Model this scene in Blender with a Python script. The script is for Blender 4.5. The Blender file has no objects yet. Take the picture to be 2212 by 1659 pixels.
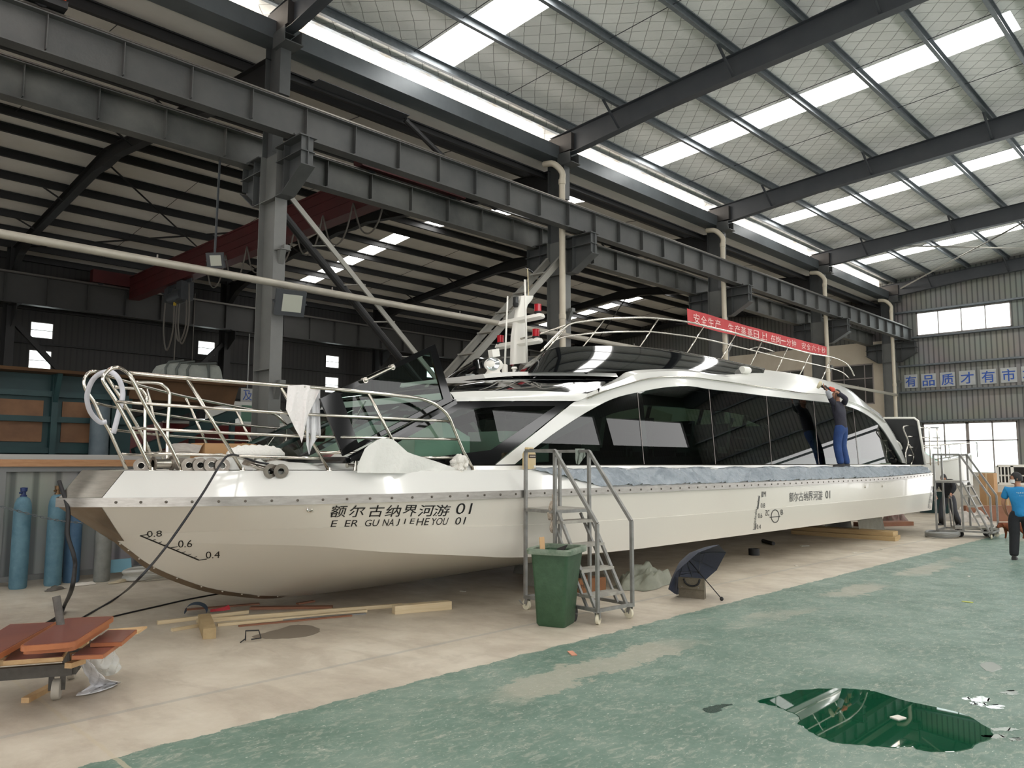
import bpy, math, random
import numpy as np
from mathutils import Vector, Matrix
RN = random.Random(11)
SC = bpy.context.scene
COL = SC.collection
PI = math.pi
# ------------------------------------------------------------------ camera
CAM_H = 1.88
YAW, PITCH, ROLL, FPX = 0.779617726, 0.0999948035, 0.00329121182, 1671.41567
fw = Vector((math.cos(YAW)*math.cos(PITCH), math.sin(YAW)*math.cos(PITCH), math.sin(PITCH)))
rt = fw.cross(Vector((0, 0, 1))).normalized()
up = rt.cross(fw)
rr = math.cos(ROLL)*rt + math.sin(ROLL)*up
uu = -math.sin(ROLL)*rt + math.cos(ROLL)*up
cd = bpy.data.cameras.new('camera')
cd.sensor_width = 36.0
cd.lens = FPX/2212*36.0
cd.clip_end = 300
cam = bpy.data.objects.new('camera', cd)
COL.objects.link(cam)
cam.matrix_world = Matrix(((rr.x, uu.x, -fw.x, 0), (rr.y, uu.y, -fw.y, 0), (rr.z, uu.z, -fw.z, CAM_H), (0, 0, 0, 1)))
SC.camera = cam
# ------------------------------------------------------------------ light and exposure
SC.view_settings.view_transform = 'Standard'
SC.view_settings.look = 'None'
SC.view_settings.gamma = 1.0
SC.view_settings.exposure = 0.55
SC.cycles.use_denoising = True
SC.cycles.max_bounces = 8
SC.cycles.diffuse_bounces = 4
SC.cycles.glossy_bounces = 4
SC.cycles.transmission_bounces = 6
SC.cycles.transparent_max_bounces = 14
SC.cycles.caustics_reflective = False
SC.cycles.caustics_refractive = False
SC.cycles.sample_clamp_indirect = 6
W = bpy.data.worlds.new('overcast')
SC.world = W
W.use_nodes = True
W.node_tree.nodes['Background'].inputs[0].default_value = (1.0, 0.99, 0.975, 1)
W.node_tree.nodes['Background'].inputs[1].default_value = 2.6
SKYLIGHT = 7.6            # brightness of the translucent roof sheets under the overcast sky
# ------------------------------------------------------------------ from pixels of the 2212 x 1659 photograph to points
EYE = Vector((0, 0, CAM_H))


def ray(x, y):
    return fw + rr*((x-1106)/FPX) - uu*((y-829.5)/FPX)


def pX(x, y, X):
    d = ray(x, y)
    return EYE + d*(X/d.x)


def pY(x, y, Y):
    d = ray(x, y)
    return EYE + d*(Y/d.y)


def pZ(x, y, Z=0.0):
    d = ray(x, y)
    return EYE + d*((Z-CAM_H)/d.z)


def pP(x, y, a, b, z0):
    """on the leaning plane Y = a + b*(z - z0)"""
    d = ray(x, y)
    t = (a + b*(CAM_H-z0))/(d.y - b*d.z)
    return EYE + d*t


def lerp(a, b, t):
    return a + (b-a)*t


def interp(pts, x):
    """piecewise linear through [(x, y...)]"""
    if x <= pts[0][0]:
        return pts[0][1]
    for p, q in zip(pts, pts[1:]):
        if x <= q[0]:
            return lerp(p[1], q[1], (x-p[0])/max(q[0]-p[0], 1e-9))
    return pts[-1][1]


def smooth_path(pts, n=6, closed=False):
    """Catmull-Rom through points"""
    P = [Vector(p) for p in pts]
    if len(P) < 3:
        return P
    out = []
    N = len(P)
    for i in range(N if closed else N-1):
        p1, p2 = P[i], P[(i+1) % N]
        p0 = P[i-1] if (i > 0 or closed) else p1*2-p2
        p3 = P[(i+2) % N] if (i+2 < N or closed) else p2*2-p1
        for k in range(n):
            t = k/n
            out.append(0.5*((2*p1) + (p2-p0)*t + (2*p0-5*p1+4*p2-p3)*t*t + (3*p1-p0-3*p2+p3)*t**3))
    if not closed:
        out.append(P[-1])
    return out


# ------------------------------------------------------------------ mesh collector
class MB:
    def __init__(s):
        s.v, s.f, s.mi, s.cur = [], [], [], 0

    def mat(s, i):
        s.cur = i
        return s

    def face(s, idx):
        s.f.append(tuple(idx))
        s.mi.append(s.cur)

    def add(s, verts, faces):
        o = len(s.v)
        s.v += [tuple(v) for v in verts]
        for f in faces:
            s.face([i+o for i in f])
        return s

    def obox(s, c, sx, sy, sz, ax=(1, 0, 0), ay=(0, 1, 0), az=(0, 0, 1)):
        c = Vector(c)
        ax, ay, az = Vector(ax)*sx/2, Vector(ay)*sy/2, Vector(az)*sz/2
        v = [c+ax*i+ay*j+az*k for k in (-1, 1) for j in (-1, 1) for i in (-1, 1)]
        return s.add(v, [(0, 2, 3, 1), (4, 5, 7, 6), (0, 1, 5, 4), (2, 6, 7, 3), (0, 4, 6, 2), (1, 3, 7, 5)])

    def box(s, x0, x1, y0, y1, z0, z1):
        return s.obox(((x0+x1)/2, (y0+y1)/2, (z0+z1)/2), abs(x1-x0), abs(y1-y0), abs(z1-z0))

    def bar(s, p, q, w, h, upv=(0, 0, 1), off=(0, 0)):
        p, q = Vector(p), Vector(q)
        d = q-p
        L = d.length
        d.normalize()
        u = Vector(upv)
        sd = d.cross(u)
        if sd.length < 1e-4:
            u = Vector((1, 0, 0))
            sd = d.cross(u)
        sd.normalize()
        u = sd.cross(d)
        return s.obox((p+q)/2 + sd*off[0] + u*off[1], L, w, h, d, sd, u)

    def ibeam(s, p, q, H, B, tf=.014, tw=.01, upv=(0, 0, 1)):
        s.bar(p, q, tw, H-2*tf, upv)
        s.bar(p, q, B, tf, upv, (0, H/2-tf/2))
        s.bar(p, q, B, tf, upv, (0, -H/2+tf/2))
        return s

    def cee(s, p, q, H, B, t=.004, lip=.02, upv=(0, 0, 1), sgn=1):
        s.bar(p, q, t, H, upv, (-sgn*B/2, 0))
        s.bar(p, q, B, t, upv, (0, H/2-t/2))
        s.bar(p, q, B, t, upv, (0, -H/2+t/2))
        s.bar(p, q, t, lip, upv, (sgn*B/2, H/2-lip/2))
        s.bar(p, q, t, lip, upv, (sgn*B/2, -H/2+lip/2))
        return s

    def tube(s, pts, r, n=10, closed=False, caps=True):
        P = [Vector(p) for p in pts]
        N = len(P)
        rs = r if isinstance(r, (list, tuple)) else [r]*N
        T = []
        for i in range(N):
            a = P[i-1] if (i > 0 or closed) else P[i]
            b = P[(i+1) % N] if (i < N-1 or closed) else P[i]
            t = b-a
            T.append(t.normalized() if t.length > 1e-9 else Vector((0, 0, 1)))
        ref = Vector((0, 0, 1)) if abs(T[0].z) < .9 else Vector((1, 0, 0))
        nrm = T[0].cross(ref).normalized()
        rings = []
        for i in range(N):
            nrm = (nrm - T[i]*nrm.dot(T[i]))
            nrm = nrm.normalized() if nrm.length > 1e-6 else T[i].orthogonal().normalized()
            b = T[i].cross(nrm)
            rings.append([P[i]+(nrm*math.cos(2*PI*k/n)+b*math.sin(2*PI*k/n))*rs[i] for k in range(n)])
        o = len(s.v)
        for g in rings:
            s.v += [tuple(v) for v in g]
        for i in range(N if closed else N-1):
            a, b = o+i*n, o+((i+1) % N)*n
            for k in range(n):
                s.face((a+k, a+(k+1) % n, b+(k+1) % n, b+k))
        if caps and not closed:
            s.face([o+k for k in range(n)][::-1])
            s.face([o+(N-1)*n+k for k in range(n)])
        return s

    def lathe(s, prof, org=(0, 0, 0), ax=(0, 0, 1), n=20, capped=True):
        org, ax = Vector(org), Vector(ax).normalized()
        u = ax.orthogonal().normalized()
        w = ax.cross(u)
        o = len(s.v)
        for r, z in prof:
            for k in range(n):
                s.v.append(tuple(org+ax*z+(u*math.cos(2*PI*k/n)+w*math.sin(2*PI*k/n))*max(r, 1e-4)))
        for i in range(len(prof)-1):
            for k in range(n):
                s.face((o+i*n+k, o+i*n+(k+1) % n, o+(i+1)*n+(k+1) % n, o+(i+1)*n+k))
        if capped:
            s.face([o+k for k in range(n)][::-1])
            s.face([o+(len(prof)-1)*n+k for k in range(n)])
        return s

    def grid(s, rows, closed=False):
        n = len(rows[0])
        o = len(s.v)
        for r in rows:
            s.v += [tuple(v) for v in r]
        for i in range(len(rows)-1):
            for k in range(n if closed else n-1):
                k2 = (k+1) % n
                s.face((o+i*n+k, o+i*n+k2, o+(i+1)*n+k2, o+(i+1)*n+k))
        return s

    def slab(s, rows, off):
        """a grid with thickness: OFF is a vector, or a function of the point"""
        f = off if callable(off) else (lambda p: Vector(off))
        R2 = [[Vector(p)+f(Vector(p)) for p in r] for r in rows]
        s.grid(rows)
        s.grid([r[::-1] for r in R2])
        s.grid([rows[0][::-1], R2[0][::-1]])
        s.grid([rows[-1], R2[-1]])
        s.grid([[r[0] for r in rows], [r[0] for r in R2]])
        s.grid([[r[-1] for r in rows][::-1], [r[-1] for r in R2][::-1]])
        return s

    def prism(s, poly, vec):
        n = len(poly)
        vec = Vector(vec)
        a = [Vector(p) for p in poly]
        return s.add(a+[p+vec for p in a], [tuple(range(n))[::-1], tuple(range(n, 2*n))]+[(i, (i+1) % n, n+(i+1) % n, n+i) for i in range(n)])

    def ball(s, c, r, n=14, m=9, sc=(1, 1, 1)):
        c = Vector(c)
        rows = []
        for i in range(m+1):
            a = PI*i/m
            rows.append([c+Vector((r*sc[0]*math.sin(a)*math.cos(2*PI*k/n), r*sc[1]*math.sin(a)*math.sin(2*PI*k/n), r*sc[2]*math.cos(a))) for k in range(n)])
        return s.grid(rows, True)

    def build(s, name, mats, parent=None, smooth=False):
        me = bpy.data.meshes.new(name)
        me.from_pydata(s.v, [], s.f)
        mats = mats if isinstance(mats, (list, tuple)) else [mats]
        for m in mats:
            me.materials.append(m)
        me.polygons.foreach_set('material_index', s.mi)
        me.update()
        fix_normals(me)
        if smooth:
            me.polygons.foreach_set('use_smooth', [True]*len(me.polygons))
            if smooth is not True:
                me.set_sharp_from_angle(angle=math.radians(smooth))
        o = bpy.data.objects.new(name, me)
        COL.objects.link(o)
        if parent is not None:
            join(o, parent)
        return o


def fix_normals(me):
    import bmesh
    b = bmesh.new()
    b.from_mesh(me)
    bmesh.ops.recalc_face_normals(b, faces=b.faces)
    b.to_mesh(me)
    b.free()


def join(o, parent):
    o.parent = parent
    p, loc = parent, Vector((0, 0, 0))
    while p is not None:
        loc += p.location + p.matrix_parent_inverse.translation
        p = p.parent
    o.matrix_parent_inverse = Matrix.Translation(-loc)


def tag(o, label=None, cat=None, group=None, kind=None):
    if label:
        o['label'] = label
    if cat:
        o['category'] = cat
    if group:
        o['group'] = group
    if kind:
        o['kind'] = kind
    return o


def thing(name, label, cat, loc=(0, 0, 0), group=None, kind=None):
    o = bpy.data.objects.new(name, None)
    o.empty_display_size = .1
    COL.objects.link(o)
    o.location = loc
    return tag(o, label, cat, group, kind)


def struct(o):
    o['kind'] = 'structure'
    return o


def dup(root, loc, label=None, rz=None):
    r = root.copy()
    COL.objects.link(r)
    r.location = loc
    if rz is not None:
        r.rotation_euler = (0, 0, rz)
    if label:
        r['label'] = label
    for ch in list(root.children):
        c = ch.copy()
        COL.objects.link(c)
        c.parent = r
        for g in list(ch.children):
            d = g.copy()
            COL.objects.link(d)
            d.parent = c
    return r


# ------------------------------------------------------------------ materials
def lin(c):
    return tuple(((x/255)/12.92 if x/255 <= .04045 else ((x/255+.055)/1.055)**2.4) for x in c)+(1,)


def mat(name, col, rough=.5, metal=0., col2=None, scale=6., amt=.5, bump=0., bscale=None, spec=.5, stretch=None, detail=5., coat=0., trans=0.):
    m = bpy.data.materials.new(name)
    m.use_nodes = True
    nt = m.node_tree
    b = nt.nodes['Principled BSDF']
    b.inputs['Base Color'].default_value = lin(col)
    b.inputs['Roughness'].default_value = rough
    b.inputs['Metallic'].default_value = metal
    b.inputs['Specular IOR Level'].default_value = spec
    b.inputs['Coat Weight'].default_value = coat
    b.inputs['Coat Roughness'].default_value = .04
    b.inputs['Transmission Weight'].default_value = trans
    if col2 is not None or bump:
        tc = nt.nodes.new('ShaderNodeTexCoord')
        mp = nt.nodes.new('ShaderNodeMapping')
        nt.links.new(tc.outputs['Object'], mp.inputs[0])
        if stretch:
            mp.inputs['Scale'].default_value = stretch
        nz = nt.nodes.new('ShaderNodeTexNoise')
        nz.inputs['Scale'].default_value = scale
        nz.inputs['Detail'].default_value = detail
        nz.inputs['Roughness'].default_value = .62
        nt.links.new(mp.outputs[0], nz.inputs['Vector'])
        if col2 is not None:
            rp = nt.nodes.new('ShaderNodeValToRGB')
            rp.color_ramp.elements[0].position = .5-.3*(1-amt)-.05
            rp.color_ramp.elements[1].position = .5+.3*(1-amt)+.05
            rp.color_ramp.elements[0].color = lin(col)
            rp.color_ramp.elements[1].color = lin(col2)
            nt.links.new(nz.outputs['Fac'], rp.inputs[0])
            nt.links.new(rp.outputs[0], b.inputs['Base Color'])
        if bump:
            n2 = nz
            if bscale:
                n2 = nt.nodes.new('ShaderNodeTexNoise')
                n2.inputs['Scale'].default_value = bscale
                n2.inputs['Detail'].default_value = 4
                nt.links.new(mp.outputs[0], n2.inputs['Vector'])
            bp = nt.nodes.new('ShaderNodeBump')
            bp.inputs['Strength'].default_value = min(1, bump)
            bp.inputs['Distance'].default_value = .02
            nt.links.new(n2.outputs['Fac'], bp.inputs['Height'])
            nt.links.new(bp.outputs[0], b.inputs['Normal'])
    return m


def glow(name, col, strength):
    m = bpy.data.materials.new(name)
    m.use_nodes = True
    nt = m.node_tree
    nt.nodes.remove(nt.nodes['Principled BSDF'])
    e = nt.nodes.new('ShaderNodeEmission')
    e.inputs[0].default_value = lin(col)
    e.inputs[1].default_value = strength
    nt.links.new(e.outputs[0], nt.nodes['Material Output'].inputs[0])
    return m


def glass(name, tint, rough=0.0, ior=1.5, min_refl=0.0):
    m = bpy.data.materials.new(name)
    m.use_nodes = True
    nt = m.node_tree
    nt.nodes.remove(nt.nodes['Principled BSDF'])
    t = nt.nodes.new('ShaderNodeBsdfTransparent')
    t.inputs[0].default_value = lin(tint)
    g = nt.nodes.new('ShaderNodeBsdfGlossy')
    g.inputs['Roughness'].default_value = rough
    f = nt.nodes.new('ShaderNodeFresnel')
    f.inputs[0].default_value = ior
    mx = nt.nodes.new('ShaderNodeMixShader')
    if min_refl:
        a = nt.nodes.new('ShaderNodeMath')
        a.operation = 'MAXIMUM'
        a.inputs[1].default_value = min_refl
        nt.links.new(f.outputs[0], a.inputs[0])
        nt.links.new(a.outputs[0], mx.inputs[0])
    else:
        nt.links.new(f.outputs[0], mx.inputs[0])
    nt.links.new(t.outputs[0], mx.inputs[1])
    nt.links.new(g.outputs[0], mx.inputs[2])
    nt.links.new(mx.outputs[0], nt.nodes['Material Output'].inputs[0])
    return m


def film(name, col, alpha, rough=.25):
    m = mat(name, col, rough, bump=.6, bscale=14, scale=5)
    m.node_tree.nodes['Principled BSDF'].inputs['Alpha'].default_value = alpha
    return m
# fresnel that also works on the back face of a thin pane
_glass0 = glass


def glass(name, tint, rough=0.0, ior=1.5, min_refl=0.0):
    m = _glass0(name, tint, rough, ior, min_refl)
    nt = m.node_tree
    f = [n for n in nt.nodes if n.type == 'FRESNEL'][0]
    ge = nt.nodes.new('ShaderNodeNewGeometry')
    mr = nt.nodes.new('ShaderNodeMapRange')
    mr.inputs['To Min'].default_value = ior
    mr.inputs['To Max'].default_value = 1/ior
    nt.links.new(ge.outputs['Backfacing'], mr.inputs['Value'])
    nt.links.new(mr.outputs[0], f.inputs[0])
    return m


# ---- shared materials
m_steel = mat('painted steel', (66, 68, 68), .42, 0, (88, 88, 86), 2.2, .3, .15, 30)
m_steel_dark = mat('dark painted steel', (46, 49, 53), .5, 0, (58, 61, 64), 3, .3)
m_steel_left = mat('near-black painted steel', (26, 26, 27), .55, 0, (36, 36, 36), 3, .3)  # darker mix than the other painted steels
m_galv = mat('galvanised steel', (100, 106, 110), .42, .5, (124, 130, 134), 9, .25)
m_rail = mat('worn rail steel', (120, 116, 110), .35, .8)
m_white = mat('white gelcoat', (216, 216, 211), .16, 0, coat=.4)
m_ss = mat('polished stainless', (205, 200, 190), .16, 1.)
m_ssb = mat('brushed stainless plate', (168, 163, 154), .3, 1., (196, 191, 182), 5, .3, stretch=(1, 1, 6))
m_black = mat('black gloss', (10, 11, 13), .05, 0, coat=.6)
m_rubber = mat('black rubber', (22, 22, 23), .6)
m_pvc = mat('cream plastic pipe', (205, 196, 178), .4, 0, (192, 182, 162), 3, .3)
m_sky = glow('daylight through translucent sheet', (255, 253, 249), SKYLIGHT)

# ------------------------------------------------------------------ floor
ZR0, SR, RIDGE_R = 10.05, .06, 3.0


def zr(Y):
    return ZR0 + SR*(12.3-Y) if Y >= RIDGE_R else ZR0 + SR*(12.3-RIDGE_R) - SR*(RIDGE_R-Y)


def zl(Y):
    return 10.1 - .1*abs(Y-21)


X0, X1 = -12.0, 36.6
YS, YF = -6.2, 31.2     # the hall's two long sides


def floor_material():
    m = bpy.data.materials.new('worn concrete with green paint')
    m.use_nodes = True
    nt = m.node_tree
    N, L = nt.nodes, nt.links
    b = N['Principled BSDF']
    tc = N.new('ShaderNodeTexCoord')

    def noise(scale, detail=5, rough=.6, st=(1, 1, 1), dist=0., rz=0.):
        mp = N.new('ShaderNodeMapping')
        mp.inputs['Scale'].default_value = st
        mp.inputs['Rotation'].default_value = (0, 0, rz)
        L.new(tc.outputs['Object'], mp.inputs[0])
        n = N.new('ShaderNodeTexNoise')
        n.inputs['Scale'].default_value = scale
        n.inputs['Detail'].default_value = detail
        n.inputs['Roughness'].default_value = rough
        n.inputs['Distortion'].default_value = dist
        L.new(mp.outputs[0], n.inputs['Vector'])
        return n.outputs['Fac']

    def ramp(fac, stops):
        r = N.new('ShaderNodeValToRGB')
        while len(r.color_ramp.elements) < len(stops):
            r.color_ramp.elements.new(.5)
        for e, (p, c) in zip(r.color_ramp.elements, stops):
            e.position = p
            e.color = lin(c) if len(c) == 3 else c
        L.new(fac, r.inputs[0])
        return r.outputs[0]

    def math_(op, a, c, clamp=False):
        n = N.new('ShaderNodeMath')
        n.operation = op
        n.use_clamp = clamp
        for i, v in enumerate((a, c)):
            if isinstance(v, (int, float)):
                n.inputs[i].default_value = v
            else:
                L.new(v, n.inputs[i])
        return n.outputs[0]

    def mix(f, a, c):
        n = N.new('ShaderNodeMix')
        n.data_type = 'RGBA'
        for i, v in ((0, f), (6, a), (7, c)):
            if isinstance(v, tuple):
                n.inputs[i].default_value = v
            elif isinstance(v, float):
                n.inputs[i].default_value = v
            else:
                L.new(v, n.inputs[i])
        return n.outputs[2]

    Wh, Bk = (1, 1, 1, 1), (0, 0, 0, 1)
    conc = ramp(noise(.7, 8, .66), [(.3, (158, 147, 131)), (.5, (186, 176, 159)), (.7, (204, 196, 180))])
    stain = ramp(noise(2.2, 6, .6, (1, .45, 1), 1.2), [(.38, Wh), (.52, Bk)])
    conc = mix(math_('MULTIPLY', stain, .35), conc, lin((148, 134, 118)))
    fine = ramp(noise(14, 6, .7, (1.6, .6, 1)), [(.3, (0, 0, 0, 1)), (.75, Wh)])
    conc = mix(math_('MULTIPLY', fine, .22), conc, lin((206, 200, 188)))
    green = ramp(noise(1.1, 7, .62), [(.28, (74, 102, 89)), (.5, (96, 121, 108)), (.72, (122, 140, 128))])
    w1 = ramp(noise(8, 10, .8, (1, 2.2, 1), .8, .75), [(.52, Bk), (.58, Wh)])
    w2 = ramp(noise(2.4, 11, .82, (1, 1.6, 1), .8, .75), [(.57, Bk), (.62, Wh)])
    worn = math_('ADD', math_('MULTIPLY', w1, .5), math_('MULTIPLY', w2, .6), True)
    green = mix(worn, green, lin((168, 168, 155)))
    green = mix(math_('MULTIPLY', fine, .3), green, lin((128, 148, 136)))
    flecks = ramp(noise(26, 3, .5, (1, 2.2, 1), 0, .75), [(.66, Bk), (.69, Wh)])
    green = mix(math_('MULTIPLY', flecks, .75), green, lin((206, 206, 196)))
    sx = N.new('ShaderNodeSeparateXYZ')
    L.new(tc.outputs['Object'], sx.inputs[0])
    wob = math_('MULTIPLY', math_('SUBTRACT', noise(3.5, 8, .7), .5), .22)
    edge = math_('ADD', sx.outputs[1], wob)
    gm = math_('LESS_THAN', edge, 5.4)
    # the pale strip of bare concrete worn through the paint beside the boat
    bare = math_('MULTIPLY', math_('LESS_THAN', math_('ABSOLUTE', math_('SUBTRACT', math_('ADD', sx.outputs[1], math_('MULTIPLY', wob, 4.0)), 4.6), 0), .22), ramp(noise(.35, 3), [(.47, Bk), (.56, Wh)]))
    green = mix(math_('MULTIPLY', bare, .6), green, lin((172, 166, 150)))
    col = mix(gm, conc, green)
    # slab joints and the old marking line along the bay
    jx = math_('LESS_THAN', math_('ABSOLUTE', math_('SUBTRACT', math_('ADD', sx.outputs[0], math_('MULTIPLY', wob, .25)), 1.88), 0), .016)
    col = mix(math_('MULTIPLY', jx, .6), col, lin((188, 176, 152)))
    jy = math_('LESS_THAN', math_('ABSOLUTE', math_('SUBTRACT', math_('ADD', sx.outputs[1], math_('MULTIPLY', wob, .2)), 6.32), 0), .03)
    col = mix(math_('MULTIPLY', jy, .4), col, lin((140, 142, 140)))
    L.new(col, b.inputs['Base Color'])
    L.new(ramp(noise(3, 6), [(.3, (.34, .34, .34, 1)), (.7, (.6, .6, .6, 1))]), b.inputs['Roughness'])
    b.inputs['Specular IOR Level'].default_value = .45
    bp = N.new('ShaderNodeBump')
    bp.inputs['Strength'].default_value = .25
    bp.inputs['Distance'].default_value = .01
    L.new(noise(22, 6, .7), bp.inputs['Height'])
    L.new(bp.outputs[0], b.inputs['Normal'])
    return m


struct(MB().box(X0-.3, X1+.3, YS-.3, YF+.3, -.2, 0).build('floor', floor_material()))


# ------------------------------------------------------------------ roofs
def quilt_material():
    m = mat('quilted roof insulation', (226, 225, 221), .75)
    nt = m.node_tree
    N, L = nt.nodes, nt.links
    b = N['Principled BSDF']
    tc = N.new('ShaderNodeTexCoord')
    nz = N.new('ShaderNodeTexNoise')
    nz.inputs['Scale'].default_value = 1.3
    nz.inputs['Detail'].default_value = 4
    L.new(tc.outputs['Object'], nz.inputs['Vector'])
    ad = N.new('ShaderNodeMixRGB')
    ad.blend_type = 'LINEAR_LIGHT'
    ad.inputs[0].default_value = .06
    rt_ = N.new('ShaderNodeMapping')
    rt_.inputs['Rotation'].default_value = (0, 0, PI/4)
    L.new(tc.outputs['Object'], rt_.inputs[0])
    L.new(rt_.outputs[0], ad.inputs[1])
    L.new(nz.outputs['Color'], ad.inputs[2])
    br = N.new('ShaderNodeTexBrick')
    br.offset = 0
    for k, v in (('Scale', 1), ('Mortar Size', .009), ('Mortar Smooth', .6), ('Brick Width', .3), ('Row Height', .3)):
        br.inputs[k].default_value = v
    L.new(ad.outputs[0], br.inputs['Vector'])
    br.inputs['Color1'].default_value = lin((228, 227, 223))
    br.inputs['Color2'].default_value = lin((220, 219, 215))
    br.inputs['Mortar'].default_value = lin((158, 156, 151))
    L.new(br.outputs['Color'], b.inputs['Base Color'])
    n2 = N.new('ShaderNodeTexNoise')
    n2.inputs['Scale'].default_value = 5
    n2.inputs['Detail'].default_value = 5
    L.new(tc.outputs['Object'], n2.inputs['Vector'])
    m2 = N.new('ShaderNodeMath')
    m2.operation = 'MULTIPLY_ADD'
    m2.inputs[1].default_value = -.7
    L.new(br.outputs['Fac'], m2.inputs[0])
    L.new(n2.outputs['Fac'], m2.inputs[2])
    bp = N.new('ShaderNodeBump')
    bp.inputs['Strength'].default_value = .55
    bp.inputs['Distance'].default_value = .05
    L.new(m2.outputs[0], bp.inputs['Height'])
    L.new(bp.outputs[0], b.inputs['Normal'])
    return m


SKY_X = [-13.3, -5.65, 2.0, 9.65, 17.3, 24.75, 32.3]
m_quilt = quilt_material()


def roof(yz, strips, m, name, T=.06):
    """sheets between the skylight strips of one roof, as one mesh"""
    mb = MB()
    cuts = [X0] + [c for s in strips for c in (s-.45, s+.45) if X0 < c < X1] + [X1]
    for a, c in zip(cuts[0::2], cuts[1::2]):
        for (ya, za), (yb, zb) in zip(yz, yz[1:]):
            mb.prism([(a, ya, za), (a, yb, zb), (a, yb, zb+T), (a, ya, za+T)], (c-a, 0, 0))
    return struct(mb.build(name, m))


WN = [0]


def window(mb, m):
    WN[0] += 1
    return struct(mb.build('window_%d' % WN[0], m))


roof([(12.75, zr(12.75)), (RIDGE_R, zr(RIDGE_R)), (YS-.3, zr(YS-.3))], SKY_X[1:], m_quilt, 'ceiling')
for sx_ in SKY_X[1:]:
    for ya, yb in ((12.0, RIDGE_R+.12), (RIDGE_R-.12, YS)):
        mb = MB()
        mb.prism([(sx_-.45, ya, zr(ya)+.012), (sx_-.45, yb, zr(yb)+.012), (sx_-.45, yb, zr(yb)+.03), (sx_-.45, ya, zr(ya)+.03)], (.9, 0, 0))
        window(mb, m_sky)
mbr = MB()
for sx_ in SKY_X[1:]:
    mbr.prism([(sx_-.46, 12.76, zr(12.76)), (sx_-.46, 12.0, zr(12)), (sx_-.46, 12.0, zr(12)+.06), (sx_-.46, 12.76, zr(12.76)+.06)], (.92, 0, 0))
    mbr.prism([(sx_-.46, 3.13, zr(3.1)), (sx_-.46, 2.87, zr(3.1)), (sx_-.46, 2.87, zr(3.1)+.06), (sx_-.46, 3.13, zr(3.1)+.06)], (.92, 0, 0))
struct(mbr.build('ceiling', m_quilt))

m_sheet = mat('grey roof sheet seen from below', (216, 214, 209), .55, 0, (202, 199, 193), 1.2, .4)
SKY_L = [-7.5, 1.0, 16.6, 31.2]  # first two strips are out of view, added to brighten the dim bay
LT = .05
roof([(12.36, zl(12.36)), (21, zl(21)), (YF+.2, zl(YF+.2))], SKY_L, m_sheet, 'ceiling')
mbr = MB()
for sx_ in SKY_L:
    for ya, yb in ((13.3, 20.3), (21.6, 29.6)):
        mb = MB()
        mb.prism([(sx_-.36, ya, zl(ya)+.012), (sx_-.36, yb, zl(yb)+.012), (sx_-.36, yb, zl(yb)+.03), (sx_-.36, ya, zl(ya)+.03)], (.72, 0, 0))
        window(mb, m_sky)
    for ya, yb in ((12.36, 13.3), (20.3, 21), (21, 21.6), (29.6, YF+.2)):
        mbr.prism([(sx_-.455, ya, zl(ya)), (sx_-.455, yb, zl(yb)), (sx_-.455, yb, zl(yb)+LT), (sx_-.455, ya, zl(ya)+LT)], (.91, 0, 0))
    for s in (-1, 1):
        for ya, yb in ((13.3, 20.3), (21.6, 29.6)):
            a = sx_+s*.455
            mbr.prism([(a, ya, zl(ya)), (a, yb, zl(yb)), (a, yb, zl(yb)+LT), (a, ya, zl(ya)+LT)], (-s*.095, 0, 0))
struct(mbr.build('ceiling', m_sheet))

# ------------------------------------------------------------------ purlins and sag rods (trim of the roof)
TN = [0]


def trim(mb, m):
    TN[0] += 1
    return struct(mb.build('trim_%d' % TN[0], m))


for Yp in (11.72, 10.22, 8.8, 7.35, 5.92, 4.5, 3.3, 2.7, 1.3, -.15, -1.6, -3, -4.5):
    trim(MB().cee((X0, Yp, zr(Yp)-.11), (X1, Yp, zr(Yp)-.11), .2, .075, .005, .025, sgn=1 if Yp > 3 else -1), m_galv)
for Yp in (13.25, 14.75, 16.15, 17.55, 18.95, 20.35, 21.5, 22.9, 24.3, 25.7, 27.1, 28.45, 29.85, 31.0):
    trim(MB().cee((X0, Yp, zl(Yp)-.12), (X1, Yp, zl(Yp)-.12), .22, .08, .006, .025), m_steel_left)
FX = [-8.65, -1.15, 6.35, 13.85, 21.35, 28.85, 36.3]
for i, fx in enumerate(FX[1:-1]):
    for dx in (2.7, 5.3):
        trim(MB().tube([(fx+dx, 11.72, zr(11.72)-.08), (fx+dx, 3.3, zr(3.3)-.08)], .008, 6), m_steel_dark)
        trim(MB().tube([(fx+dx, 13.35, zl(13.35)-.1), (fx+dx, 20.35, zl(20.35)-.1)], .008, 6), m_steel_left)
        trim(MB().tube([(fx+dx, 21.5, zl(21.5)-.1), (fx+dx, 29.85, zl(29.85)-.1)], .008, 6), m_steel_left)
# eave strut over the clerestory, valley gutter below it, and its soffit
trim(MB().cee((X0, 12.2, 10.05), (X1, 12.2, 10.05), .16, .08, .006, .03), m_galv)
trim(MB().box(X0, X1, 11.99, 12.0, 9.22, 9.55).box(X0, X1, 12.0, 12.42, 9.22, 9.23).box(X0, X1, 12.41, 12.42, 9.22, 9.5), mat('galvanised gutter', (84, 89, 92), .42, .3, (102, 107, 110), 1.5, .3))
trim(MB().cee((6.45, 12.5, 8.93), (X1, 12.5, 8.93), .16, .08, .006, .03), m_steel_left)

# clerestory: corrugated translucent sheets standing between the gutter and the eave strut
m_cler = glow('daylight through grimy corrugated sheet', (250, 247, 240), 4.2)
m_cler.node_tree.nodes['Emission'].inputs[0].default_value = lin((250, 246, 238))


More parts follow.
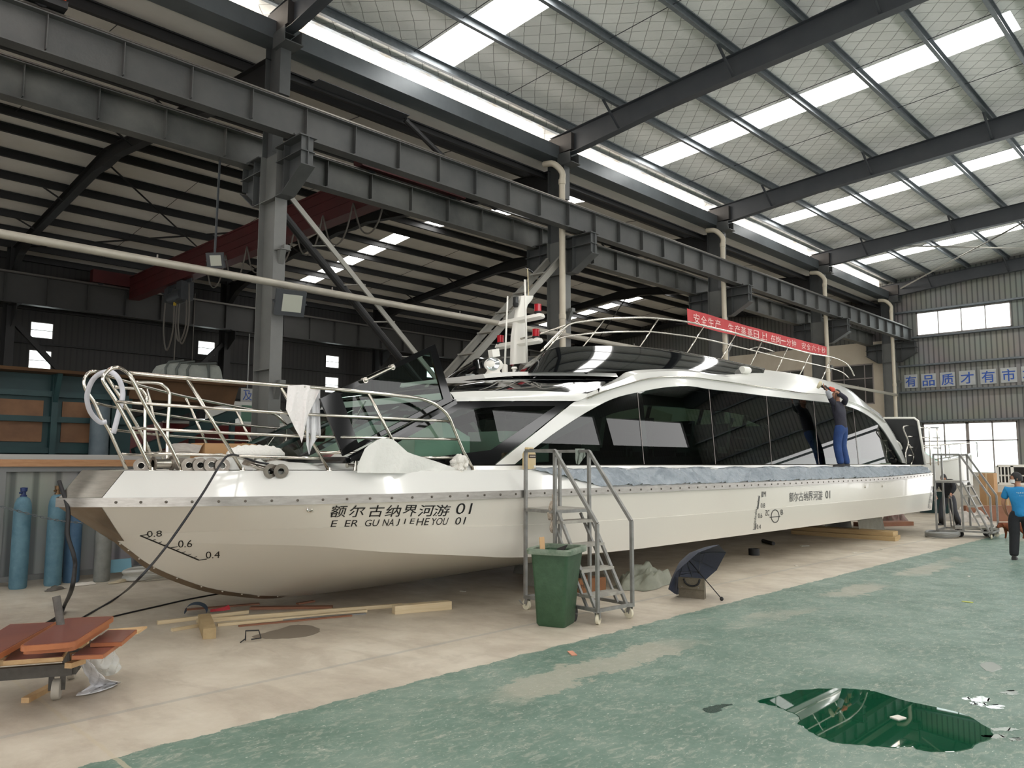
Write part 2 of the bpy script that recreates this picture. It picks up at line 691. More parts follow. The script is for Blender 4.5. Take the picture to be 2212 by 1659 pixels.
def add_grime(m, scale, lo, hi):
    nt = m.node_tree
    tc = nt.nodes.new('ShaderNodeTexCoord')
    mp = nt.nodes.new('ShaderNodeMapping')
    mp.inputs['Scale'].default_value = (scale, scale, .6)
    nz = nt.nodes.new('ShaderNodeTexNoise')
    nz.inputs['Scale'].default_value = 1
    nz.inputs['Detail'].default_value = 5
    rp = nt.nodes.new('ShaderNodeValToRGB')
    rp.color_ramp.elements[0].position = .38
    rp.color_ramp.elements[1].position = .56
    rp.color_ramp.elements[0].color = lin(lo)
    rp.color_ramp.elements[1].color = lin(hi)
    nt.links.new(tc.outputs['Object'], mp.inputs[0])
    nt.links.new(mp.outputs[0], nz.inputs['Vector'])
    nt.links.new(nz.outputs['Fac'], rp.inputs[0])
    nt.links.new(rp.outputs[0], nt.nodes['Emission'].inputs[0])


add_grime(m_cler, 3.0, (214, 190, 160), (252, 250, 246))
for i, (a, b) in enumerate(zip(FX, FX[1:])):
    mb = MB()
    n = int((b-a-.5)/.06)
    rows = []
    for z in (9.5, 10.02):
        rows.append([(a+.25+k*.06, 12.33+.018*math.cos(k*PI/2), z) for k in range(n+1)])
    window(mb.slab(rows, (0, .006, 0)), m_cler)


# ------------------------------------------------------------------ walls
def holed(axis, at, th, u0, u1, v0, v1, holes, name, m):
    """a wall with openings: AXIS is the one it stands across; u runs along it, v is height"""
    us = sorted({u0, u1, *[c for h in holes for c in h[:2]]})
    vs = sorted({v0, v1, *[c for h in holes for c in h[2:]]})
    mb = MB()
    for a, b in zip(us, us[1:]):
        for c, d in zip(vs, vs[1:]):
            um, vm = (a+b)/2, (c+d)/2
            if any(h[0] < um < h[1] and h[2] < vm < h[3] for h in holes):
                continue
            if axis == 'x':
                mb.box(at, at+th, a, b, c, d)
            else:
                mb.box(a, b, at, at+th, c, d)
    return struct(mb.build(name, m))


def clad(name, col, col2, pitch, axis):
    """profiled sheet: ribs every PITCH along the wall"""
    m = mat(name, col, .5)
    nt = m.node_tree
    N, L = nt.nodes, nt.links
    tc = N.new('ShaderNodeTexCoord')
    sp = N.new('ShaderNodeSeparateXYZ')
    L.new(tc.outputs['Object'], sp.inputs[0])
    md = N.new('ShaderNodeMath')
    md.operation = 'PINGPONG'
    md.inputs[1].default_value = pitch/2
    L.new(sp.outputs[axis], md.inputs[0])
    rp = N.new('ShaderNodeValToRGB')
    rp.color_ramp.elements[0].position = .08*pitch
    rp.color_ramp.elements[1].position = .2*pitch
    rp.color_ramp.elements[0].color = lin(col2)
    rp.color_ramp.elements[1].color = lin(col)
    L.new(md.outputs[0], rp.inputs[0])
    nz = N.new('ShaderNodeTexNoise')
    nz.inputs['Scale'].default_value = .8
    nz.inputs['Detail'].default_value = 6
    L.new(tc.outputs['Object'], nz.inputs['Vector'])
    mx = N.new('ShaderNodeMix')
    mx.data_type = 'RGBA'
    mx.blend_type = 'MULTIPLY'
    mx.inputs[0].default_value = .35
    L.new(rp.outputs[0], mx.inputs[6])
    L.new(nz.outputs['Color'], mx.inputs[7])
    L.new(mx.outputs[2], N['Principled BSDF'].inputs['Base Color'])
    bp = N.new('ShaderNodeBump')
    bp.inputs['Strength'].default_value = .8
    bp.inputs['Distance'].default_value = .03
    L.new(md.outputs[0], bp.inputs['Height'])
    L.new(bp.outputs[0], N['Principled BSDF'].inputs['Normal'])
    return m


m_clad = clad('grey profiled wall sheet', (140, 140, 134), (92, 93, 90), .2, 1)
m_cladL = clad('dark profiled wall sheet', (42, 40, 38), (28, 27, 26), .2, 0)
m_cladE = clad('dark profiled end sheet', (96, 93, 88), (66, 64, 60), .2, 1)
m_plaster = mat('cream plastered wall', (206, 196, 178), .8, 0, (192, 180, 160), 1.2, .4)
m_lowwall = mat('white painted low wall', (216, 212, 202), .8, 0, (198, 192, 180), 1.5, .4)
WF = [(7.43, 11.05, 7.45, 8.5), (7.45, 11.0, 1.45, 3.6), (1.5, 6.4, 7.45, 8.5), (-4.5, 5.8, .02, 5.2)]
holed('x', X1, .12, YS, 12.45, 1.4, 10.9, [(h[0], h[1], max(h[2], 1.4), h[3]) for h in WF], 'wall_end', m_clad)
holed('x', X1, .2, YS, 12.45, 0, 1.4, [(-4.5, 5.8, -.1, 1.5)], 'wall_end', m_lowwall)
holed('x', X1, .12, 12.45, YF, 7.4, 10.2, [], 'wall_end', m_cladE)
holed('x', X1, .2, 12.45, YF, 0, 7.4, [(12.95, 14.9, 4.55, 6.42), (16.2, 17.6, 4.6, 6.4), (19.5, 21.5, 1.2, 3.2)], 'wall_end', m_plaster)
lw = [(7.27+6*k, 8.0+6*k, a, b) for k in range(-2, 5) for a, b in ((6.21, 6.79), (5.04, 5.78), (2.2, 3.6))]
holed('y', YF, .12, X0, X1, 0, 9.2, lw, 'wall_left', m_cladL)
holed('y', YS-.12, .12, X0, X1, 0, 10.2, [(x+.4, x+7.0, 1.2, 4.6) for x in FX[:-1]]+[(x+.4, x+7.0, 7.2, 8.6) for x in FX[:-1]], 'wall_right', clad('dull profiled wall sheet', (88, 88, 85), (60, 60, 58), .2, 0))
holed('x', X0-.12, .12, YS, YF, 0, 10.9, [(-4.5, 8.5, .01, 6.0), (15, 19, .01, 4.5)], 'wall_back', m_clad)

m_pane = glass('window glass', (238, 244, 244))
m_dimpane = mat('unlit office window', (62, 62, 60), .12)
m_alu = mat('grey aluminium frame', (150, 142, 138), .4, .3)
m_pur = mat('painted window bar', (132, 120, 128), .45)


def glazed(axis, at, u0, u1, v0, v1, ubars, vbars, w=.05, ubw=None, pm=None):
    mb = MB()

    def bx(ua, ub, va, vb, t=.06):
        if axis == 'x':
            mb.box(at, at+t, ua, ub, va, vb)
        else:
            mb.box(ua, ub, at, at+t, va, vb)
    bx(u0, u1, v0, v0+w)
    bx(u0, u1, v1-w, v1)
    bx(u0, u0+w, v0, v1)
    bx(u1-w, u1, v0, v1)
    for k, u in enumerate(ubars):
        ww = (ubw[k] if ubw else w*.7)/2
        bx(u-ww, u+ww, v0, v1)
    for v in vbars:
        bx(u0, u1, v-w*.4, v+w*.4)
    fr = window(mb, m_alu)
    p = MB()
    if axis == 'x':
        p.box(at+.025, at+.031, u0+.01, u1-.01, v0+.01, v1-.01)
    else:
        p.box(u0+.01, u1-.01, at+.025, at+.031, v0+.01, v1-.01)
    g = p.build('pane', pm or m_pane, fr)
    return fr


glazed('x', X1+.02, 7.43, 11.05, 7.45, 8.5, [8.37, 9.27, 10.17], [])
glazed('x', X1+.02, 1.5, 6.4, 7.45, 8.5, [2.5, 3.5, 4.5, 5.5], [])
glazed('x', X1+.02, 7.45, 11.0, 1.45, 3.6, [8.35, 9.27, 10.15], [2.82], .06, [.05, .12, .05])
for k in range(0, 4):
    for a, b in ((6.21, 6.79), (5.04, 5.78), (2.2, 3.6)):
        glazed('y', YF+.02, 7.27+6*k, 8.0+6*k, a, b, [], [(a+b)/2], .025)
glazed('x', X1+.02, 12.95, 14.9, 4.55, 6.42, [13.35, 14.3], [5.75], .06, pm=m_dimpane)
glazed('x', X1+.02, 16.2, 17.6, 4.6, 6.4, [16.9], [], .06, pm=m_dimpane)
glazed('x', X1+.02, 19.5, 21.5, 1.2, 3.2, [20.5], [2.5], .06, pm=m_dimpane)
# girts of the end wall
for z in (8.55, 7.38, 6.14, 4.98, 3.68):
    trim(MB().cee((X1-.1, YS, z), (X1-.1, 12.0, z), .2, .07, .006, .03, upv=(1, 0, 0)), m_galv)
trim(MB().box(X1-.25, X1, YS, 12.0, 1.36, 1.42), m_lowwall)
for z in (8.2, 7.2, 6.0, 4.5, 3.9):
    trim(MB().box(X0, X1, YF-.16, YF, z-.03, z+.03), m_steel_left)
# things seen through the end window: the yard outside
m_out = mat('pale house wall outside', (232, 228, 220), .9)
# ------------------------------------------------------------------ portal frames
m_col = mat('grey painted column', (112, 113, 110), .45, 0, (94, 95, 92), 1.6, .35, .08, 40)
m_corb = mat('grey painted bracket', (78, 80, 80), .45, 0, (62, 64, 64), 2, .35)
m_rust = mat('rusty end plate', (66, 62, 60), .6, 0, (52, 50, 49), 5, .4)

COLTXT = ['grey steel column behind the bow rail carrying a floodlight',
          'grey steel column with a cream drainpipe right behind the boat mast',
          'grey steel column with a drainpipe at the near end of the red banner',
          'grey steel column with a drainpipe at the far end of the red banner',
          'stained grey corner column at the corrugated end wall']
YN, YB = 11.83, 12.40         # faces of the lower shaft
GZ0, GZ1 = 7.22, 7.78         # crane girders, underside and top
for k, fx in enumerate(FX[2:]):
    t = tag(thing('steel_column', COLTXT[k], 'column', (fx, 12.1, 0)), kind='thing')
    B = .22
    lo = MB()
    lo.box(fx-B/2, fx+B/2, YN, YN+.014, 0, 7.2)
    lo.box(fx-B/2, fx+B/2, YB-.014, YB, 0, 7.2)
    lo.box(fx-.006, fx+.006, YN+.014, YB-.014, 0, 7.2)
    lo.box(fx-.16, fx+.16, YN-.08, YB+.08, 0, .03)
    for z in (3.4, 6.35):
        lo.box(fx-B/2+.004, fx+B/2-.004, YN+.012, YB-.012, z, z+.012)
    lo.build('shaft', m_col, t)
    hi = MB()
    hi.box(fx-.1, fx+.1, 12.02, 12.034, 7.2, 9.32)
    hi.box(fx-.1, fx+.1, 12.366, 12.38, 7.2, 9.32)
    hi.box(fx-.006, fx+.006, 12.03, 12.37, 7.2, 9.32)
    hi.build('upper_shaft', m_corb, t)
    for s, tip, face in ((-1, 10.98, YN), (1, 13.12, YB)):
        br = MB()
        br.box(fx-.16, fx+.16, min(tip, face), max(tip, face), 7.18, 7.2)
        br.box(fx-.13, fx+.13, min(tip, face), max(tip, face), 6.93, 6.945)
        br.prism([(fx-.006, face, 7.18), (fx-.006, tip, 7.18), (fx-.006, tip, 6.72), (fx-.006, face+s*.22, 6.36), (fx-.006, face, 6.36)], (.012, 0, 0))
        br.slab([[(fx-.13, tip, 6.71), (fx+.13, tip, 6.71)], [(fx-.13, face+s*.22, 6.355), (fx+.13, face+s*.22, 6.355)], [(fx-.13, face, 6.35), (fx+.13, face, 6.35)]], (0, 0, -.014))
        br.box(fx-.11, fx+.11, tip-s*.05-.006, tip-s*.05+.006, 6.73, 7.18)
        br.box(fx-.11, fx+.11, face+s*.25-.006, face+s*.25+.006, 6.4, 7.18)
        br.build('bracket', m_corb, t)
    sh = MB()
    for z in ((3.12, 5.42) if k < 4 else (5.42,)):
        sh.prism([(fx-.1, YN, z), (fx+.12, YN, z), (fx+.12, YN-.17, z), (fx-.06, YN-.17, z)], (0, 0, .012))
        sh.prism([(fx-.05, YN, z), (fx-.05, YN-.14, z), (fx-.02, YN, z-.22)], (.1, 0, 0))
        sh.box(fx+.02, fx+.13, YN-.12, YN-.02, z+.012, z+.1)
    sh.build('cable_shelf', m_col, t)
    kn = MB()
    kn.box(fx-.14, fx+.14, 11.8, 12.45, 9.3, 9.33)
    kn.box(fx-.17, fx+.17, 11.55, 12.0, 9.02, 9.04)
    kn.box(fx-.17, fx-.155, 11.6, 12.0, 9.04, 9.3)
    kn.box(fx+.155, fx+.17, 11.6, 12.0, 9.04, 9.3)
    kn.box(fx-.1, fx+.1, 11.84, 12.02, 8.2, 9.02)
    kn.build('cap_plate', m_corb, t)
    kp = MB()
    kp.box(fx-.12, fx+.12, 11.6, 12.32, 9.36, 9.78)
    kp.build('end_plate', m_rust, t)


def rafter(fx, pts, name, label, m, brace):
    """a tapered I-beam through (Y, z under, z over)"""
    t = tag(thing(name, label, 'roof beam', (fx, pts[0][0], pts[0][2])), kind='thing')
    mb = MB()
    for (ya, la, ha), (yb, lb, hb) in zip(pts, pts[1:]):
        mb.prism([(fx-.005, ya, la), (fx-.005, yb, lb), (fx-.005, yb, hb), (fx-.005, ya, ha)], (.01, 0, 0))
        for a, b, d in ((la, lb, 1), (ha, hb, -1)):
            mb.prism([(fx-.1, ya, a), (fx-.1, yb, b), (fx-.1, yb, b+d*.014), (fx-.1, ya, a+d*.014)], (.2, 0, 0))
    mb.build('beam', m, t)
    for Yp, zt in brace:
        zb = next(lerp(a[1], b[1], (Yp-a[0])/(b[0]-a[0])) for a, b in zip(pts, pts[1:]) if min(a[0], b[0]) <= Yp <= max(a[0], b[0]))
        MB().bar((fx-.04, Yp, zb+.03), (fx-.62, Yp+.02, zt), .05, .006).bar((fx-.04, Yp, zb+.03), (fx-.62, Yp+.02, zt), .006, .05, off=(.025, 0)).build('fly_brace', m, t)
    return t


m_raf = mat('blue grey rafter paint', (54, 58, 64), .45, 0, (66, 69, 73), 2, .3)
RTXT = ['dark rafter of the bright bay out of view to the near side', 'dark rafter rising from the top of the floodlight column to the upper frame edge',
        'nearest full dark rafter crossing the upper right of the bright bay', 'second dark rafter of the bright bay, from the banner column',
        'third dark rafter of the bright bay, beyond two skylight strips', 'last dark rafter lying along the corrugated end wall']
for k, fx in enumerate(FX[2:]):
    rafter(fx if k < 4 else X1-.35, [(12.3, 9.33, zr(12.3)-.22), (11.5, 9.3, zr(11.5)-.22), (8.9, 9.55, zr(8.9)-.22), (RIDGE_R, 9.82, zr(RIDGE_R)-.22), (-3, 9.5, zr(-3)-.22), (-6, 9.1, zr(-6)-.22)],
           'roof_rafter', RTXT[k+1], m_raf, [(10.22, zr(10.22)-.2), (7.35, zr(7.35)-.2), (4.5, zr(4.5)-.2)])
LTXT = ['near-black rafter over the dim bay nearest the left frame edge', 'near-black rafter over the dim bay behind the red crane beam', 'near-black rafter over the dim bay beyond the slanting lattice ladder',
        'near-black rafter over the dim bay past the mast', 'near-black end rafter of the dim bay']
for k, fx in enumerate(FX[2:]):
    rafter(fx if k < 4 else X1-.3, [(12.35, 8.1, zl(12.6)-.24), (13.6, 8.55, zl(13.6)-.24), (15, 8.85, zl(15)-.24), (20.2, 9.45, zl(20.2)-.24), (21, 9.4, zl(21)-.24), (21.8, 9.45, zl(21.8)-.24), (27.5, 8.95, zl(27.5)-.24), (29.0, 8.6, zl(29)-.24), (30, 8.0, zl(30)-.24)],
           'roof_rafter', LTXT[k], m_steel_left, [(16.15, zl(16.15)-.2), (18.95, zl(18.95)-.2), (24.3, zl(24.3)-.2), (27.1, zl(27.1)-.2)])
# columns along the far side of the dim bay
FTXT = ['dark far column at the left frame edge', 'dark far column just left of the floodlight column', 'dark far column seen under the slanting lattice ladder', 'dark far column behind the boat roof', 'dark far corner column']
for k, fx in enumerate(FX[2:]):
    t = tag(thing('steel_column', FTXT[k], 'column', (fx, 30, 0)), kind='thing')
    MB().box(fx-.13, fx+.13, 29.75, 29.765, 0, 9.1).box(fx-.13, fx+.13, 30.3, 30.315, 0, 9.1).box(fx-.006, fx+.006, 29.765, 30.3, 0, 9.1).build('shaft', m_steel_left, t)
    MB().box(fx-.14, fx+.14, 29.1, 29.75, 7.0, 7.03).prism([(fx-.006, 29.75, 7.0), (fx-.006, 29.1, 7.0), (fx-.006, 29.1, 6.7), (fx-.006, 29.75, 6.3)], (.012, 0, 0)).build('bracket', m_steel_left, t)
    for s in ((1,) if k == 0 else (-1,) if k == 1 else ()):
        MB().ibeam((fx+s*.1, 30, 6.55), (fx+s*3.2, 30, 3.3), .18, .16, upv=(0, 1, 0)).build('knee_brace', m_steel_left, t)

# ------------------------------------------------------------------ crane girders with stiffeners
m_gird = mat('dusty grey girder', (58, 60, 60), .5, 0, (78, 78, 76), 1.1, .45, .1, 30)
m_gird2 = mat('chalky grey girder', (60, 62, 61), .5, 0, (98, 98, 94), .9, .45, .1, 30)
m_gird3 = mat('dark grey girder', (50, 50, 49), .5, 0, (62, 62, 60), 1.1, .4)


def girder(name, label, Y, z0, z1, B, first, pitch, m, both=(-1, 1)):
    t = tag(thing(name, label, 'crane girder', (X0, Y, z0)), kind='thing')
    mb = MB()
    mb.ibeam((X0, Y, (z0+z1)/2), (X1-.05, Y, (z0+z1)/2), z1-z0, B, .016, .012)
    x = first - pitch*math.floor((first-X0)/pitch)
    while x < X1-.2:
        for s in both:
            mb.box(x-.006, x+.006, Y+s*.006, Y+s*(B/2-.02), z0+.06, z1-.016)
        x += pitch
    mb.build('beam', m, t)
    MB().box(X0, X1-.3, Y-.03, Y+.03, z1, z1+.012).box(X0, X1-.3, Y-.01, Y+.01, z1+.012, z1+.06).box(X0, X1-.3, Y-.025, Y+.025, z1+.06, z1+.085).build('crane_rail', m_rail, t)
    cl = MB()
    for fx in FX:
        cl.box(fx-.16, fx+.16, Y-B/2-.03, Y-B/2+.04, z0, z0+.03)
    cl.build('seat_clip', m, t)
    return t


girder('crane_girder', 'grey stiffened crane girder along the bright side of the column row', 11.3, GZ0, GZ1, .23, 2.58, .965, m_gird)
girder('crane_girder', 'chalky grey crane girder on the dim side of the column row', 12.9, 7.15, 7.72, .25, 2.69, 1.03, m_gird2)
girder('crane_girder', 'dark crane girder running below the small far windows', 29.35, 7.03, 8.02, .3, 3.5, 1.25, m_gird3)
# ------------------------------------------------------------------ vertical bracing between the columns: a tube and an angle beside it
m_brace = mat('grey painted angle', (146, 144, 136), .5)
for (xa, za, xb, zb, lab) in ((6.5, 6.5, 12.6, 1.2, 'dark slanting brace with a galvanised ladder beside it behind the opened glass door'), ):
    t = tag(thing('column_brace', 'slanting pair of brace bars falling from the floodlight column behind the opened glass panel', 'brace', (xa, 12.1, za)), kind='thing')
    MB().tube([(6.5, 12.32, 6.38), (12.7, 12.32, .9)], .075, 12).build('tube', m_steel_left, t)
    MB().bar((6.5, 11.95, 6.5), (12.9, 11.95, .9), .09, .012).bar((6.5, 11.95, 6.5), (12.9, 11.95, .9), .012, .09, off=(.045, 0)).build('angle', m_brace, t)
    lc = MB()
    for k in range(1, 9):
        f = k/9
        p = Vector((6.5, 12.32, 6.38)).lerp(Vector((12.7, 12.32, .9)), f)
        lc.bar(p, p+Vector((.3, -.37, .0)), .05, .02)
    lc.build('lacing_bar', m_brace, t)
t = tag(thing('column_brace', 'pale ladder-like lattice brace climbing to the column behind the mast', 'brace', (13.7, 12.1, 6.6)), kind='thing')
for y in (11.9, 12.35):
    MB().bar((13.75, y, 6.75), (7.6, y, .9), .016, .15).bar((13.75, y, 6.75), (7.6, y, .9), .08, .016, off=(0, .075)).build('angle', m_brace, t)
lc = MB()
for k in range(1, 11):
    p = Vector((13.75, 11.9, 6.75)).lerp(Vector((7.6, 11.9, .9)), k/11)
    lc.bar(p+Vector((0, 0, .06)), p+Vector((-.05, .45, .06)), .16, .03)
lc.build('lacing_bar', m_brace, t)
t = tag(thing('column_brace', 'short dark brace under the valley gutter, slanting above the near crane girder', 'brace', (9.5, 12.2, 8.9)), kind='thing')
MB().tube([(9.3, 12.3, 8.85), (11.9, 12.3, 7.6)], .06, 10).build('tube', m_steel_left, t)
MB().bar((7.2, 12.3, 8.9), (9.3, 12.3, 8.9), .3, .012).build('gusset', m_steel_dark, t)
# rod bracing in the dim roof and beside the end wall
for i, (a, b) in enumerate((((6.4, 13.4, 8.95), (13.8, 20.8, 9.6)), ((6.4, 21.2, 9.6), (13.8, 29, 8.85)), ((6.4, 29, 8.85), (13.8, 21.2, 9.6)), ((28.9, 21, 9.6), (36.3, 29, 8.8)))):
    trim(MB().bar(a, b, .06, .006).bar(a, b, .006, .06), m_steel_left)
for a, b in (((29.0, 10.2, 9.85), (36.2, 4.3, 9.95)), ((29.0, 4.3, 10.1), (36.2, 11.5, 9.6))):
    trim(MB().bar(a, b, .06, .006).bar(a, b, .006, .06), m_brace)

# ------------------------------------------------------------------ pipes and lamps along the column row
t = tag(thing('conduit_pipe', 'long pale level pipe running along the column row above the boat', 'pipe', (X0, 11.66, 4.82)), kind='thing')
mb = MB()
mb.tube([(X0, 11.68, 4.82), (35.6, 11.68, 4.82), (36.3, 11.9, 4.82)], .062, 12)
mb.build('pipe', mat('pale steel pipe', (172, 166, 152), .4, .2, (150, 145, 134), 3, .4), t, 40)
cl = MB()
for x in range(1, 35, 3):
    cl.tube([(x+.3, 11.68, 4.88), (x+.3, 11.68, 4.93)], .012, 6)
cl.build('hanger_bolt', m_rail, t)
DT = ['cream drainpipe with a bent top behind the mast', 'cream drainpipe beside the start of the red banner', 'cream drainpipe crossing the far end of the red banner', 'cream drainpipe in the corner by the corrugated wall']
for k, fx in enumerate(FX[3:]):
    x = fx-.32 if k < 3 else 35.55
    p = smooth_path([(x-.1, 12.2, 9.05), (x-.1, 11.9, 8.98), (x, 11.72, 8.75), (x, 11.72, 8.5)], 4)
    t = tag(thing('drainpipe', DT[k], 'drainpipe', (x, 11.72, 0)), kind='thing')
    MB().tube(p+[Vector((x, 11.72, 0))], .075, 14).build('pipe', m_pvc, t, 40)
    so = MB()
    for z in (8.45, 5.2, 2.6):
        so.lathe([(.077, 0), (.086, .004), (.086, .12), (.077, .124)], (x, 11.72, z), (0, 0, 1), 14)
    so.build('socket', m_pvc, t, 40)


def floodlight(x, y, z, s, label, yaw=-.25):
    t = thing('floodlight', label, 'floodlight', (x, y, z))
    ax = Vector((math.cos(yaw), math.sin(yaw), 0))
    ay = Vector((-math.sin(yaw), math.cos(yaw), 0))
    n = (-ay*.94 - Vector((0, 0, .34))).normalized()
    u = ax.cross(n)*-1
    u = n.cross(ax).normalized()
    if u.z < 0:
        u = -u
    c = Vector((x, y, z))
    MB().obox(c, .62*s, .54*s, .1*s, ax, u, n).build('housing', m_steel_dark, t)
    MB().obox(c+n*.052*s-u*.0*s+ax*.03*s, .4*s, .36*s, .012, ax, u, n).build('lens', mat('frosted lamp glass', (168, 170, 158), .25), t)
    MB().bar(c+ax*.33*s-n*.12*s, c+ax*.33*s+n*.02, .03*s, .03*s).bar(c-ax*.33*s-n*.12*s, c-ax*.33*s+n*.02, .03*s, .03*s).bar(c-ax*.33*s-n*.12*s, c+ax*.33*s-n*.12*s, .03*s, .04*s).bar(c-n*.12*s, c-n*.26*s, .05*s, .05*s).build('yoke', m_steel_dark, t)
    return t


floodlight(6.42, 11.55, 4.5, .8, 'square black floodlight hung on the pale pipe at the nearest column')
fl_ = floodlight(5.75, 12.95, 5.35, .5, 'small floodlight with grille showing left of the nearest column', -.9)
MB().bar((5.75, 13.0, 5.4), (5.75, 12.95, 7.16), .03, .03, upv=(1, 0, 0)).build('drop_rod', m_steel_dark, fl_)
BEFORE_BOAT = {o.name for o in SC.objects}
# ------------------------------------------------------------------ the boat
YC = 8.8
boat = thing('boat', 'long white passenger boat with a glazed cabin standing ashore in the hall', 'boat', (12, YC, 0))
XS = 22.65                                     # transom


def mir(p):
    p = Vector(p)
    return Vector((p.x, 2*YC-p.y, p.z))


def curve3(pts, n=6):
    return smooth_path(pts, n)


# lines of the near side, each from the stem to the transom
SHEER = curve3([(2.40, 8.8, 1.41), (2.50, 8.56, 1.415), (2.72, 8.28, 1.42), (3.33, 7.66, 1.43), (4.02, 7.22, 1.435), (4.6, 6.99, 1.44), (5.35, 6.83, 1.44), (6.6, 6.72, 1.44), (8.7, 6.64, 1.44), (11, 6.6, 1.44), (15, 6.6, 1.445), (19, 6.6, 1.46), (XS, 6.62, 1.53)])
KNUC = curve3([(2.84, 8.8, 1.10), (2.93, 8.6, 1.11), (3.15, 8.33, 1.13), (3.7, 7.78, 1.16), (4.4, 7.28, 1.18), (5.0, 7.04, 1.175), (5.6, 6.9, 1.155), (6.6, 6.76, 1.11), (8.7, 6.66, 1.075), (11, 6.62, 1.06), (15, 6.62, 1.055), (19, 6.62, 1.06), (XS, 6.64, 1.10)])
CHIN = curve3([(2.93, 8.8, 1.04), (3.02, 8.62, 1.04), (3.25, 8.36, 1.03), (3.8, 7.9, 1.01), (4.5, 7.45, .97), (5.2, 7.15, .88), (6.2, 6.87, .78), (7.05, 6.76, .70), (8.8, 6.68, .64), (11, 6.66, .635), (15, 6.66, .635), (19, 6.66, .635), (XS, 6.68, .64)])
KEEL = curve3([(2.95, 8.8, 1.03), (3.1, 8.8, .89), (3.36, 8.8, .68), (3.88, 8.8, .43), (4.35, 8.8, .30), (4.8, 8.8, .225), (5.6, 8.8, .2), (7.0, 8.8, .2), (8.8, 8.8, .22), (11, 8.8, .25), (15, 8.8, .28), (19, 8.8, .3), (XS, 8.8, .32)])
STRIP = [Vector((p.x, p.y, p.z+.09)) for p in SHEER]
DECK = curve3([(2.60, 8.8, 1.775), (2.70, 8.60, 1.775), (2.94, 8.36, 1.775), (3.5, 7.82, 1.775), (4.15, 7.40, 1.775), (4.7, 7.19, 1.775), (5.4, 7.04, 1.775), (6.6, 6.93, 1.775), (8.7, 6.85, 1.775), (11, 6.81, 1.775), (15, 6.81, 1.775), (19, 6.81, 1.775), (XS, 6.83, 1.79)])
NL = len(SHEER)
JN = 11                                        # the stainless bow cap ends at this index


def subdiv(rows, k=3, bulge=0.0):
    out = []
    for a, b in zip(rows, rows[1:]):
        for i in range(k):
            t = i/k
            out.append([Vector(p).lerp(Vector(q), t) for p, q in zip(a, b)])
    out.append(rows[-1])
    return out


hull = MB()
for f in (lambda p: p, mir):
    S, K, Cn, Ke = [[f(p) for p in c] for c in (SHEER, KNUC, CHIN, KEEL)]
    hull.grid([S, K])
    hull.grid([[p+Vector((0, (.018 if f is mir else -.018)*min(1, i/30), 0)) for i, p in enumerate(K)], [p+Vector((0, 0, 0)) for p in Cn]])
    hull.grid([K, [p+Vector((0, (.018 if f is mir else -.018)*min(1, i/30), 0)) for i, p in enumerate(K)]])
    hull.grid(subdiv([Cn, Ke], 4))
tr = [SHEER[-1], KNUC[-1], CHIN[-1], KEEL[-1], mir(CHIN[-1]), mir(KNUC[-1]), mir(SHEER[-1])]
hull.add(tr, [tuple(range(7))])
m_hull = mat('white hull paint', (212, 207, 196), .22, 0, coat=.35)
hull.build('hull', m_hull, boat, 24)
bul = MB()
for f in (lambda p: p, mir):
    bul.grid([[f(p) for p in STRIP[JN:]], [f(p) for p in DECK[JN:]]])
    bul.grid([[f(p)+Vector((0, 0, 0)) for p in DECK[JN:]], [f(Vector((p.x, p.y+.05, p.z+.004))) for p in DECK[JN:]]])
bul.add([STRIP[-1], DECK[-1], mir(DECK[-1]), mir(STRIP[-1])], [(0, 1, 2, 3)])
bul.build('bulwark', m_white, boat, 30)
# rubbing strake of steel plate with bolt heads, in two lengths
st = MB()
for f in (lambda p: p, mir):
    s = 1 if f is mir else -1
    lo = [f(p) for p in SHEER]
    hi = [f(p) for p in STRIP]
    ou = []
    for i, p in enumerate(lo):
        a, b = lo[max(i-1, 0)], lo[min(i+1, NL-1)]
        n = Vector(((b-a).y, -(b-a).x, 0)).normalized()
        if n.y*s < 0:
            n = -n
        ou.append(n*.03)
    ou[0] = Vector((-.03, 0, 0))
    st.grid([[p+o+Vector((0, 0, 0)) for p, o in zip(lo, ou)], [p+o for p, o in zip(hi, ou)]])
    st.grid([[p+o for p, o in zip(hi, ou)], hi])
    st.grid([lo, [p+o for p, o in zip(lo, ou)]])
m_strake = mat('brushed steel strake', (138, 134, 128), .36, .85, (166, 162, 156), 7, .3, stretch=(1, 1, 5))
sk = st.build('rubbing_strake', m_strake, boat, 30)
bl = MB()
acc, nxt = 0, .16
for a, b in zip(SHEER[JN:], SHEER[JN+1:]):
    L = (b-a).length
    while nxt <= acc+L:
        p = a.lerp(b, (nxt-acc)/L)
        n = Vector(((b-a).y, -(b-a).x, 0)).normalized()
        bl.lathe([(.014, .028), (.014, .036), (.006, .04)], p+Vector((0, 0, .046)), n, 8)
        nxt += .25
    acc += L
tag(bl.build('strake_bolt', mat('dull bolt head', (96, 90, 82), .5, .6), sk), kind='stuff')
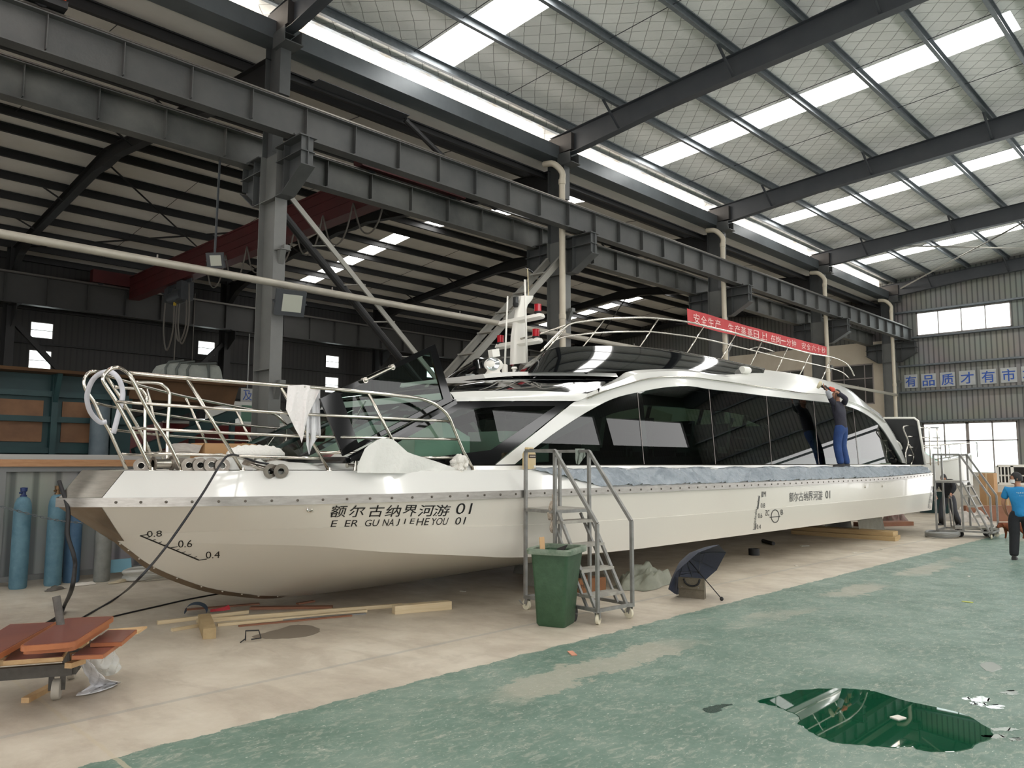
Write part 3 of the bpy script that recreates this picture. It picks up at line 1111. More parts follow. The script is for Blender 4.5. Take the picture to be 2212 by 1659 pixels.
# stainless bow cap: the raked front corner and the stem plate under it
cap = MB()
for f in (lambda p: p, mir):
    o = (lambda p: p + Vector((-.004, -.003 if f is not mir else .003, .003)))
    cap.grid([[o(f(p)) for p in STRIP[:JN+1]], [o(f(p)) for p in DECK[:JN+1]]])
    cap.grid([[o(f(p)) for p in DECK[:JN+1]], [f(Vector((p.x+.1, p.y, p.z+.004))) for p in DECK[:JN+1]]])
cap.build('bow_cap', m_ssb, boat, 30)
sp = MB()
for f in (lambda p: p, mir):
    def o(p, d=-.005):
        p = f(p)
        return p + Vector((-.004, d if f is not mir else -d, 0))
    sp.grid([[o(p) for p in SHEER[:JN+1]], [o(p) for p in KNUC[:7]+[KNUC[6]]*(JN-6)], [o(p) for p in CHIN[:6]+[CHIN[5]]*(JN-5)]])
    kk = KEEL[:32]
    band = []
    for i, p in enumerate(kk):
        q = CHIN[min(i, NL-1)]
        d = (q-p)
        d = d.normalized()*.085 if d.length > .02 else d
        band.append(p+d+Vector((0, -.006, 0)))
    sp.grid([[f(p+Vector((-.006, 0, -.006))) for p in kk], [f(p) for p in band]])
sp.build('stem_plate', mat('brown stained steel plate', (128, 112, 94), .34, .8, (150, 134, 116), 4, .35), boat, 40)
rv = MB()
for i in range(3, 32, 3):
    q = CHIN[min(i, NL-1)]
    p = KEEL[i]
    rv.ball(p+(q-p).normalized()*.07+Vector((0, -.008, 0)), .012, 8, 5)
tag(rv.build('stem_rivet', m_ss, boat), kind='stuff')

# ---- deck
dk = MB()
nd = [Vector((p.x, p.y+.045, p.z-.002)) for p in DECK]
dk.grid([nd, [mir(p) for p in nd]])
dk.build('deck', mat('white deck paint', (226, 224, 216), .45), boat)
# raised plinth that carries the cabin: from the windscreen foot to the stern
A0, A1, Z0 = 7.12, .16, 1.82                   # the cabin side leans inward


def pc(x, y, off=0.0):
    return pP(x, y, A0+off, A1, Z0)


# ---- hull side lookups for lettering
from mathutils.bvhtree import BVHTree
HB = BVHTree.FromPolygons([Vector(v) for v in hull.v], hull.f)


def hull_y(x, z):
    """the near side of the hull at x, height z"""
    r = HB.ray_cast(Vector((x, 4.0, z)), Vector((0, 1, 0)))
    return r[0].y if r[0] is not None else 8.8


def on_hull(px, py):
    """where the ray of a pixel meets the near hull side"""
    d = ray(px, py)
    r = HB.ray_cast(EYE, d.normalized())
    return r[0] if r[0] is not None else EYE + d*(6.6/d.y)


def text_geo(body, bold=0.0):
    cu = bpy.data.curves.new('t', 'FONT')
    cu.body = body
    cu.size = 1.0
    cu.offset = bold
    cu.resolution_u = 4
    ob = bpy.data.objects.new('t', cu)
    COL.objects.link(ob)
    dg = bpy.context.evaluated_depsgraph_get()
    me = ob.evaluated_get(dg).to_mesh()
    vs = [(v.co.x, v.co.y) for v in me.vertices]
    fs = [tuple(p.vertices) for p in me.polygons]
    ob.evaluated_get(dg).to_mesh_clear()
    bpy.data.objects.remove(ob)
    bpy.data.curves.remove(cu)
    if vs:
        x0, x1 = min(v[0] for v in vs), max(v[0] for v in vs)
        y0, y1 = min(v[1] for v in vs), max(v[1] for v in vs)
        vs = [((x-x0)/max(x1-x0, 1e-6), (y-y0)/max(y1-y0, 1e-6)) for x, y in vs]
    return vs, fs


m_ink = mat('black vinyl lettering', (14, 14, 16), .45)


def text_on(mb, body, fn, bold=0.0):
    """FN maps the unit square of the word to a point"""
    vs, fs = text_geo(body, bold)
    mb.add([fn(u, v) for u, v in vs], fs)


def hull_word(mb, body, tl, tr_, bl_, br, bold=0.0):
    """a word filling a pixel quadrilateral of the photograph, wrapped to the hull"""
    TL, TR, BL, BR = [on_hull(*p) for p in (tl, tr_, bl_, br)]

    def fn(u, v):
        p = BL.lerp(BR, u).lerp(TL.lerp(TR, u), v)
        return Vector((p.x, hull_y(p.x, p.z)-.006, p.z))
    text_on(mb, body, fn, bold)


lt = MB()
# the name in Chinese: seven signs and 01, then the latin line
cw = [(712, 748), (752, 787), (794, 828), (831, 865), (868, 900), (902, 937), (935, 971)]
for ch, (xa, xb) in zip('额尔古纳界河游', cw):
    f = (xa-712)/260
    yt, yb = 1092-f*1.5, 1118-f*3.0
    hull_word(lt, ch, (xa+6, yt), (xb+4, yt-.5), (xa-2, yb), (xb-4, yb-.5), .006)
hull_word(lt, '01', (988, 1087), (1021, 1086.5), (982, 1111), (1015, 1110.5))
for w, xa, xb in (('E', 714, 728), ('ER', 744, 774), ('GU', 787, 818), ('NA', 826, 852), ('J I E', 855, 895), ('HE', 899, 927), ('YOU', 930, 967), ('01', 982, 1005)):
    f = (xa-712)/290
    yt, yb = 1124.5-f*7.5, 1138.5-f*5.5
    hull_word(lt, w, (xa+3, yt), (xb+2, yt-.8), (xa-1, yb), (xb-3, yb-.6))
# the name again further aft
for ch, (xa, xb) in zip('额尔古纳界河游', [(1704.5+10.4*i, 1714+10.4*i) for i in range(7)]):
    hull_word(lt, ch, (xa, 1064-(xa-1704)*.06), (xb, 1063.4-(xa-1704)*.06), (xa, 1084-(xa-1704)*.06), (xb, 1083.4-(xa-1704)*.06))
hull_word(lt, '01', (1783, 1060), (1793, 1059.5), (1783, 1077), (1793, 1076.5))
lt.build('name_lettering', m_ink, boat)
dm = MB()


def hq(*px):
    q = [on_hull(*p) for p in px]
    q = [Vector((p.x, hull_y(p.x, p.z)-.006, p.z)) for p in q]
    dm.add(q, [tuple(range(len(q)))])


# the bow draught scale runs aslant
P0, P1 = Vector((301, 1158, 0)), Vector((428, 1211, 0))
for k in range(16):
    a = P0.lerp(P1, k/16)
    b = P0.lerp(P1, (k+1)/16)
    hq((a.x, a.y), (b.x, b.y), (b.x+2, b.y-2.2), (a.x+2, a.y-2.2))
for k in range(11):
    a = P0.lerp(P1, k/10)
    L = 18 if k in (0, 5, 10) else 9
    hq((a.x-1, a.y+.3), (a.x+L, a.y-2.6), (a.x+L+2, a.y-4.6), (a.x+3, a.y-2))
for body, xa, xb, ya, yb in (('0.8', 316, 350, 1147, 1160), ('0.6', 383, 415, 1167.5, 1183), ('0.4', 443, 475, 1191.5, 1206.5)):
    hull_word(dm, body, (xa+1, ya), (xb, ya-1), (xa+1, yb), (xb-1, yb-1))
# the midship scale, load line and letters
for k in range(31):
    y = 1071+2.4*k
    x = 1641-(y-1071)*.10-(3 if y > 1098 else 0)
    L = 5 if k % 5 else 0
    hq((x-5+L*.35, y), (x, y), (x, y+1.1), (x-5+L*.35, y+1.1))
hq((1639.6, 1071), (1641.2, 1071), (1637.4, 1098), (1635.8, 1098))
hq((1635, 1098), (1636.6, 1098), (1631.6, 1144), (1630, 1144))
for body, xa, xb, ya, yb in (('1', 1645, 1647, 1062, 1074), ('M', 1649, 1654, 1061.5, 1073.5), ('0.8', 1643, 1652, 1087, 1097), ('0.6', 1637, 1646, 1109, 1119), ('0.4', 1634, 1643, 1133, 1143), ('ZC', 1652.5, 1661.5, 1102, 1114), ('B', 1686, 1691, 1101, 1112)):
    hull_word(dm, body, (xa, ya), (xb, ya-.3), (xa, yb), (xb, yb-.3))
for k in range(24):
    a0, a1 = 2*PI*k/24, 2*PI*(k+1)/24
    hq(*[(1674+r*.62*math.cos(a), 1115+r*math.sin(a)) for r, a in ((14.5, a0), (14.5, a1), (12.6, a1), (12.6, a0))])
hq((1662, 1116.6), (1685, 1114.6), (1685, 1116.4), (1662, 1118.4))
for k in range(22):
    y = 1048+2.3*k
    x = 2013.5-(y-1048)*.17
    hq((x-1.6, y), (x+.8, y-.1), (x+.8, y+1.1), (x-1.6, y+1.2))
for body, ya in (('1', 1050), ('0.8', 1064), ('0.6', 1078), ('0.4', 1092)):
    hull_word(dm, body, (2012.5-(ya-1050)*.12, ya), (2016-(ya-1050)*.12, ya-.2), (2012.5-(ya-1050)*.12, ya+8), (2016-(ya-1050)*.12, ya+7.8))
dm.build('draught_mark', m_ink, boat)
# through-hull fittings
for px, py, r in ((668, 1101, .032), (1868, 1051.5, .028), (1905, 1050, .028)):
    p = on_hull(px, py)
    MB().lathe([(r, 0), (r, .012), (r*.7, .016), (r*.55, .004)], p+Vector((0, 0, 0)), (-.15, -1, 0), 16).build('drain_fitting', m_ss, boat, 40)
# ------------------------------------------------------------------ the cabin
m_tint = glass('dark green tinted glass', (112, 130, 122), 0.0, 1.45, .03)
m_tint2 = glass('pale green tinted glass', (176, 202, 191), 0.0, 1.45, .04)
m_frit = mat('black glazing border', (9, 10, 12), .08, coat=.3)
IN = [pc(*p) for p in ((1112, 1003), (1152, 969.6), (1203, 931.6), (1271, 888), (1325, 861), (1377, 847.5), (1434, 837), (1488, 834), (1537, 841), (1600, 848), (1655, 855), (1760, 866), (1800, 871), (1842, 881), (1874, 897), (1900, 918), (1923, 951), (1946, 990), (1951, 1000))]
MID = [pc(x, y, o) for x, y, o in ((1070, 1004, 0), (1113, 969.6, 0), (1161, 931.6, 0), (1219, 885, 0), (1255, 862, .02), (1352, 831, .04), (1393, 820, .05), (1447, 813.6, .05), (1502, 816, .05), (1594, 828.5, .05), (1674, 840, .05), (1743, 850, .05), (1783, 853.5, .05), (1834, 867, .04), (1864, 879, .03), (1890, 895, .02), (1917, 918, .01), (1945, 968, 0), (1958, 1001, 0))]
OUT = [pY(x, y, Y) for x, y, Y in ((1070, 1003, 7.2), (1116, 969, 7.25), (1166, 930, 7.28), (1222, 884, 7.3), (1262, 853, 7.38), (1331, 818, 7.6), (1360, 802, 7.58), (1434, 797, 7.58), (1488, 799, 7.6), (1567, 809.5, 7.62), (1645, 800, 7.82), (1708, 806, 7.85), (1773, 819, 7.85), (1809, 830, 7.85), (1842, 846.5, 7.82), (1868, 872.6, 7.8), (1890, 888, 7.75), (1933, 947, 7.6), (1958, 1001, 7.45))]
IN_, MID_, OUT_ = [smooth_path(c, 5) for c in (IN, MID, OUT)]
sh = MB()
for f in (lambda p: p, mir):
    rows = [[f(p) for p in IN_], [f(p) for p in MID_]]
    sh.grid(rows)
    mid2 = [f(p.lerp(q, .5)+Vector((0, -.035, .03))) for p, q in zip(MID_[22:], OUT_[22:])]
    sh.grid([[f(p) for p in MID_[22:]], mid2, [f(p) for p in OUT_[22:]]])
    sh.grid([[f(p) for p in IN_], [f(p+Vector((0, .07, 0))) for p in IN_]])
    # the eave over the wheelhouse glass
    sh.grid([[f(p) for p in MID_[:23]], [f(p) for p in OUT_[:23]]])
# the aft roof closes across
sh.grid([[p for p in OUT_[48:]], [mir(p) for p in OUT_[48:]]])
sh.build('cabin_shell', m_white, boat, 35)

DIV = [1390.6, 1545, 1666.5, 1768.5, 1855]
DIVT = [1376, 1530.5, 1654.6, 1756.5, 1842]


def top_y(x):
    P = [(1112, 1003), (1152, 969.6), (1203, 931.6), (1271, 888), (1325, 861), (1377, 847.5), (1434, 837), (1488, 834), (1537, 841), (1600, 848), (1655, 855), (1760, 866), (1800, 871), (1842, 881), (1874, 897), (1900, 918), (1923, 951), (1946, 990), (1951, 1000)]
    return interp(P, x)


cutsB = [1112]+DIV+[1951]
cutsT = [1112]+DIVT+[1951]
for f in (lambda p: p, mir):
    for i in range(6):
        xa, xb = cutsT[i], cutsT[i+1]
        n = 14
        top = [(lerp(xa, xb, k/n), top_y(lerp(xa, xb, k/n))) for k in range(n+1)]
        bot = [(lerp(cutsB[i], cutsB[i+1], k/n), 1003-3*(lerp(cutsB[i], cutsB[i+1], k/n) > 1900)) for k in range(n+1)]
        mb = MB()
        T = [f(pc(x, y, .022)) for x, y in top]
        B = [f(pc(x, y, .022)) for x, y in bot]
        w = mb.grid([B, T]).build('side_window', m_tint2 if f is mir else m_tint, boat)
        # black printed border at the foot, at the arch and beside the joint
        fr = MB()
        fr.grid([B, [b.lerp(t, .10) for b, t in zip(B, T)]])
        if i in (0, 5):
            e = .22 if i == 0 else .12
            fr.grid([T, [t.lerp(b, e)+Vector((0, 0, 0)) for b, t in zip(B, T)]])
        else:
            fr.grid([T, [t.lerp(b, .05) for b, t in zip(B, T)]])
        if i:
            fr.grid([[B[0].lerp(T[0], k/4) for k in range(5)], [B[0].lerp(T[0], k/4)+(B[1]-B[0])*1.1 for k in range(5)]])
        o = Vector((0, -.004 if f is not mir else .004, 0))
        fr.v = [tuple(Vector(v)+o*-1) for v in fr.v]
        fr.build('border', m_frit, w)
        if i:
            MB().bar(B[0]+o*2, T[0]+o*2, .007, .007).build('seal', m_alu, w)
# ---- wheelhouse side glass
P0, P1 = pc(752, 994), pc(981, 868)
SG = [P0, pc(981, 868), pc(1100, 867), pc(1238, 868), pc(1070, 1003), pc(900, 1004)]
for f in (lambda p: p, mir):
    s = -1 if f is not mir else 1
    q = [f(p+Vector((0, .02, 0))) for p in SG]
    w = MB().add(q, [tuple(range(6))]).build('wheelhouse_window', m_tint2, boat)
    fr = MB()
    c = sum(q, Vector())/6
    ins = [f(pc(*p, .016)) for p in ((800, 988), (990, 885), (1100, 877), (1200, 877), (1060, 972), (900, 992))]
    ot = [p+Vector((0, s*.004, 0)) for p in q]
    fr.grid([ot+[ot[0]], ins+[ins[0]]])
    fr.build('border', m_frit, w)
# ---- raked windscreen: near third opened, centre and far thirds shut
F0, F1 = mir(P0), mir(P1)
fp = MB()
for t in (0, 1/3, 2/3, 1):
    a, b = P0.lerp(F0, t), P1.lerp(F1, t)
    fp.bar(a, b, .09 if t in (0, 1) else .07, .05)
for a, b in ((P0, F0), (P1, F1)):
    fp.bar(a, b, .07, .07)
fp.build('windscreen_frame', m_frit, boat)
for t0, t1 in ((1/3, 2/3), (2/3, 1)):
    MB().add([P0.lerp(F0, t0), P0.lerp(F0, t1), P1.lerp(F1, t1), P1.lerp(F1, t0)], [(0, 1, 2, 3)]).build('windscreen', m_tint2, boat)
# the opened third stands up on its hinge along the corner post
YD = 7.22
Q = [pY(x, y, YD) for x, y in ((692, 861), (940, 743.5), (977, 866), (742, 985))]
qi = [pY(x, y, YD) for x, y in ((736, 852), (930, 760), (958, 862), (774, 958))]
door = MB()
o = Vector((0, .03, 0))
door.grid([Q+[Q[0]], qi+[qi[0]]]).grid([[p+o for p in Q+[Q[0]]], [p+o for p in qi+[qi[0]]]])
door.grid([Q+[Q[0]], [p+o for p in Q+[Q[0]]]]).grid([qi+[qi[0]], [p+o for p in qi+[qi[0]]]])
dw = door.build('windscreen_door', m_frit, boat)
MB().add([p+o*.5 for p in qi], [(0, 1, 2, 3)]).build('pane', m_tint2, dw)
h0, h1 = pY(790, 821, YD-.05), pY(849, 793, YD-.05)
mb = MB().tube([h0, h1], .014, 10)
for h in (h0, h1):
    mb.lathe([(.034, 0), (.034, .05)], h+Vector((0, .0, 0)), (0, 1, 0), 14).ball(h, .024, 10, 6)
mb.build('handle', m_ss, dw, 40)
sp_ = MB().tube([pY(790, 865, YD+.1), pY(752, 935, YD+.3)], .012, 8)
sp_.build('gas_strut', m_ss, dw)
# ---- wheelhouse roof: glossy black slopes, white platform
E1 = smooth_path([pY(x, y, Y) for x, y, Y in ((972, 847, 7.34), (1040, 844.5, 7.34), (1110, 844, 7.34), (1200, 846, 7.35), (1276, 850.5, 7.39))], 5)
E2 = smooth_path([pY(x, y, Y) for x, y, Y in ((990, 834, 7.62), (1040, 821.5, 7.8), (1110, 817.5, 7.82), (1200, 817, 7.76), (1331, 818, 7.6))], 5)
rb = MB()
for f in (lambda p: p, mir):
    m_ = [p.lerp(q, .5)+Vector((0, -.02, .035)) for p, q in zip(E1, E2)]
    rb.grid([[f(p) for p in E1], [f(p) for p in m_], [f(p) for p in E2]])
rb.grid([E2, [p.lerp(mir(p), .5)+Vector((0, 0, .05)) for p in E2], [mir(p) for p in E2]])
rb.build('roof_panel', m_black, boat, 40)
ev = MB()
tp = [pc(981, 867, -.005), pc(1040, 866, -.005), pc(1100, 866, -.005), pc(1170, 866, -.005), pc(1250, 866, -.005)]
tp = smooth_path(tp, 5)
for f in (lambda p: p, mir):
    ev.grid([[f(p) for p in tp], [f(p+Vector((0, -.03, 0))) for p in [a.lerp(b, .4) for a, b in zip(tp, E1)]], [f(p) for p in E1]])
ev.grid([[tp[0], E1[0]], [mir(tp[0]), mir(E1[0])]])
ev.build('eave', m_white, boat, 40)
pf = MB()
nb = smooth_path([pY(x, y, Y) for x, y, Y in ((1048, 817, 7.82), (1110, 812, 7.83), (1200, 811.5, 7.77), (1262, 812, 7.7), (1335, 814, 7.6))], 5)
hi = [p+Vector((.0, .04, .062)) for p in nb]
pf.grid([nb, hi, [mir(p) for p in hi], [mir(p) for p in nb]])
pf.add([nb[0], hi[0], mir(hi[0]), mir(nb[0])], [(0, 1, 2, 3)])
pf.build('roof_platform', m_white, boat, 40)
PZ = hi[6].z
# ---- upper coaming in black gloss with the open flying bridge inside
CB = smooth_path([pY(x, y, Y) for x, y, Y in ((1119, 806, 8.15), (1150, 805, 7.75), (1195, 804, 7.64), (1271, 804, 7.6), (1352, 801, 7.58), (1434, 797.5, 7.58), (1488, 799.5, 7.6), (1567, 810, 7.62), (1640, 821, 7.64))], 5)
CT = smooth_path([pY(x, y, Y) for x, y, Y in ((1141, 783, 8.2), (1163, 768, 8.05), (1192, 752, 7.95), (1259, 748, 7.9), (1330, 747.5, 7.9), (1420, 752, 7.9), (1484, 761, 7.9), (1557, 774.5, 7.9), (1653, 796, 7.88))], 5)
cm = MB()
for f in (lambda p: p, mir):
    cm.grid([[f(p) for p in CB], [f(p.lerp(q, .5)+Vector((0, -.03, .02))) for p, q in zip(CB, CT)], [f(p) for p in CT]])
    cm.grid([[f(p) for p in CT], [f(p+Vector((0, .06, -.02))) for p in CT], [f(p+Vector((0, .1, -.35))) for p in CT]])
cm.grid([[CB[0], CT[0]], [mir(CB[0]), mir(CT[0])]])
cm.build('bridge_coaming', m_black, boat, 40)
fl = MB()
lo = [p+Vector((0, .1, -.35)) for p in CT]
fl.grid([lo, [mir(p) for p in lo]])
fl.grid([[lo[-1], lo[-1]+Vector((0, 0, .3))], [mir(lo[-1]), mir(lo[-1])+Vector((0, 0, .3))]])
fl.build('bridge_deck', m_white, boat)
# drip rail along the arch
dr = smooth_path([pc(x, y, o-.03) for x, y, o in ((1268, 861, .02), (1310, 844, .03), (1352, 831, .04), (1393, 820, .05), (1447, 813.6, .05), (1502, 816, .05), (1594, 828.5, .05), (1674, 840, .05), (1743, 850, .05), (1783, 853.5, .05), (1834, 867, .04), (1864, 879, .03), (1890, 895, .02), (1912, 913, .01))], 4)
mb = MB().tube(dr, .014, 8)
for i in (1, 10, 18, 26, 32, 38, 46):
    mb.bar(dr[i], dr[i]+Vector((0, .05, -.03)), .02, .02)
mb.build('grab_rail', m_ss, boat, 40)
# plinth under the cabin, bulkheads and inner shell
MB().prism([(5.0, 7.03, 1.77), (22.2, 7.03, 1.77), (22.2, 7.03, 1.825), (5.3, 7.06, 1.83)], (0, 2*(YC-7.03), 0)).build('cabin_base', m_white, boat)
m_in = mat('dark cabin lining', (46, 48, 48), .7)
m_floor = mat('cabin floor covering', (70, 66, 60), .7)
ci = MB()
ci.box(5.5, 22.0, 7.2, 10.4, 1.84, 1.85)
ci.build('cabin_floor', m_floor, boat)
cl_ = MB()
cz = [p+Vector((0, .12, -.06)) for p in IN_[18:80]]
cl_.grid([cz, [mir(p) for p in cz]])
cl_.build('cabin_ceiling', m_in, boat)
aft = MB()
aft.add([pc(1953, 1002, .0), IN_[-8]+Vector((0, .05, 0)), mir(IN_[-8]+Vector((0, .05, 0))), mir(pc(1953, 1002, 0))], [(0, 1, 2, 3)])
aft.build('aft_window', m_tint2, boat)
# ---- inside: rows of seats, the helm and consoles
m_seat = mat('dark seat cover', (34, 36, 38), .7)
m_seat2 = mat('pale seat cover', (120, 116, 108), .7, 0, (98, 94, 88), 6, .4)
m_con = mat('off-white moulding', (196, 202, 192), .4)


def seat(x, y, m=m_seat, w=.95):
    s = MB()
    s.box(x-.25, x+.2, y-w/2, y+w/2, 2.05, 2.17)
    s.prism([(x+.14, y-w/2, 2.1), (x+.26, y-w/2, 2.1), (x+.38, y-w/2, 2.62), (x+.28, y-w/2, 2.62)], (0, w, 0))
    s.box(x-.18, x-.12, y-w/2+.1, y+w/2-.1, 1.85, 2.05)
    s.box(x+.1, x+.16, y-w/2+.1, y+w/2-.1, 1.85, 2.05)
    s.build('seat', m, boat)


for k in range(9):
    x = 9.3+1.3*k
    for y in (7.95, 9.65):
        if k != 8:
            seat(x, y, m_seat if k % 3 else m_seat2)
fr = MB()
for k in range(6):                    # slim frames standing behind the side glass
    x = 10.2+1.75*k
    y = 7.5
    for a, b in (((x, y, 1.85), (x, y, 2.36)), ((x+.75, y, 1.85), (x+.75, y, 2.36)), ((x, y, 2.36), (x+.75, y, 2.36)), ((x, y, 2.12), (x+.75, y, 2.12))):
        fr.bar(a, b, .035, .035)
fr.build('table_frame', m_rubber, boat)
hc = MB()
hc.box(5.9, 6.5, 7.5, 10.1, 1.85, 2.15).prism([(6.5, 7.6, 1.85), (6.9, 7.6, 1.85), (6.9, 7.6, 2.2), (6.4, 7.6, 2.42)], (0, 1.3, 0))
hc.box(7.5, 8.4, 7.55, 8.3, 1.85, 2.3).box(7.5, 8.4, 9.3, 10.1, 1.85, 2.3).box(6.2, 6.9, 9.2, 10.0, 1.85, 2.4)
hc.build('helm_console', m_con, boat)
# ------------------------------------------------------------------ rails and fittings of the boat
def proj(p):
    v = Vector(p)-EYE
    d = v.dot(fw)
    return (1106+FPX*v.dot(rr)/d, 829.5-FPX*v.dot(uu)/d)


def deck_at(px, far=False, inset=.09):
    c = [Vector((p.x, p.y+inset, 1.775)) for p in DECK]
    c = [mir(p) for p in c] if far else c
    xs = [proj(p)[0] for p in c]
    for a, b, p, q in zip(xs, xs[1:], c, c[1:]):
        if min(a, b) <= px <= max(a, b) and (not far or p.x > 2.7):
            return p.lerp(q, (px-a)/(b-a) if b != a else 0)
    return min(zip(xs, c), key=lambda t: abs(t[0]-px))[1]


def yint(pairs, x):
    return interp(pairs, x)


NB = [(328, 1016), (394, 1016), (524, 1022), (711, 1023), (882, 1023), (1023, 1021)]
NY = [deck_at(b[0]).y for b in NB]
rail = thing('bow_rail_holder', '', '')
bpy.data.objects.remove(rail)
RT = .0165


def rtube(px, Y, r=RT, name='rail', n=4, last=None):
    """a bent tube through photograph points; Y is a number, or pairs (px, Y)"""
    P = []
    for p in px:
        y = Y if isinstance(Y, float) else interp(Y, p[0])
        P.append(pY(p[0], p[1], y))
    P = smooth_path(P, n)
    if last is not None:
        P.append(Vector(last))
    return MB().tube(P, r, 10).build(name, m_ss, boat, True)


def foot(p):
    MB().lathe([(.045, 0), (.045, .006), (.022, .008), (.022, .035)], p, (0, 0, 1), 14).build('rail_foot', m_ss, boat, 40)


b0, b1 = deck_at(328), deck_at(394)
loopY = [(222, b0.y+.12), (256, b0.y+.05), (283, (b0.y+b1.y)/2), (394, b1.y)]
P = [b0]+[pY(x, y, b0.y) for x, y in ((284, 928), (250.5, 867), (230, 835.6))]+[pY(x, y, b0.y) for x, y in ((222, 819), (228.8, 805.8), (241, 796), (256, 794))]
P += [pY(272, 802, (b0.y+b1.y)/2)]+[pY(x, y, b1.y) for x, y in ((283, 814), (302, 853), (329, 902), (360, 949.5))]+[b1]
MB().tube(smooth_path(P, 5), .02, 12).build('rail_loop', m_ss, boat, True)
TY = [(272, (b0.y+b1.y)/2), (402, NY[2]), (605, NY[3]), (795, NY[4]), (912, NY[5]), (1023, NY[5])]
rtube([(273.6, 804.4), (340, 811), (402, 816.6), (480, 822.7), (622, 833.4), (692, 838), (795, 848), (871, 856), (912, 862), (947, 878), (969, 900), (982, 930), (1001, 975)], TY, .02, 'top_rail', 5, deck_at(1023))
for (tx, ty), k in (((404, 818), 2), ((607, 838), 3), ((796, 850), 4)):
    b = deck_at(NB[k][0])
    MB().tube([pY(tx, ty, b.y), b], .018, 12).build('rail_post', m_ss, boat, True)
for k in range(6):
    foot(deck_at(NB[k][0]))


def midY(rows):
    return rows


R1 = [(250, b0.y), (302, b1.y), (433, NY[2]), (640, NY[3]), (815, NY[4]), (975, NY[5])]
rtube([(250.5, 867.5), (444, 881), (627, 892.5), (740, 899), (972, 910)], R1, RT, 'mid_rail')
R2 = [(283, b0.y), (340, b1.y), (470, NY[2]), (665, NY[3]), (840, NY[4]), (992, NY[5])]
rtube([(283, 924.4), (480, 934.6), (740, 944.6), (991, 949)], R2, RT, 'mid_rail')
R3 = [(314, b0.y), (370, b1.y), (500, NY[2]), (690, NY[3])]
rtube([(314, 978.7), (480, 984), (691, 990)], R3, RT, 'mid_rail')
rtube([(690, 978), (862, 978)], [(690, NY[3]), (862, NY[4])], RT, 'mid_rail')
rtube([(866, 988.5), (1008, 988.5)], [(866, NY[4]), (1008, NY[5])], RT, 'mid_rail')
# the far side
f0, f1 = deck_at(273, True), deck_at(337, True)
P = [f0]+[pY(x, y, f0.y) for x, y in ((237, 933), (218, 902), (204.4, 871), (188, 846.4), (182, 831.5), (182.7, 818), (192, 805.8), (205.8, 801.7))]
P += [pY(222, 805.8, (f0.y+f1.y)/2)]+[pY(x, y, f1.y) for x, y in ((230, 814), (256, 853), (283, 896.6), (313, 951))]+[f1]
MB().tube(smooth_path(P, 5), .02, 12).build('rail_loop', m_ss, boat, True)
FYE = deck_at(660, True).y
FT = [(222, f1.y), (402, deck_at(470, True).y), (583, FYE), (660, FYE)]
rtube([(222, 806), (237, 812.5), (299, 831.5), (402, 857), (505, 877.5), (583.7, 892.4), (601, 900.5), (620, 919.5), (632.6, 942.5), (650, 976)], FT, .02, 'top_rail', 4, deck_at(660, True))
for a, b in (((402, 860), 470), ((506, 879), 570), ((318, 840), 356)):
    q = deck_at(b, True)
    MB().tube([pY(a[0], a[1], q.y), q], .018, 12).build('rail_post', m_ss, boat, True)
rtube([(204, 870), (248, 879.7), (360, 896.6), (471, 913), (630, 928)], [(204, f0.y), (250, f1.y), (450, deck_at(500, True).y), (630, FYE)], RT, 'mid_rail')
rtube([(237, 927), (310, 936), (480, 949.5), (643, 957)], [(237, f0.y), (290, f1.y), (450, deck_at(500, True).y), (643, FYE)], RT, 'mid_rail')
rtube([(264, 981), (340, 984), (655, 992)], [(264, f0.y), (340, f1.y), (655, FYE)], RT, 'mid_rail')
for k, px in enumerate(([(248, 835.6), (267, 837.6), (301, 840), (310, 848), (317, 861), (314, 880), (313, 951), (313, 1003)], [(290, 826), (326, 826), (348, 830), (363, 844), (366.5, 861), (363, 915.6), (362, 948), (361, 1003)])):
    rtube(px, 8.75 if k else 9.05, .019, 'boarding_rail')

# bollard
bo = MB()
by = deck_at(780, inset=.16).y
for x in (767.5, 791):
    bo.lathe([(.045, 0), (.045, .006), (.024, .008), (.024, .165), (.034, .168), (.034, .178), (.02, .182)], Vector((pY(x, 1024, by).x, by, 1.775)), (0, 0, 1), 16)
bo.tube([pY(750, 1005, by)-Vector((0, 0, .0)), pY(808, 1005.5, by)], .016, 10)
for x in (750, 808):
    bo.lathe([(.028, -.006), (.028, .006)], pY(x, 1005.2, by), (1, 0, 0), 12)
bo.build('bollard', m_ss, boat, 40)

# ---- flying bridge rail
BY = 7.98
rtube([(1168, 760), (1201, 725), (1228, 701), (1262, 694), (1306.5, 689), (1380, 686), (1423, 687.5), (1488, 695.6), (1521, 704), (1591, 720), (1646.5, 736), (1702, 750.5), (1751, 763.5), (1798, 771.6), (1825, 783), (1838, 797), (1845, 812)], BY, .018, 'bridge_rail')
rtube([(1190, 744), (1201, 733.6), (1230.6, 725.5), (1298, 718.7), (1380, 716), (1423, 718), (1507, 729.5), (1575, 744.5), (1633.5, 758.6), (1692, 773), (1741, 783), (1790, 794), (1819, 804), (1834, 817)], BY, .014, 'bridge_rail')
for a, b in (((1228, 701), (1180, 757)), ((1306.5, 689), (1259, 750)), ((1423, 687.5), (1382, 750)), ((1521, 704), (1484, 763)), ((1591, 720), (1557, 777)), ((1646.5, 736), (1620.5, 790)), ((1702, 750.5), (1677, 802)), ((1751, 763.5), (1726, 813)), ((1796, 773), (1773.5, 823))):
    MB().tube([pY(*a, BY), pY(*b, BY)], .014, 10).build('rail_post', m_ss, boat, True)
q0, q1 = pY(1228, 701, BY), pY(1201, 725, BY)
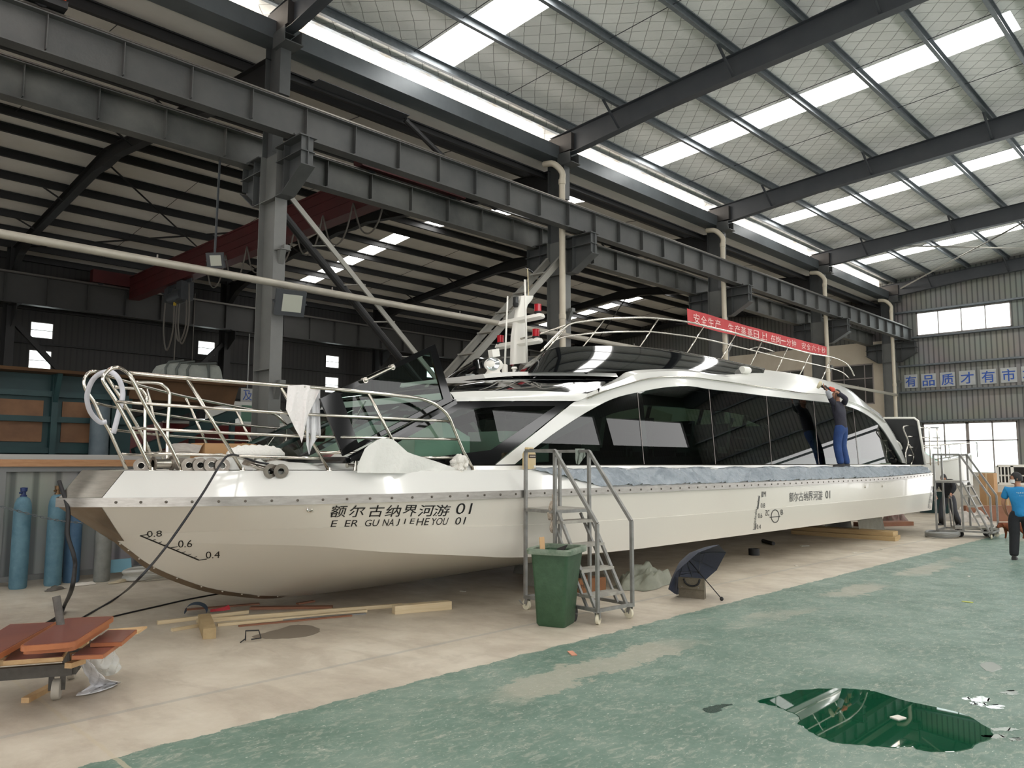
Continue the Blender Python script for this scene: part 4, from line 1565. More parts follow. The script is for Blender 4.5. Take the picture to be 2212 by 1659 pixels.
MB().tube(smooth_path([q0, q0+Vector((-.25, .25, -.12)), q0+Vector((-.38, .7, -.2))], 5), .016, 8).build('bridge_rail', m_ss, boat, True)
MB().tube(smooth_path([pY(1620, 754, BY), pY(1640, 750, 8.3), pY(1672, 760, 8.4), pY(1660, 765, BY)], 6), .012, 8).build('bridge_rail', m_ss, boat, True)

# ---- mast and roof equipment
m_wp = mat('white painted fitting', (238, 236, 228), .35)
m_red = mat('red lamp glass', (176, 22, 36), .12, 0, coat=.5)
m_lens = mat('clear lamp lens', (190, 196, 196), .06, .6)
XM = pY(1117, 806, YC).x


def loft_px(cols, Y, d):
    """a pylon from (left px, right px, y px, half depth)"""
    rows = []
    for xa, xb, y, h in cols:
        a, b = pY(xa, y, Y), pY(xb, y, Y)
        c, r = (a+b)/2, (b-a)/2
        rows.append([c-r*.75+Vector((0, -h, 0)), c+r*.75+Vector((0, -h, 0)), c+r+Vector((0, -h*.6, 0)), c+r+Vector((0, h*.6, 0)), c+r*.75+Vector((0, h, 0)), c-r*.75+Vector((0, h, 0)), c-r+Vector((0, h*.6, 0)), c-r+Vector((0, -h*.6, 0))])
    return rows


mast = MB()
rows = loft_px([(1105, 1134, 812, .09), (1106, 1134, 780, .08), (1107, 1133.5, 728, .07), (1112, 1133, 690, .06), (1116, 1133, 672, .06), (1119, 1137, 659, .055), (1122, 1147, 648, .05), (1123, 1150, 639.5, .05)], YC, .2)
mast.grid(rows, True)
mast.face(range(8))
mast.face([len(mast.v)-8+k for k in range(8)][::-1])
mo = mast.build('mast', m_wp, boat, 50)
for (xa, ya), (xb, yb) in (((1080, 701), (1173, 682)), ((1073, 750), (1169, 735))):
    a, b = pX(xa, ya, XM), pX(xb, yb, XM)
    rows = []
    for t in (0, .04, .3, .5, .7, .96, 1):
        c = a.lerp(b, t)
        h = .05 if t in (0, 1) else .085
        w = .02 if t in (0, 1) else .045
        rows.append([c+Vector((x, 0, z)) for x, z in ((-h, -w*.4), (-h*.6, w), (h*.6, w), (h, -w*.4), (h*.4, -w), (-h*.4, -w))])
    cr = MB().grid(rows, True)
    cr.face(range(6))
    cr.face([len(cr.v)-6+k for k in range(6)][::-1])
    cr.build('crosstree', m_wp, mo, 50)


def lamp(p, m, s=1.0, base=m_rubber, name='navigation_lamp'):
    o = MB().lathe([(.05*s, 0), (.05*s, .03*s), (.058*s, .032*s), (.058*s, .13*s), (.06*s, .132*s), (.06*s, .15*s), (.03*s, .156*s)], Vector(p), (0, 0, 1), 18).build(name, m, boat, 40)
    MB().lathe([(.045*s, -.05*s), (.062*s, 0), (.062*s, .03*s)], Vector(p), (0, 0, 1), 14).build('lamp_base', base, o, 40)


lamp(pX(1161.7, 677, XM), m_red)
lamp(pX(1157.6, 731, XM), m_red)
lamp(pX(1081, 744, XM), m_red)
lamp(pY(1114, 658, YC), mat('smoked lamp glass', (60, 62, 62), .15, .3), .8)
lamp(pY(1215, 806, 7.95), m_lens, .9)
lamp(pY(1263, 802, 7.75), mat('dark red lamp glass', (70, 18, 22), .15, 0, coat=.5), .95)
for (x, y0_, y1_, r, Y, gy) in ((1090.5, 808, 640, .016, 8.45, 790), (1138.5, 806, 604, .018, 8.4, 789)):
    b = pY(x, y0_, Y)
    tpp = pY(x+(6 if x < 1100 else -5), y1_, Y)
    g = pY(x, gy, Y)
    MB().tube([g, tpp], [r, r*.8], 10).build('antenna', m_wp, boat, True)
    MB().lathe([(.13, 0), (.1, .05), (.05, .06), (.045, .2), (.03, .21)], b-Vector((0, 0, .06)), (0, 0, 1), 16).build('antenna_base', m_wp, boat, 40)
MB().tube([pY(1142, 640, YC), pY(1139.7, 580, YC)], .008, 6).build('whip_aerial', mat('cream aerial', (210, 196, 160), .5), boat)
c = pY(1066, 788, 8.3)
sl = MB().ball(c, .16, 20, 12, (1.0, .8, .66)).build('searchlight', m_wp, boat, True)
n = Vector((-.75, -.66, 0)).normalized()
MB().lathe([(.1, .085), (.103, .1), (.098, .12), (.05, .128), (.001, .13)], c, n, 20).build('lamp_lens', m_lens, sl, 40)
MB().lathe([(.2, -.2), (.13, -.14), (.1, -.1), (.1, -.06)], c, (0, 0, 1), 18).build('swivel_base', m_wp, sl, 40)
MB().obox(c+Vector((-.02, -.03, .17)), .13, .12, .12, (.95, -.2, .2), (.2, .95, 0), (-.2, 0, .95)).build('light_sensor', m_wp, sl)
for px, py, Y, m_, r in ((1016, 815, 8.5, m_lens, .045), (1034, 813, 8.5, m_black, .055)):
    p = pY(px, py, Y)
    MB().obox(p, .1, .1, .09).tube([p, p+Vector((.0, 0, -.12))], .02, 8).build('floodlamp', m_, boat)
h0, h1 = pY(1154, 800, 8.0), pY(1189, 796, 8.0)
d = (h1-h0).normalized()
hn = MB().tube([h0, h1], .014, 10)
for h, s, r in ((h0, -1, .05), (h1, 1, .06)):
    ax = Vector((s*.2*0-.3, -.95, .05))
    hn.lathe([(.012, -.1), (.018, -.05), (r*.6, 0), (r, .04), (r*.8, .035), (.02, 0)], h, ax, 18)
hn.bar((h0+h1)/2, (h0+h1)/2-Vector((0, 0, .1)), .02, .02)
hn.build('air_horn', m_ss, boat, 40)
MB().lathe([(.05, 0), (.05, .02), (.03, .03), (.03, .07), (.05, .08), (.04, .11)], pY(1111, 808, 8.3), (0, 0, 1), 14).build('vent_cap', m_wp, boat, 40)
a, b = pY(1597, 798, 7.66), pY(1622, 801, 7.66)
MB().lathe([(.07, -.14), (.075, -.13), (.075, .12), (.07, .14), (.02, .14)], (a+b)/2, (b-a), 18).build('deck_speaker', m_wp, boat, 40)

# ---- stern: grab rails, ladder and dark framed screen
m_scr = mat('dark screen', (24, 26, 28), .25)
XQ = 22.3
sq = [pX(x, y, XQ) for x, y in ((1909, 904), (1978, 904), (1990, 935), (1999, 1004), (1925, 1004))]
MB().prism(sq, (.02, 0, 0)).build('stern_screen', m_scr, boat)
MB().tube([pX(x, y, XQ) for x, y in ((1909, 903), (1975, 903), (1983, 909), (1999, 1003))], .03, 10).build('screen_frame', m_wp, boat, True)
SYR = 6.95
for pts in ([(1958, 1003), (1956, 980), (1962, 955), (1952, 928), (1956, 920), (1988, 920)], [(1968, 1003), (1974, 985), (1964, 960)], [(1962, 943), (1990, 944)], [(1965, 966), (1992, 967)], [(1963, 984), (1980, 983)], [(1992, 1005), (1986, 925)], [(2010, 1005), (2007, 925)], [(1985, 924), (2027, 924)], [(2027, 1005), (2024, 925)], [(1992, 945), (2030, 946)], [(1992, 967), (2032, 968)]):
    MB().tube(smooth_path([pY(x, y, SYR) for x, y in pts], 4), .016, 8).build('stern_rail', m_ss, boat, True)
MB().tube(smooth_path([pY(x, y, 7.25) for x, y in ((1936, 953), (1944, 960), (1949, 975), (1946, 984))], 4), .03, 8).build('stern_handle', m_wp, boat, True)
# ------------------------------------------------------------------ loose things on the boat
m_flange = mat('machined steel flange', (150, 142, 132), .35, .8, (120, 112, 104), 14, .4)


def flanged_pipe(p, d, L, label, r=.036, fr_=.075):
    p, d = Vector(p), Vector(d).normalized()
    t = thing('flanged_pipe', label, 'pipe', p, 'flanged exhaust pipes on the foredeck')
    MB().lathe([(r, .0), (r, L), (r*.86, L), (r*.86, 0), (r, 0)], p, d, 20, False).build('tube', m_ss, t, 40)
    mb = MB()
    for s in (0, L-.014):
        mb.lathe([(r*.88, s), (fr_, s), (fr_, s+.014), (r*.88, s+.014), (r*.88, s)], p, d, 24, False)
    u = d.orthogonal().normalized()
    w = d.cross(u)
    for s in (-.002, L-.016):
        for k in range(4):
            a = PI/4+k*PI/2
            mb.lathe([(.008, s), (.008, s+.018)], p+(u*math.cos(a)+w*math.sin(a))*fr_*.74, d, 8)
    mb.build('flange', m_flange, t, 40)
    MB().lathe([(r*.84, .12), (.001, .121)], p, d, 16).build('bore_shade', m_rubber, t)  # black disc paints the shade inside the open pipe
    return t


yb = deck_at(430).y
PT = [('first flanged steel pipe by the foremost rail leg, alone', 305, 1006, (.35, 1, .0), .45), ('flanged pipe leftmost in the row of four on the foredeck', 408.5, 1005, (.25, 1, 0), .5), ('flanged pipe second from the left in the row of four', 433, 1005, (.25, 1, 0), .5),
      ('flanged pipe third from the left in the row of four', 457, 1004, (.22, 1, 0), .5), ('flanged pipe crossed by the black cable, rightmost of the row of four', 481, 1006, (.2, 1, 0), .5),
      ('left flanged pipe of the pair overhanging the deck edge', 585, 1018, (.0, 1, .12), .5), ('right flanged pipe of the pair overhanging the deck edge', 607.5, 1018, (.32, 1, .12), .5)]
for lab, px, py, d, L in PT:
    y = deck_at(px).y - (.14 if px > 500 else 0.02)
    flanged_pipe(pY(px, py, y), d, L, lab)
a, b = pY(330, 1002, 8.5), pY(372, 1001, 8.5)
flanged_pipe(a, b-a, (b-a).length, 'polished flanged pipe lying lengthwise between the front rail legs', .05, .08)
# clear hose hung over the rail loops
pts = [pY(x, y, Y) for x, y, Y in ((230, 911, 9.3), (215, 911.5, 9.3), (196, 891, 9.2), (188, 864, 9.1), (191, 841, 9.0), (201.7, 819, 8.9), (219, 806, 8.75), (238, 803, 8.6), (253, 814, 8.5), (262.7, 834, 8.5), (265, 856, 8.5), (258.6, 883, 8.5), (245, 936, 8.5))]
tag(MB().tube(smooth_path(pts, 5), .026, 12).build('plastic_hose', film('milky plastic', (226, 226, 234), .8, .3), smooth=True), 'milky plastic hose looped over the front rail hoops', 'hose')
# black cable from the deck to the floor
m_cable = mat('black cable', (12, 13, 20), .45)

# white rags on the top rail
m_rag = mat('white cotton rag', (234, 230, 228), .85, 0, bump=.7, bscale=30, scale=8)


def cloth(top, bot, Y, name, m, rows=14, amp=.03, freq=7.0, seed=0, thick=.004):
    """a hanging cloth between two pixel outlines"""
    R = random.Random(seed)
    ph = [R.uniform(0, 6) for _ in range(4)]
    g = []
    n = 22
    for j in range(rows+1):
        v = j/rows
        r = []
        for i in range(n+1):
            u = i/n
            t = interp(top, u), interp([(a, c) for a, b, c in top], u)
            b = interp(bot, u), interp([(a, c) for a, b, c in bot], u)
            x, y = lerp(t[0], b[0], v), lerp(t[1], b[1], v)
            yy = Y(x) if callable(Y) else Y
            dy = amp*(math.sin(freq*u*2+ph[0]+v*1.6)*.6+math.sin(freq*u*4.3+ph[1]+v*3)*.4)*(.25+v)
            r.append(pY(x, y, yy+dy))
        g.append(r)
    mb = MB().slab(g, (0, thick, 0))
    return mb.build(name, m, smooth=60)


ry = interp(TY, 655)-.03
tag(cloth([(0, 622, 833), (.5, 655, 831), (1, 690, 836)], [(0, 618, 884), (.15, 628, 905), (.3, 637, 925), (.45, 648, 944), (.55, 652, 957), (.62, 656, 940), (.75, 664, 900), (1, 690, 845)], ry, 'rag', m_rag, seed=3), 'white cotton rag hung over the bow rail', 'rag')
tag(cloth([(0, 662, 839), (1, 692, 838)], [(0, 662, 960), (.2, 668, 984), (.35, 673, 966), (.6, 684, 948), (.8, 693, 942), (1, 691, 880)], ry+.06, 'plastic_bag', film('thin white plastic', (236, 236, 238), .72), seed=5), 'thin white plastic bag hanging behind the rag on the bow rail', 'bag')

# plastic dust sheet over the foredeck
m_sheetp = film('cloudy dust sheet', (232, 232, 226), .82, .3)
R = random.Random(4)
g = []
ridge = [(R.uniform(3.4, 6.6), R.uniform(7.4, 9.2), R.uniform(.05, .12), R.uniform(.15, .5), R.uniform(0, PI)) for _ in range(40)]
for i in range(70):
    x = 3.5+3.2*i/69
    r = []
    e = interp([(p.x, p.y) for p in DECK], x)+.13
    for j in range(34):
        y = e+(9.3-e)*j/33
        z = 1.79+.03*j/33
        for cx_, cy_, h, w, a in ridge:
            s = (x-cx_)*math.cos(a)+(y-cy_)*math.sin(a)
            l = -(x-cx_)*math.sin(a)+(y-cy_)*math.cos(a)
            z += h*.45*math.exp(-(s/.07)**2-(l/w)**2)
        z += .30*math.exp(-((x-5.25)/.28)**2-((y-7.75)/.3)**2)+.13*math.exp(-((x-5.7)/.5)**2-((y-7.5)/.25)**2)+.12*math.exp(-((x-3.75)/.25)**2-((y-8.2)/.3)**2)
        z = z if 0 < j else 1.785
        r.append((x, y, z))
    g.append(r)
tag(MB().slab(g, (0, 0, .003)).build('dust_sheet', m_sheetp, smooth=True), 'cloudy plastic dust sheet crumpled over the foredeck', 'plastic sheet')
tag(cloth([(0, 772, 1006), (.15, 790, 966), (.3, 822, 946), (.42, 850, 949), (.6, 882, 978), (.8, 940, 996), (1, 986, 1012)], [(0, 772, 1021), (.3, 820, 1022), (.6, 880, 1022), (1, 986, 1022)], 7.0, 'dust_sheet', m_sheetp, 12, .03, 9, 31), 'cloudy plastic sheet heaped against the windscreen corner above the deck edge', 'plastic sheet')
# rolled white mat
g = []
c = pY(553, 984, 8.5)
for i in range(25):
    u = -1+2*i/24
    w = max(1e-3, 1-abs(u)**3)**.5
    g.append([c+Vector((u*.36, .15*w*math.cos(2*PI*k/20), .12*w*math.sin(2*PI*k/20)*(1 if k < 10 else .45)+.012*math.sin(26*u+k))) for k in range(20)])
tag(MB().grid(g, True).build('folded_blanket', mat('white ribbed cloth', (238, 236, 230), .9, 0, bump=.8, bscale=40, scale=10), smooth=True), 'folded white ribbed cloth heaped on the foredeck beside a cardboard box', 'cloth')
# cardboard box
m_card = mat('brown cardboard', (186, 148, 106), .8, 0, (172, 134, 94), 2, .4)
t = thing('cardboard_box', 'open brown cardboard box on the foredeck behind the rail', 'box', (4.2, 9.2, 1.78))
a, b = pY(443, 957, 9.1), pY(538, 957, 9.1)
x0, x1, zt = a.x, b.x, a.z
MB().box(x0, x1, 9.1, 9.106, 1.79, zt).box(x0, x1, 9.5, 9.506, 1.79, zt).box(x0, x0+.006, 9.1, 9.5, 1.79, zt).box(x1-.006, x1, 9.1, 9.5, 1.79, zt).box(x0, x1, 9.1, 9.5, 1.785, 1.795).build('carton', m_card, t)
MB().bar((x1, 9.1, zt), (x1+.1, 9.12, zt-.06), .3, .005, upv=(.5, 0, 1)).bar((x0, 9.3, zt), (x0-.12, 9.3, zt-.14), .36, .005, upv=(.7, 0, 1)).build('flap', m_card, t)
g = [[pY(x, y, 8.95) for x, y in ((356, 978), (362, 964), (375, 958), (400, 957), (436, 962))], [pY(x, y, 8.75) for x, y in ((358, 984), (372, 978), (390, 975), (410, 975), (428, 979))]]
tag(MB().slab(g, (0, .02, -.03)).build('foam_pad', mat('grey foam', (172, 166, 158), .9, 0, (148, 142, 136), 12, .4), smooth=40), 'curved grey foam pad on the foredeck left of the cardboard box', 'foam pad')
tag(MB().obox(pY(719, 992, 8.3), .26, .2, .14, (.96, 0, .2), (0, 1, 0), (-.2, 0, .96)).build('cushion', mat('dusty pink cushion', (150, 98, 98), .8)), 'dusty pink cushion lying at the foot of the windscreen', 'cushion')
# tuft of cotton waste by the last rail post
R = random.Random(9)
mb = MB()
c = pY(993, 1005, deck_at(990).y-.03)
for k in range(60):
    a = Vector((R.gauss(0, 1), R.gauss(0, .6), R.gauss(0, 1)))
    a.normalize()
    p = c+Vector((a.x*.085, a.y*.06, a.z*.11))
    mb.ball(p, R.uniform(.025, .05), 7, 5, (R.uniform(.6, 1.3), 1, R.uniform(.6, 1.3)))
mb.ball(c, .1, 12, 8, (.8, .5, 1.1))
tag(mb.build('cotton_waste', mat('cotton waste', (238, 234, 226), .95, 0, bump=1, bscale=60, scale=20), smooth=True), 'fluffy tuft of white cotton waste at the last bow rail post', 'cotton')

# blue-grey masking film over the side deck
R = random.Random(6)
wr = [(R.uniform(7.4, 22.4), R.uniform(-.6, .6), R.uniform(.015, .05), R.uniform(.01, .028)) for _ in range(230)]
g = []
N = 520
for i in range(N+1):
    x = 7.35+15.1*i/N
    full = min(1, max(0, (x-7.35)/1.15))
    D = interp([(p.x, p.y) for p in DECK], x)
    S = interp([(p.x, p.y) for p in STRIP], x)
    zs = interp([(p.x, p.z) for p in STRIP], x)
    dz = interp([(p.x, p.z) for p in DECK], x)
    r = []
    for j in range(3):
        r.append(Vector((x, lerp(7.0, D+.03, j/2), 1.79+.012*math.sin(x*5+j)+.006*math.sin(x*17))))
    for j in range(1, 11):
        v = j/10*full*.97
        z, y = lerp(dz, zs, v), lerp(D, S, v)
        o = .014
        for wx, sl, w, h in wr:
            q = (x-wx-sl*(v-.5)*1.2)/w
            if abs(q) < 3:
                o += h*math.exp(-q*q)
        o += .006*math.sin(x*9+v*4)*v
        r.append(Vector((x, y-o*.85, z+.5*o)))
    g.append(r)
m_film = mat('blue grey masking film', (142, 151, 158), .2, 0, (124, 133, 141), 3, .3, .5, 26)
tag(MB().slab(g, (0, .002, -.002)).build('masking_film', m_film, smooth=True), 'long crinkled blue-grey masking film over the side deck', 'plastic film')
# bottle on the deck beside the platform ladder
t = thing('jug', 'tan plastic jug with a dark label standing on the side deck', 'jug', pZ(1140, 1019, 1.80))
yj = 6.95
c = Vector((pY(1143, 1010, yj).x, yj, 1.785))
k = .19
mb = MB()
prof = [(.075, .055, 0), (.078, .058, .02), (.078, .058, .19), (.066, .05, .225), (.05, .04, .235), (.05, .04, .26), (.062, .03, .262), (.055, .028, .28)]
rows = [[c+Vector((sx*(.88 if q in (0, 2, 4, 6) else 1)*a, sy*b, z)) for q, (sx, sy) in enumerate(((-1, -.8), (-.8, -1), (.8, -1), (1, -.8), (1, .8), (.8, 1), (-.8, 1), (-1, .8)))] for a, b, z in prof]
mb.grid(rows, True).face(range(8))
mb.face([len(mb.v)-8+k for k in range(8)])
mb.build('body', mat('tan plastic', (206, 184, 138), .4), t, 40)
MB().obox(c+Vector((0, -.059, .165)), .135, .004, .045).build('label', mat('dark printed label', (58, 34, 24), .5), t)
lb = MB()
for kk in range(9):
    lb.box(c.x-.05+.012*kk, c.x-.046+.012*kk+.003*(kk % 2), c.y-.0635, c.y-.061, c.z+.158, c.z+.172)
lb.build('print', mat('white print', (226, 218, 200), .6), t)
MB().obox(c+Vector((.045, -.059, .035)), .035, .004, .03).build('sticker', mat('white sticker', (228, 226, 220), .6), t)
MB().obox(c+Vector((0, -.036, .25)), .075, .01, .025).build('recess_shade', m_rubber, t)  # black block paints the shade of the handle opening
# the draught marks (0.2 m apart) show the boat 5 % larger than drawn above: it and its load are scaled about the camera, clear of the near ladder
KS, DZ = 1.05, -.094  # the drop keeps the scaling centred on the camera


def SB(p):
    """a drawn point of the boat, after the scaling about the camera"""
    p = Vector(p)
    return Vector((p.x*KS, p.y*KS, p.z*KS+DZ))


LOAD = [o for o in SC.objects if o.name not in BEFORE_BOAT]
for o in LOAD:
    if o.type == 'MESH':
        o.data.transform(Matrix.Translation((0, 0, DZ)) @ Matrix.Scale(KS, 4))
    elif o.type == 'EMPTY':
        o.location = SB(o.location)
for o in LOAD:
    if o.parent is not None:
        join(o, o.parent)
# ------------------------------------------------------------------ mobile platform ladders
m_zinc = mat('worn zinc tube', (146, 146, 142), .42, .35, (112, 110, 106), 7, .35)
m_tread = mat('dusty tread plate', (176, 172, 162), .6, .1, (140, 136, 128), 8, .4)
m_wheel = mat('cream nylon wheel', (206, 200, 178), .5)


def caster(t, p, s=1.0, m=None, yaw=0.4):
    p = Vector(p)
    f = Vector((math.cos(yaw), math.sin(yaw), 0))
    a = Vector((-f.y, f.x, 0))
    r = .062*s
    c = Vector((p.x, p.y, r))+f*.02
    o = MB().obox(Vector((p.x, p.y, .145*s)), .08*s, .08*s, .008, f, a).bar(c+a*.028*s, Vector((p.x, p.y, .14*s))+a*.028*s, .045*s, .004, upv=a).bar(c-a*.028*s, Vector((p.x, p.y, .14*s))-a*.028*s, .045*s, .004, upv=a).bar(c+f*.04*s+a*.03, c+f*.1*s+a*.03+Vector((0, 0, .05*s)), .03*s, .006).build('caster', m_zinc, t)
    MB().lathe([(r*.3, -.02*s), (r, -.017*s), (r, .017*s), (r*.3, .02*s)], c, a, 20).lathe([(.012, -.034*s), (.012, .034*s)], c, a, 8).build('wheel', m or m_wheel, o, 40)


def ladder(label, org, v, Wd, T, tB, zp, zr_, zh, n, sq=.038, midrail=False):
    """front foot ORG, V points from the foot of the steps towards the platform"""
    t = thing('platform_ladder', label, 'ladder', (org[0], org[1], 0))
    v = Vector((v[0], v[1], 0)).normalized()
    u = Vector((v.y, -v.x, 0))
    O = Vector((org[0], org[1], 0))

    def P(a, b, z):
        return O+u*a+v*b+Vector((0, 0, z))
    zb = .165
    fr = MB()
    for a in (0, Wd):
        fr.bar(P(a, 0, zb), P(a, T, zb), sq, sq)
        fr.bar(P(a, T, zb-sq/2), P(a, T, zr_), sq, sq, upv=u)
        fr.bar(P(a, tB, zb), P(a, tB, zr_), sq, sq, upv=u)
        fr.bar(P(a, 0, zb-sq/2), P(a, 0, zh), sq, sq, upv=u)
        fr.bar(P(a, T, zr_), P(a, tB, zr_), sq, sq)
        fr.bar(P(a, tB, zr_), P(a, 0, zh), sq, sq)
        fr.bar(P(a, tB, zp-sq/2), P(a, T, zp-sq/2), sq, sq)
        if midrail:
            fr.bar(P(a, tB, (zr_+zp)/2+.1), P(a, T, (zr_+zp)/2+.1), sq*.8, sq*.8)
    for b, z in ((0, zb), (T, zb), (T, zr_), (tB, zp-sq/2), (T, zp-sq/2)):
        fr.bar(P(0, b, z), P(Wd, b, z), sq, sq)
    fr.build('frame', m_zinc, t)
    st = MB()
    for a in (sq, Wd-sq):
        st.bar(P(a, tB-.02, zp-.03), P(a, .06, zb), sq*1.1, sq*.8)
        st.bar(P(a, tB+.12, zp-.06), P(a, .2, zb), sq*.8, sq*.7)
    st.build('stringer', m_zinc, t)
    for k in range(n):
        f = (k+.55)/n
        z, b = lerp(zb, zp, f)-.02, lerp(.06, tB-.02, f)
        MB().obox(P(Wd/2, b+.07, z), Wd-sq, .2, .035, u, v).build('tread', m_tread, t)
    MB().obox(P(Wd/2, (tB+T)/2, zp+.004), Wd, T-tB, .012, u, v).build('platform', m_tread, t)
    for a in (0.02, Wd-.02):
        for b in (.02, T-.02):
            caster(t, P(a, b, 0), 1.0, yaw=.3+a*2+b)
    return t, P


LT1, LP1 = ladder('grey mobile platform ladder at the boat side next to the green bin', (7.23, 5.74), (.07, 1), .62, 1.24, .70, 1.28, 2.02, 1.16, 4)
LT2, LP2 = ladder('grey mobile platform ladder at the boat stern, its steps falling towards the man in blue', (22.2, 5.2), (-.08, 1), .95, 1.22, .62, 1.42, 2.1, 1.05, 5, .045)
# rag and tied rags on the near ladder
p = LP1(.62, .92, 2.03)
a, b = proj(p), proj(LP1(.62, .72, 2.03))
tag(cloth([(0, 1243, 969), (1, 1263, 969)], [(0, 1243, 990), (.3, 1245, 1002), (.6, 1251, 1004), (.8, 1258, 994), (1, 1265, 985)], (LP1(.62, .9, 0)).y-.03, 'rag', mat('grey green rag', (150, 158, 148), .9, 0, (126, 134, 126), 20, .3, .8, 30), 10, .02, 7, 8), 'grey-green rag hung on the top rail of the near platform ladder', 'rag')
R = random.Random(21)
mb = MB()
c = LP1(.03, .78, 1.33)
for k in range(16):
    mb.ball(c+Vector((R.uniform(-.03, .04), R.uniform(-.03, .03), R.uniform(-.28, .12))), R.uniform(.025, .045), 7, 5, (1, .7, R.uniform(1, 1.8)))
tag(mb.build('rag', mat('brown patterned rag', (120, 106, 92), .9, 0, (196, 184, 168), 40, .1, .6, 40), smooth=True), 'brown patterned rag knotted round the platform corner of the near ladder', 'rag')

# ------------------------------------------------------------------ green wheelie bin
m_bin = mat('scuffed green plastic', (36, 66, 42), .5, 0, (58, 88, 62), 9, .25, .1, 40, detail=8)
m_binr = mat('chalky green rim', (58, 84, 60), .6, 0, (140, 150, 134), 7, .2)
bt = thing('wheelie_bin', 'scuffed green wheelie bin without its lid in front of the near ladder', 'bin', (6.95, 6.1, 0))
c0 = Vector((6.69, 6.22, 0))
u = Vector((.36, -.93, 0)).normalized()
w = Vector((.93, .36, 0)).normalized()


def BN(a, b, z):
    return c0+u*a+w*b+Vector((0, 0, z))


def ring(a0, a1, b0, b1, z, r):
    out = []
    for (ca, cb, s) in ((a1-r, b0+r, -PI/2), (a1-r, b1-r, 0), (a0+r, b1-r, PI/2), (a0+r, b0+r, PI)):
        for k in range(5):
            t = s+k*PI/8
            out.append(BN(ca+r*math.cos(t), cb+r*math.sin(t), z))
    return out


lev = [(.02, .34, .02, .38, .0, .03), (.0, .35, .0, .40, .03, .04), (-.02, .38, -.03, .45, .5, .04), (-.04, .41, -.06, .51, .80, .04), (-.045, .415, -.065, .515, .84, .04)]
mb = MB().grid([ring(*l) for l in lev], True)
mb.face(range(20))
mb.grid([ring(*l) for l in ((-.045, .415, -.065, .515, .84, .04), (-.02, .39, -.04, .49, .84, .04), (.0, .36, -.01, .44, .45, .04), (.04, .32, .04, .37, .04, .03))], True)
mb.build('body', m_bin, bt, 40)
MB().grid([ring(*l) for l in ((-.05, .42, -.07, .52, .83, .05), (-.085, .455, -.105, .555, .82, .06), (-.09, .46, -.11, .56, .87, .06), (-.08, .45, -.1, .55, .885, .06), (-.03, .4, -.05, .5, .88, .04), (-.03, .4, -.05, .5, .82, .04))], True).build('rim', m_binr, bt, 40)
hb = MB().tube([BN(-.02, .6, .86), BN(.39, .6, .86)], .02, 10)
for a in (-.02, .185, .39):
    hb.bar(BN(a, .54, .85), BN(a, .61, .86), .04, .04)
hb.build('handle', m_bin, bt, 40)
for a in (.05, .31):
    MB().lathe([(.03, -.03), (.09, -.028), (.09, .028), (.03, .03)], BN(a, .43, .09), u, 18).build('wheel', m_rubber, bt, 40)
MB().tube([BN(0, .43, .09), BN(.36, .43, .09)], .012, 8).build('axle', m_zinc, bt)
for q in range(2):
    rb_ = MB().bar(BN(.05+.26*q, .415+.0, .12), BN(.04+.28*q, .5, .8), .02, .02)
    rb_.build('rib', m_bin, bt)
tag(MB().bar(BN(.08, .1, .4), BN(.03, .12, 1.0), .08, .01).build('wood_offcut', mat('pale wood offcut', (196, 160, 116), .7)), 'pale wood offcut sticking out of the green bin', 'wood')
tag(MB().obox(BN(.2, .2, .8), .3, .2, .01, (.8, .2, .5), (.1, .9, -.3)).build('black_sheet', m_rubber), 'black sheet of rubbish inside the green bin', 'rubbish')

# ------------------------------------------------------------------ umbrella with a canvas bag beneath
m_umb = mat('navy umbrella cloth', (40, 46, 62), .6, 0, (54, 60, 76), 60, .3, stretch=(1, 1, 1))
ut = thing('umbrella', 'open navy umbrella lying on the floor over a canvas bag', 'umbrella', (9.7, 5.7, 0))
H = pZ(1561, 1296, .03)
apex = pY(1484, 1206, 6.06)
ax = (apex-H).normalized()
Ls = (apex-H).length
e1 = ax.orthogonal().normalized()
e2 = ax.cross(e1)
RU, DU = .5, .23
rows = []
for i in range(9):
    f = i/8
    r = []
    for k in range(32):
        a = 2*PI*k/32+.2
        sc = math.cos(PI/8)/math.cos((2*PI*k/32) % (PI/4)-PI/8)
        r.append(apex-ax*(DU*f**1.9)+(e1*math.cos(a)+e2*math.sin(a))*RU*f*sc)
    rows.append(r)
low = min(p.z for p in rows[-1])
cut = lambda p: Vector((p.x, p.y, max(p.z, .012)))
rows = [[cut(p) for p in r] for r in rows]
mb = MB()
mb.slab([r+[r[0]] for r in rows[1:]], lambda p: -ax*.003)
mb.build('canopy', m_umb, ut, 50)
rbs = MB()
for k in range(8):
    a = 2*PI*(k*4)/32+.2
    rbs.tube([cut(apex-ax*(DU*f**1.9+.008)+(e1*math.cos(a)+e2*math.sin(a))*RU*f) for f in (.06, .3, .6, .85, 1.0)], .004, 6)
    rbs.tube([cut(apex-ax*(DU*.5**1.9+.01)+(e1*math.cos(a)+e2*math.sin(a))*RU*.5), apex-ax*.26], .003, 5)
rbs.build('rib', m_steel_dark, ut)
MB().tube([H, apex+ax*.03], .007, 8).lathe([(.016, 0), (.016, .04)], apex-ax*.28, ax, 10).build('shaft', m_rubber, ut, 40)
MB().ball(H+ax*.02, .026, 10, 7, (1, 1, 1.1)).build('handle', m_rubber, ut, True)
bg = thing('canvas_bag', 'olive canvas tool bag with black straps standing under the umbrella', 'bag', pZ(1495, 1294))
a, b = pZ(1466, 1290), pZ(1521, 1295)
ux = (b-a)
Wb = ux.length
ux.normalize()
uy = Vector((-ux.y, ux.x, 0))
m_can = mat('olive canvas', (112, 104, 88), .85, 0, (94, 88, 75), 20, .3, .3, 80)
hz = .27
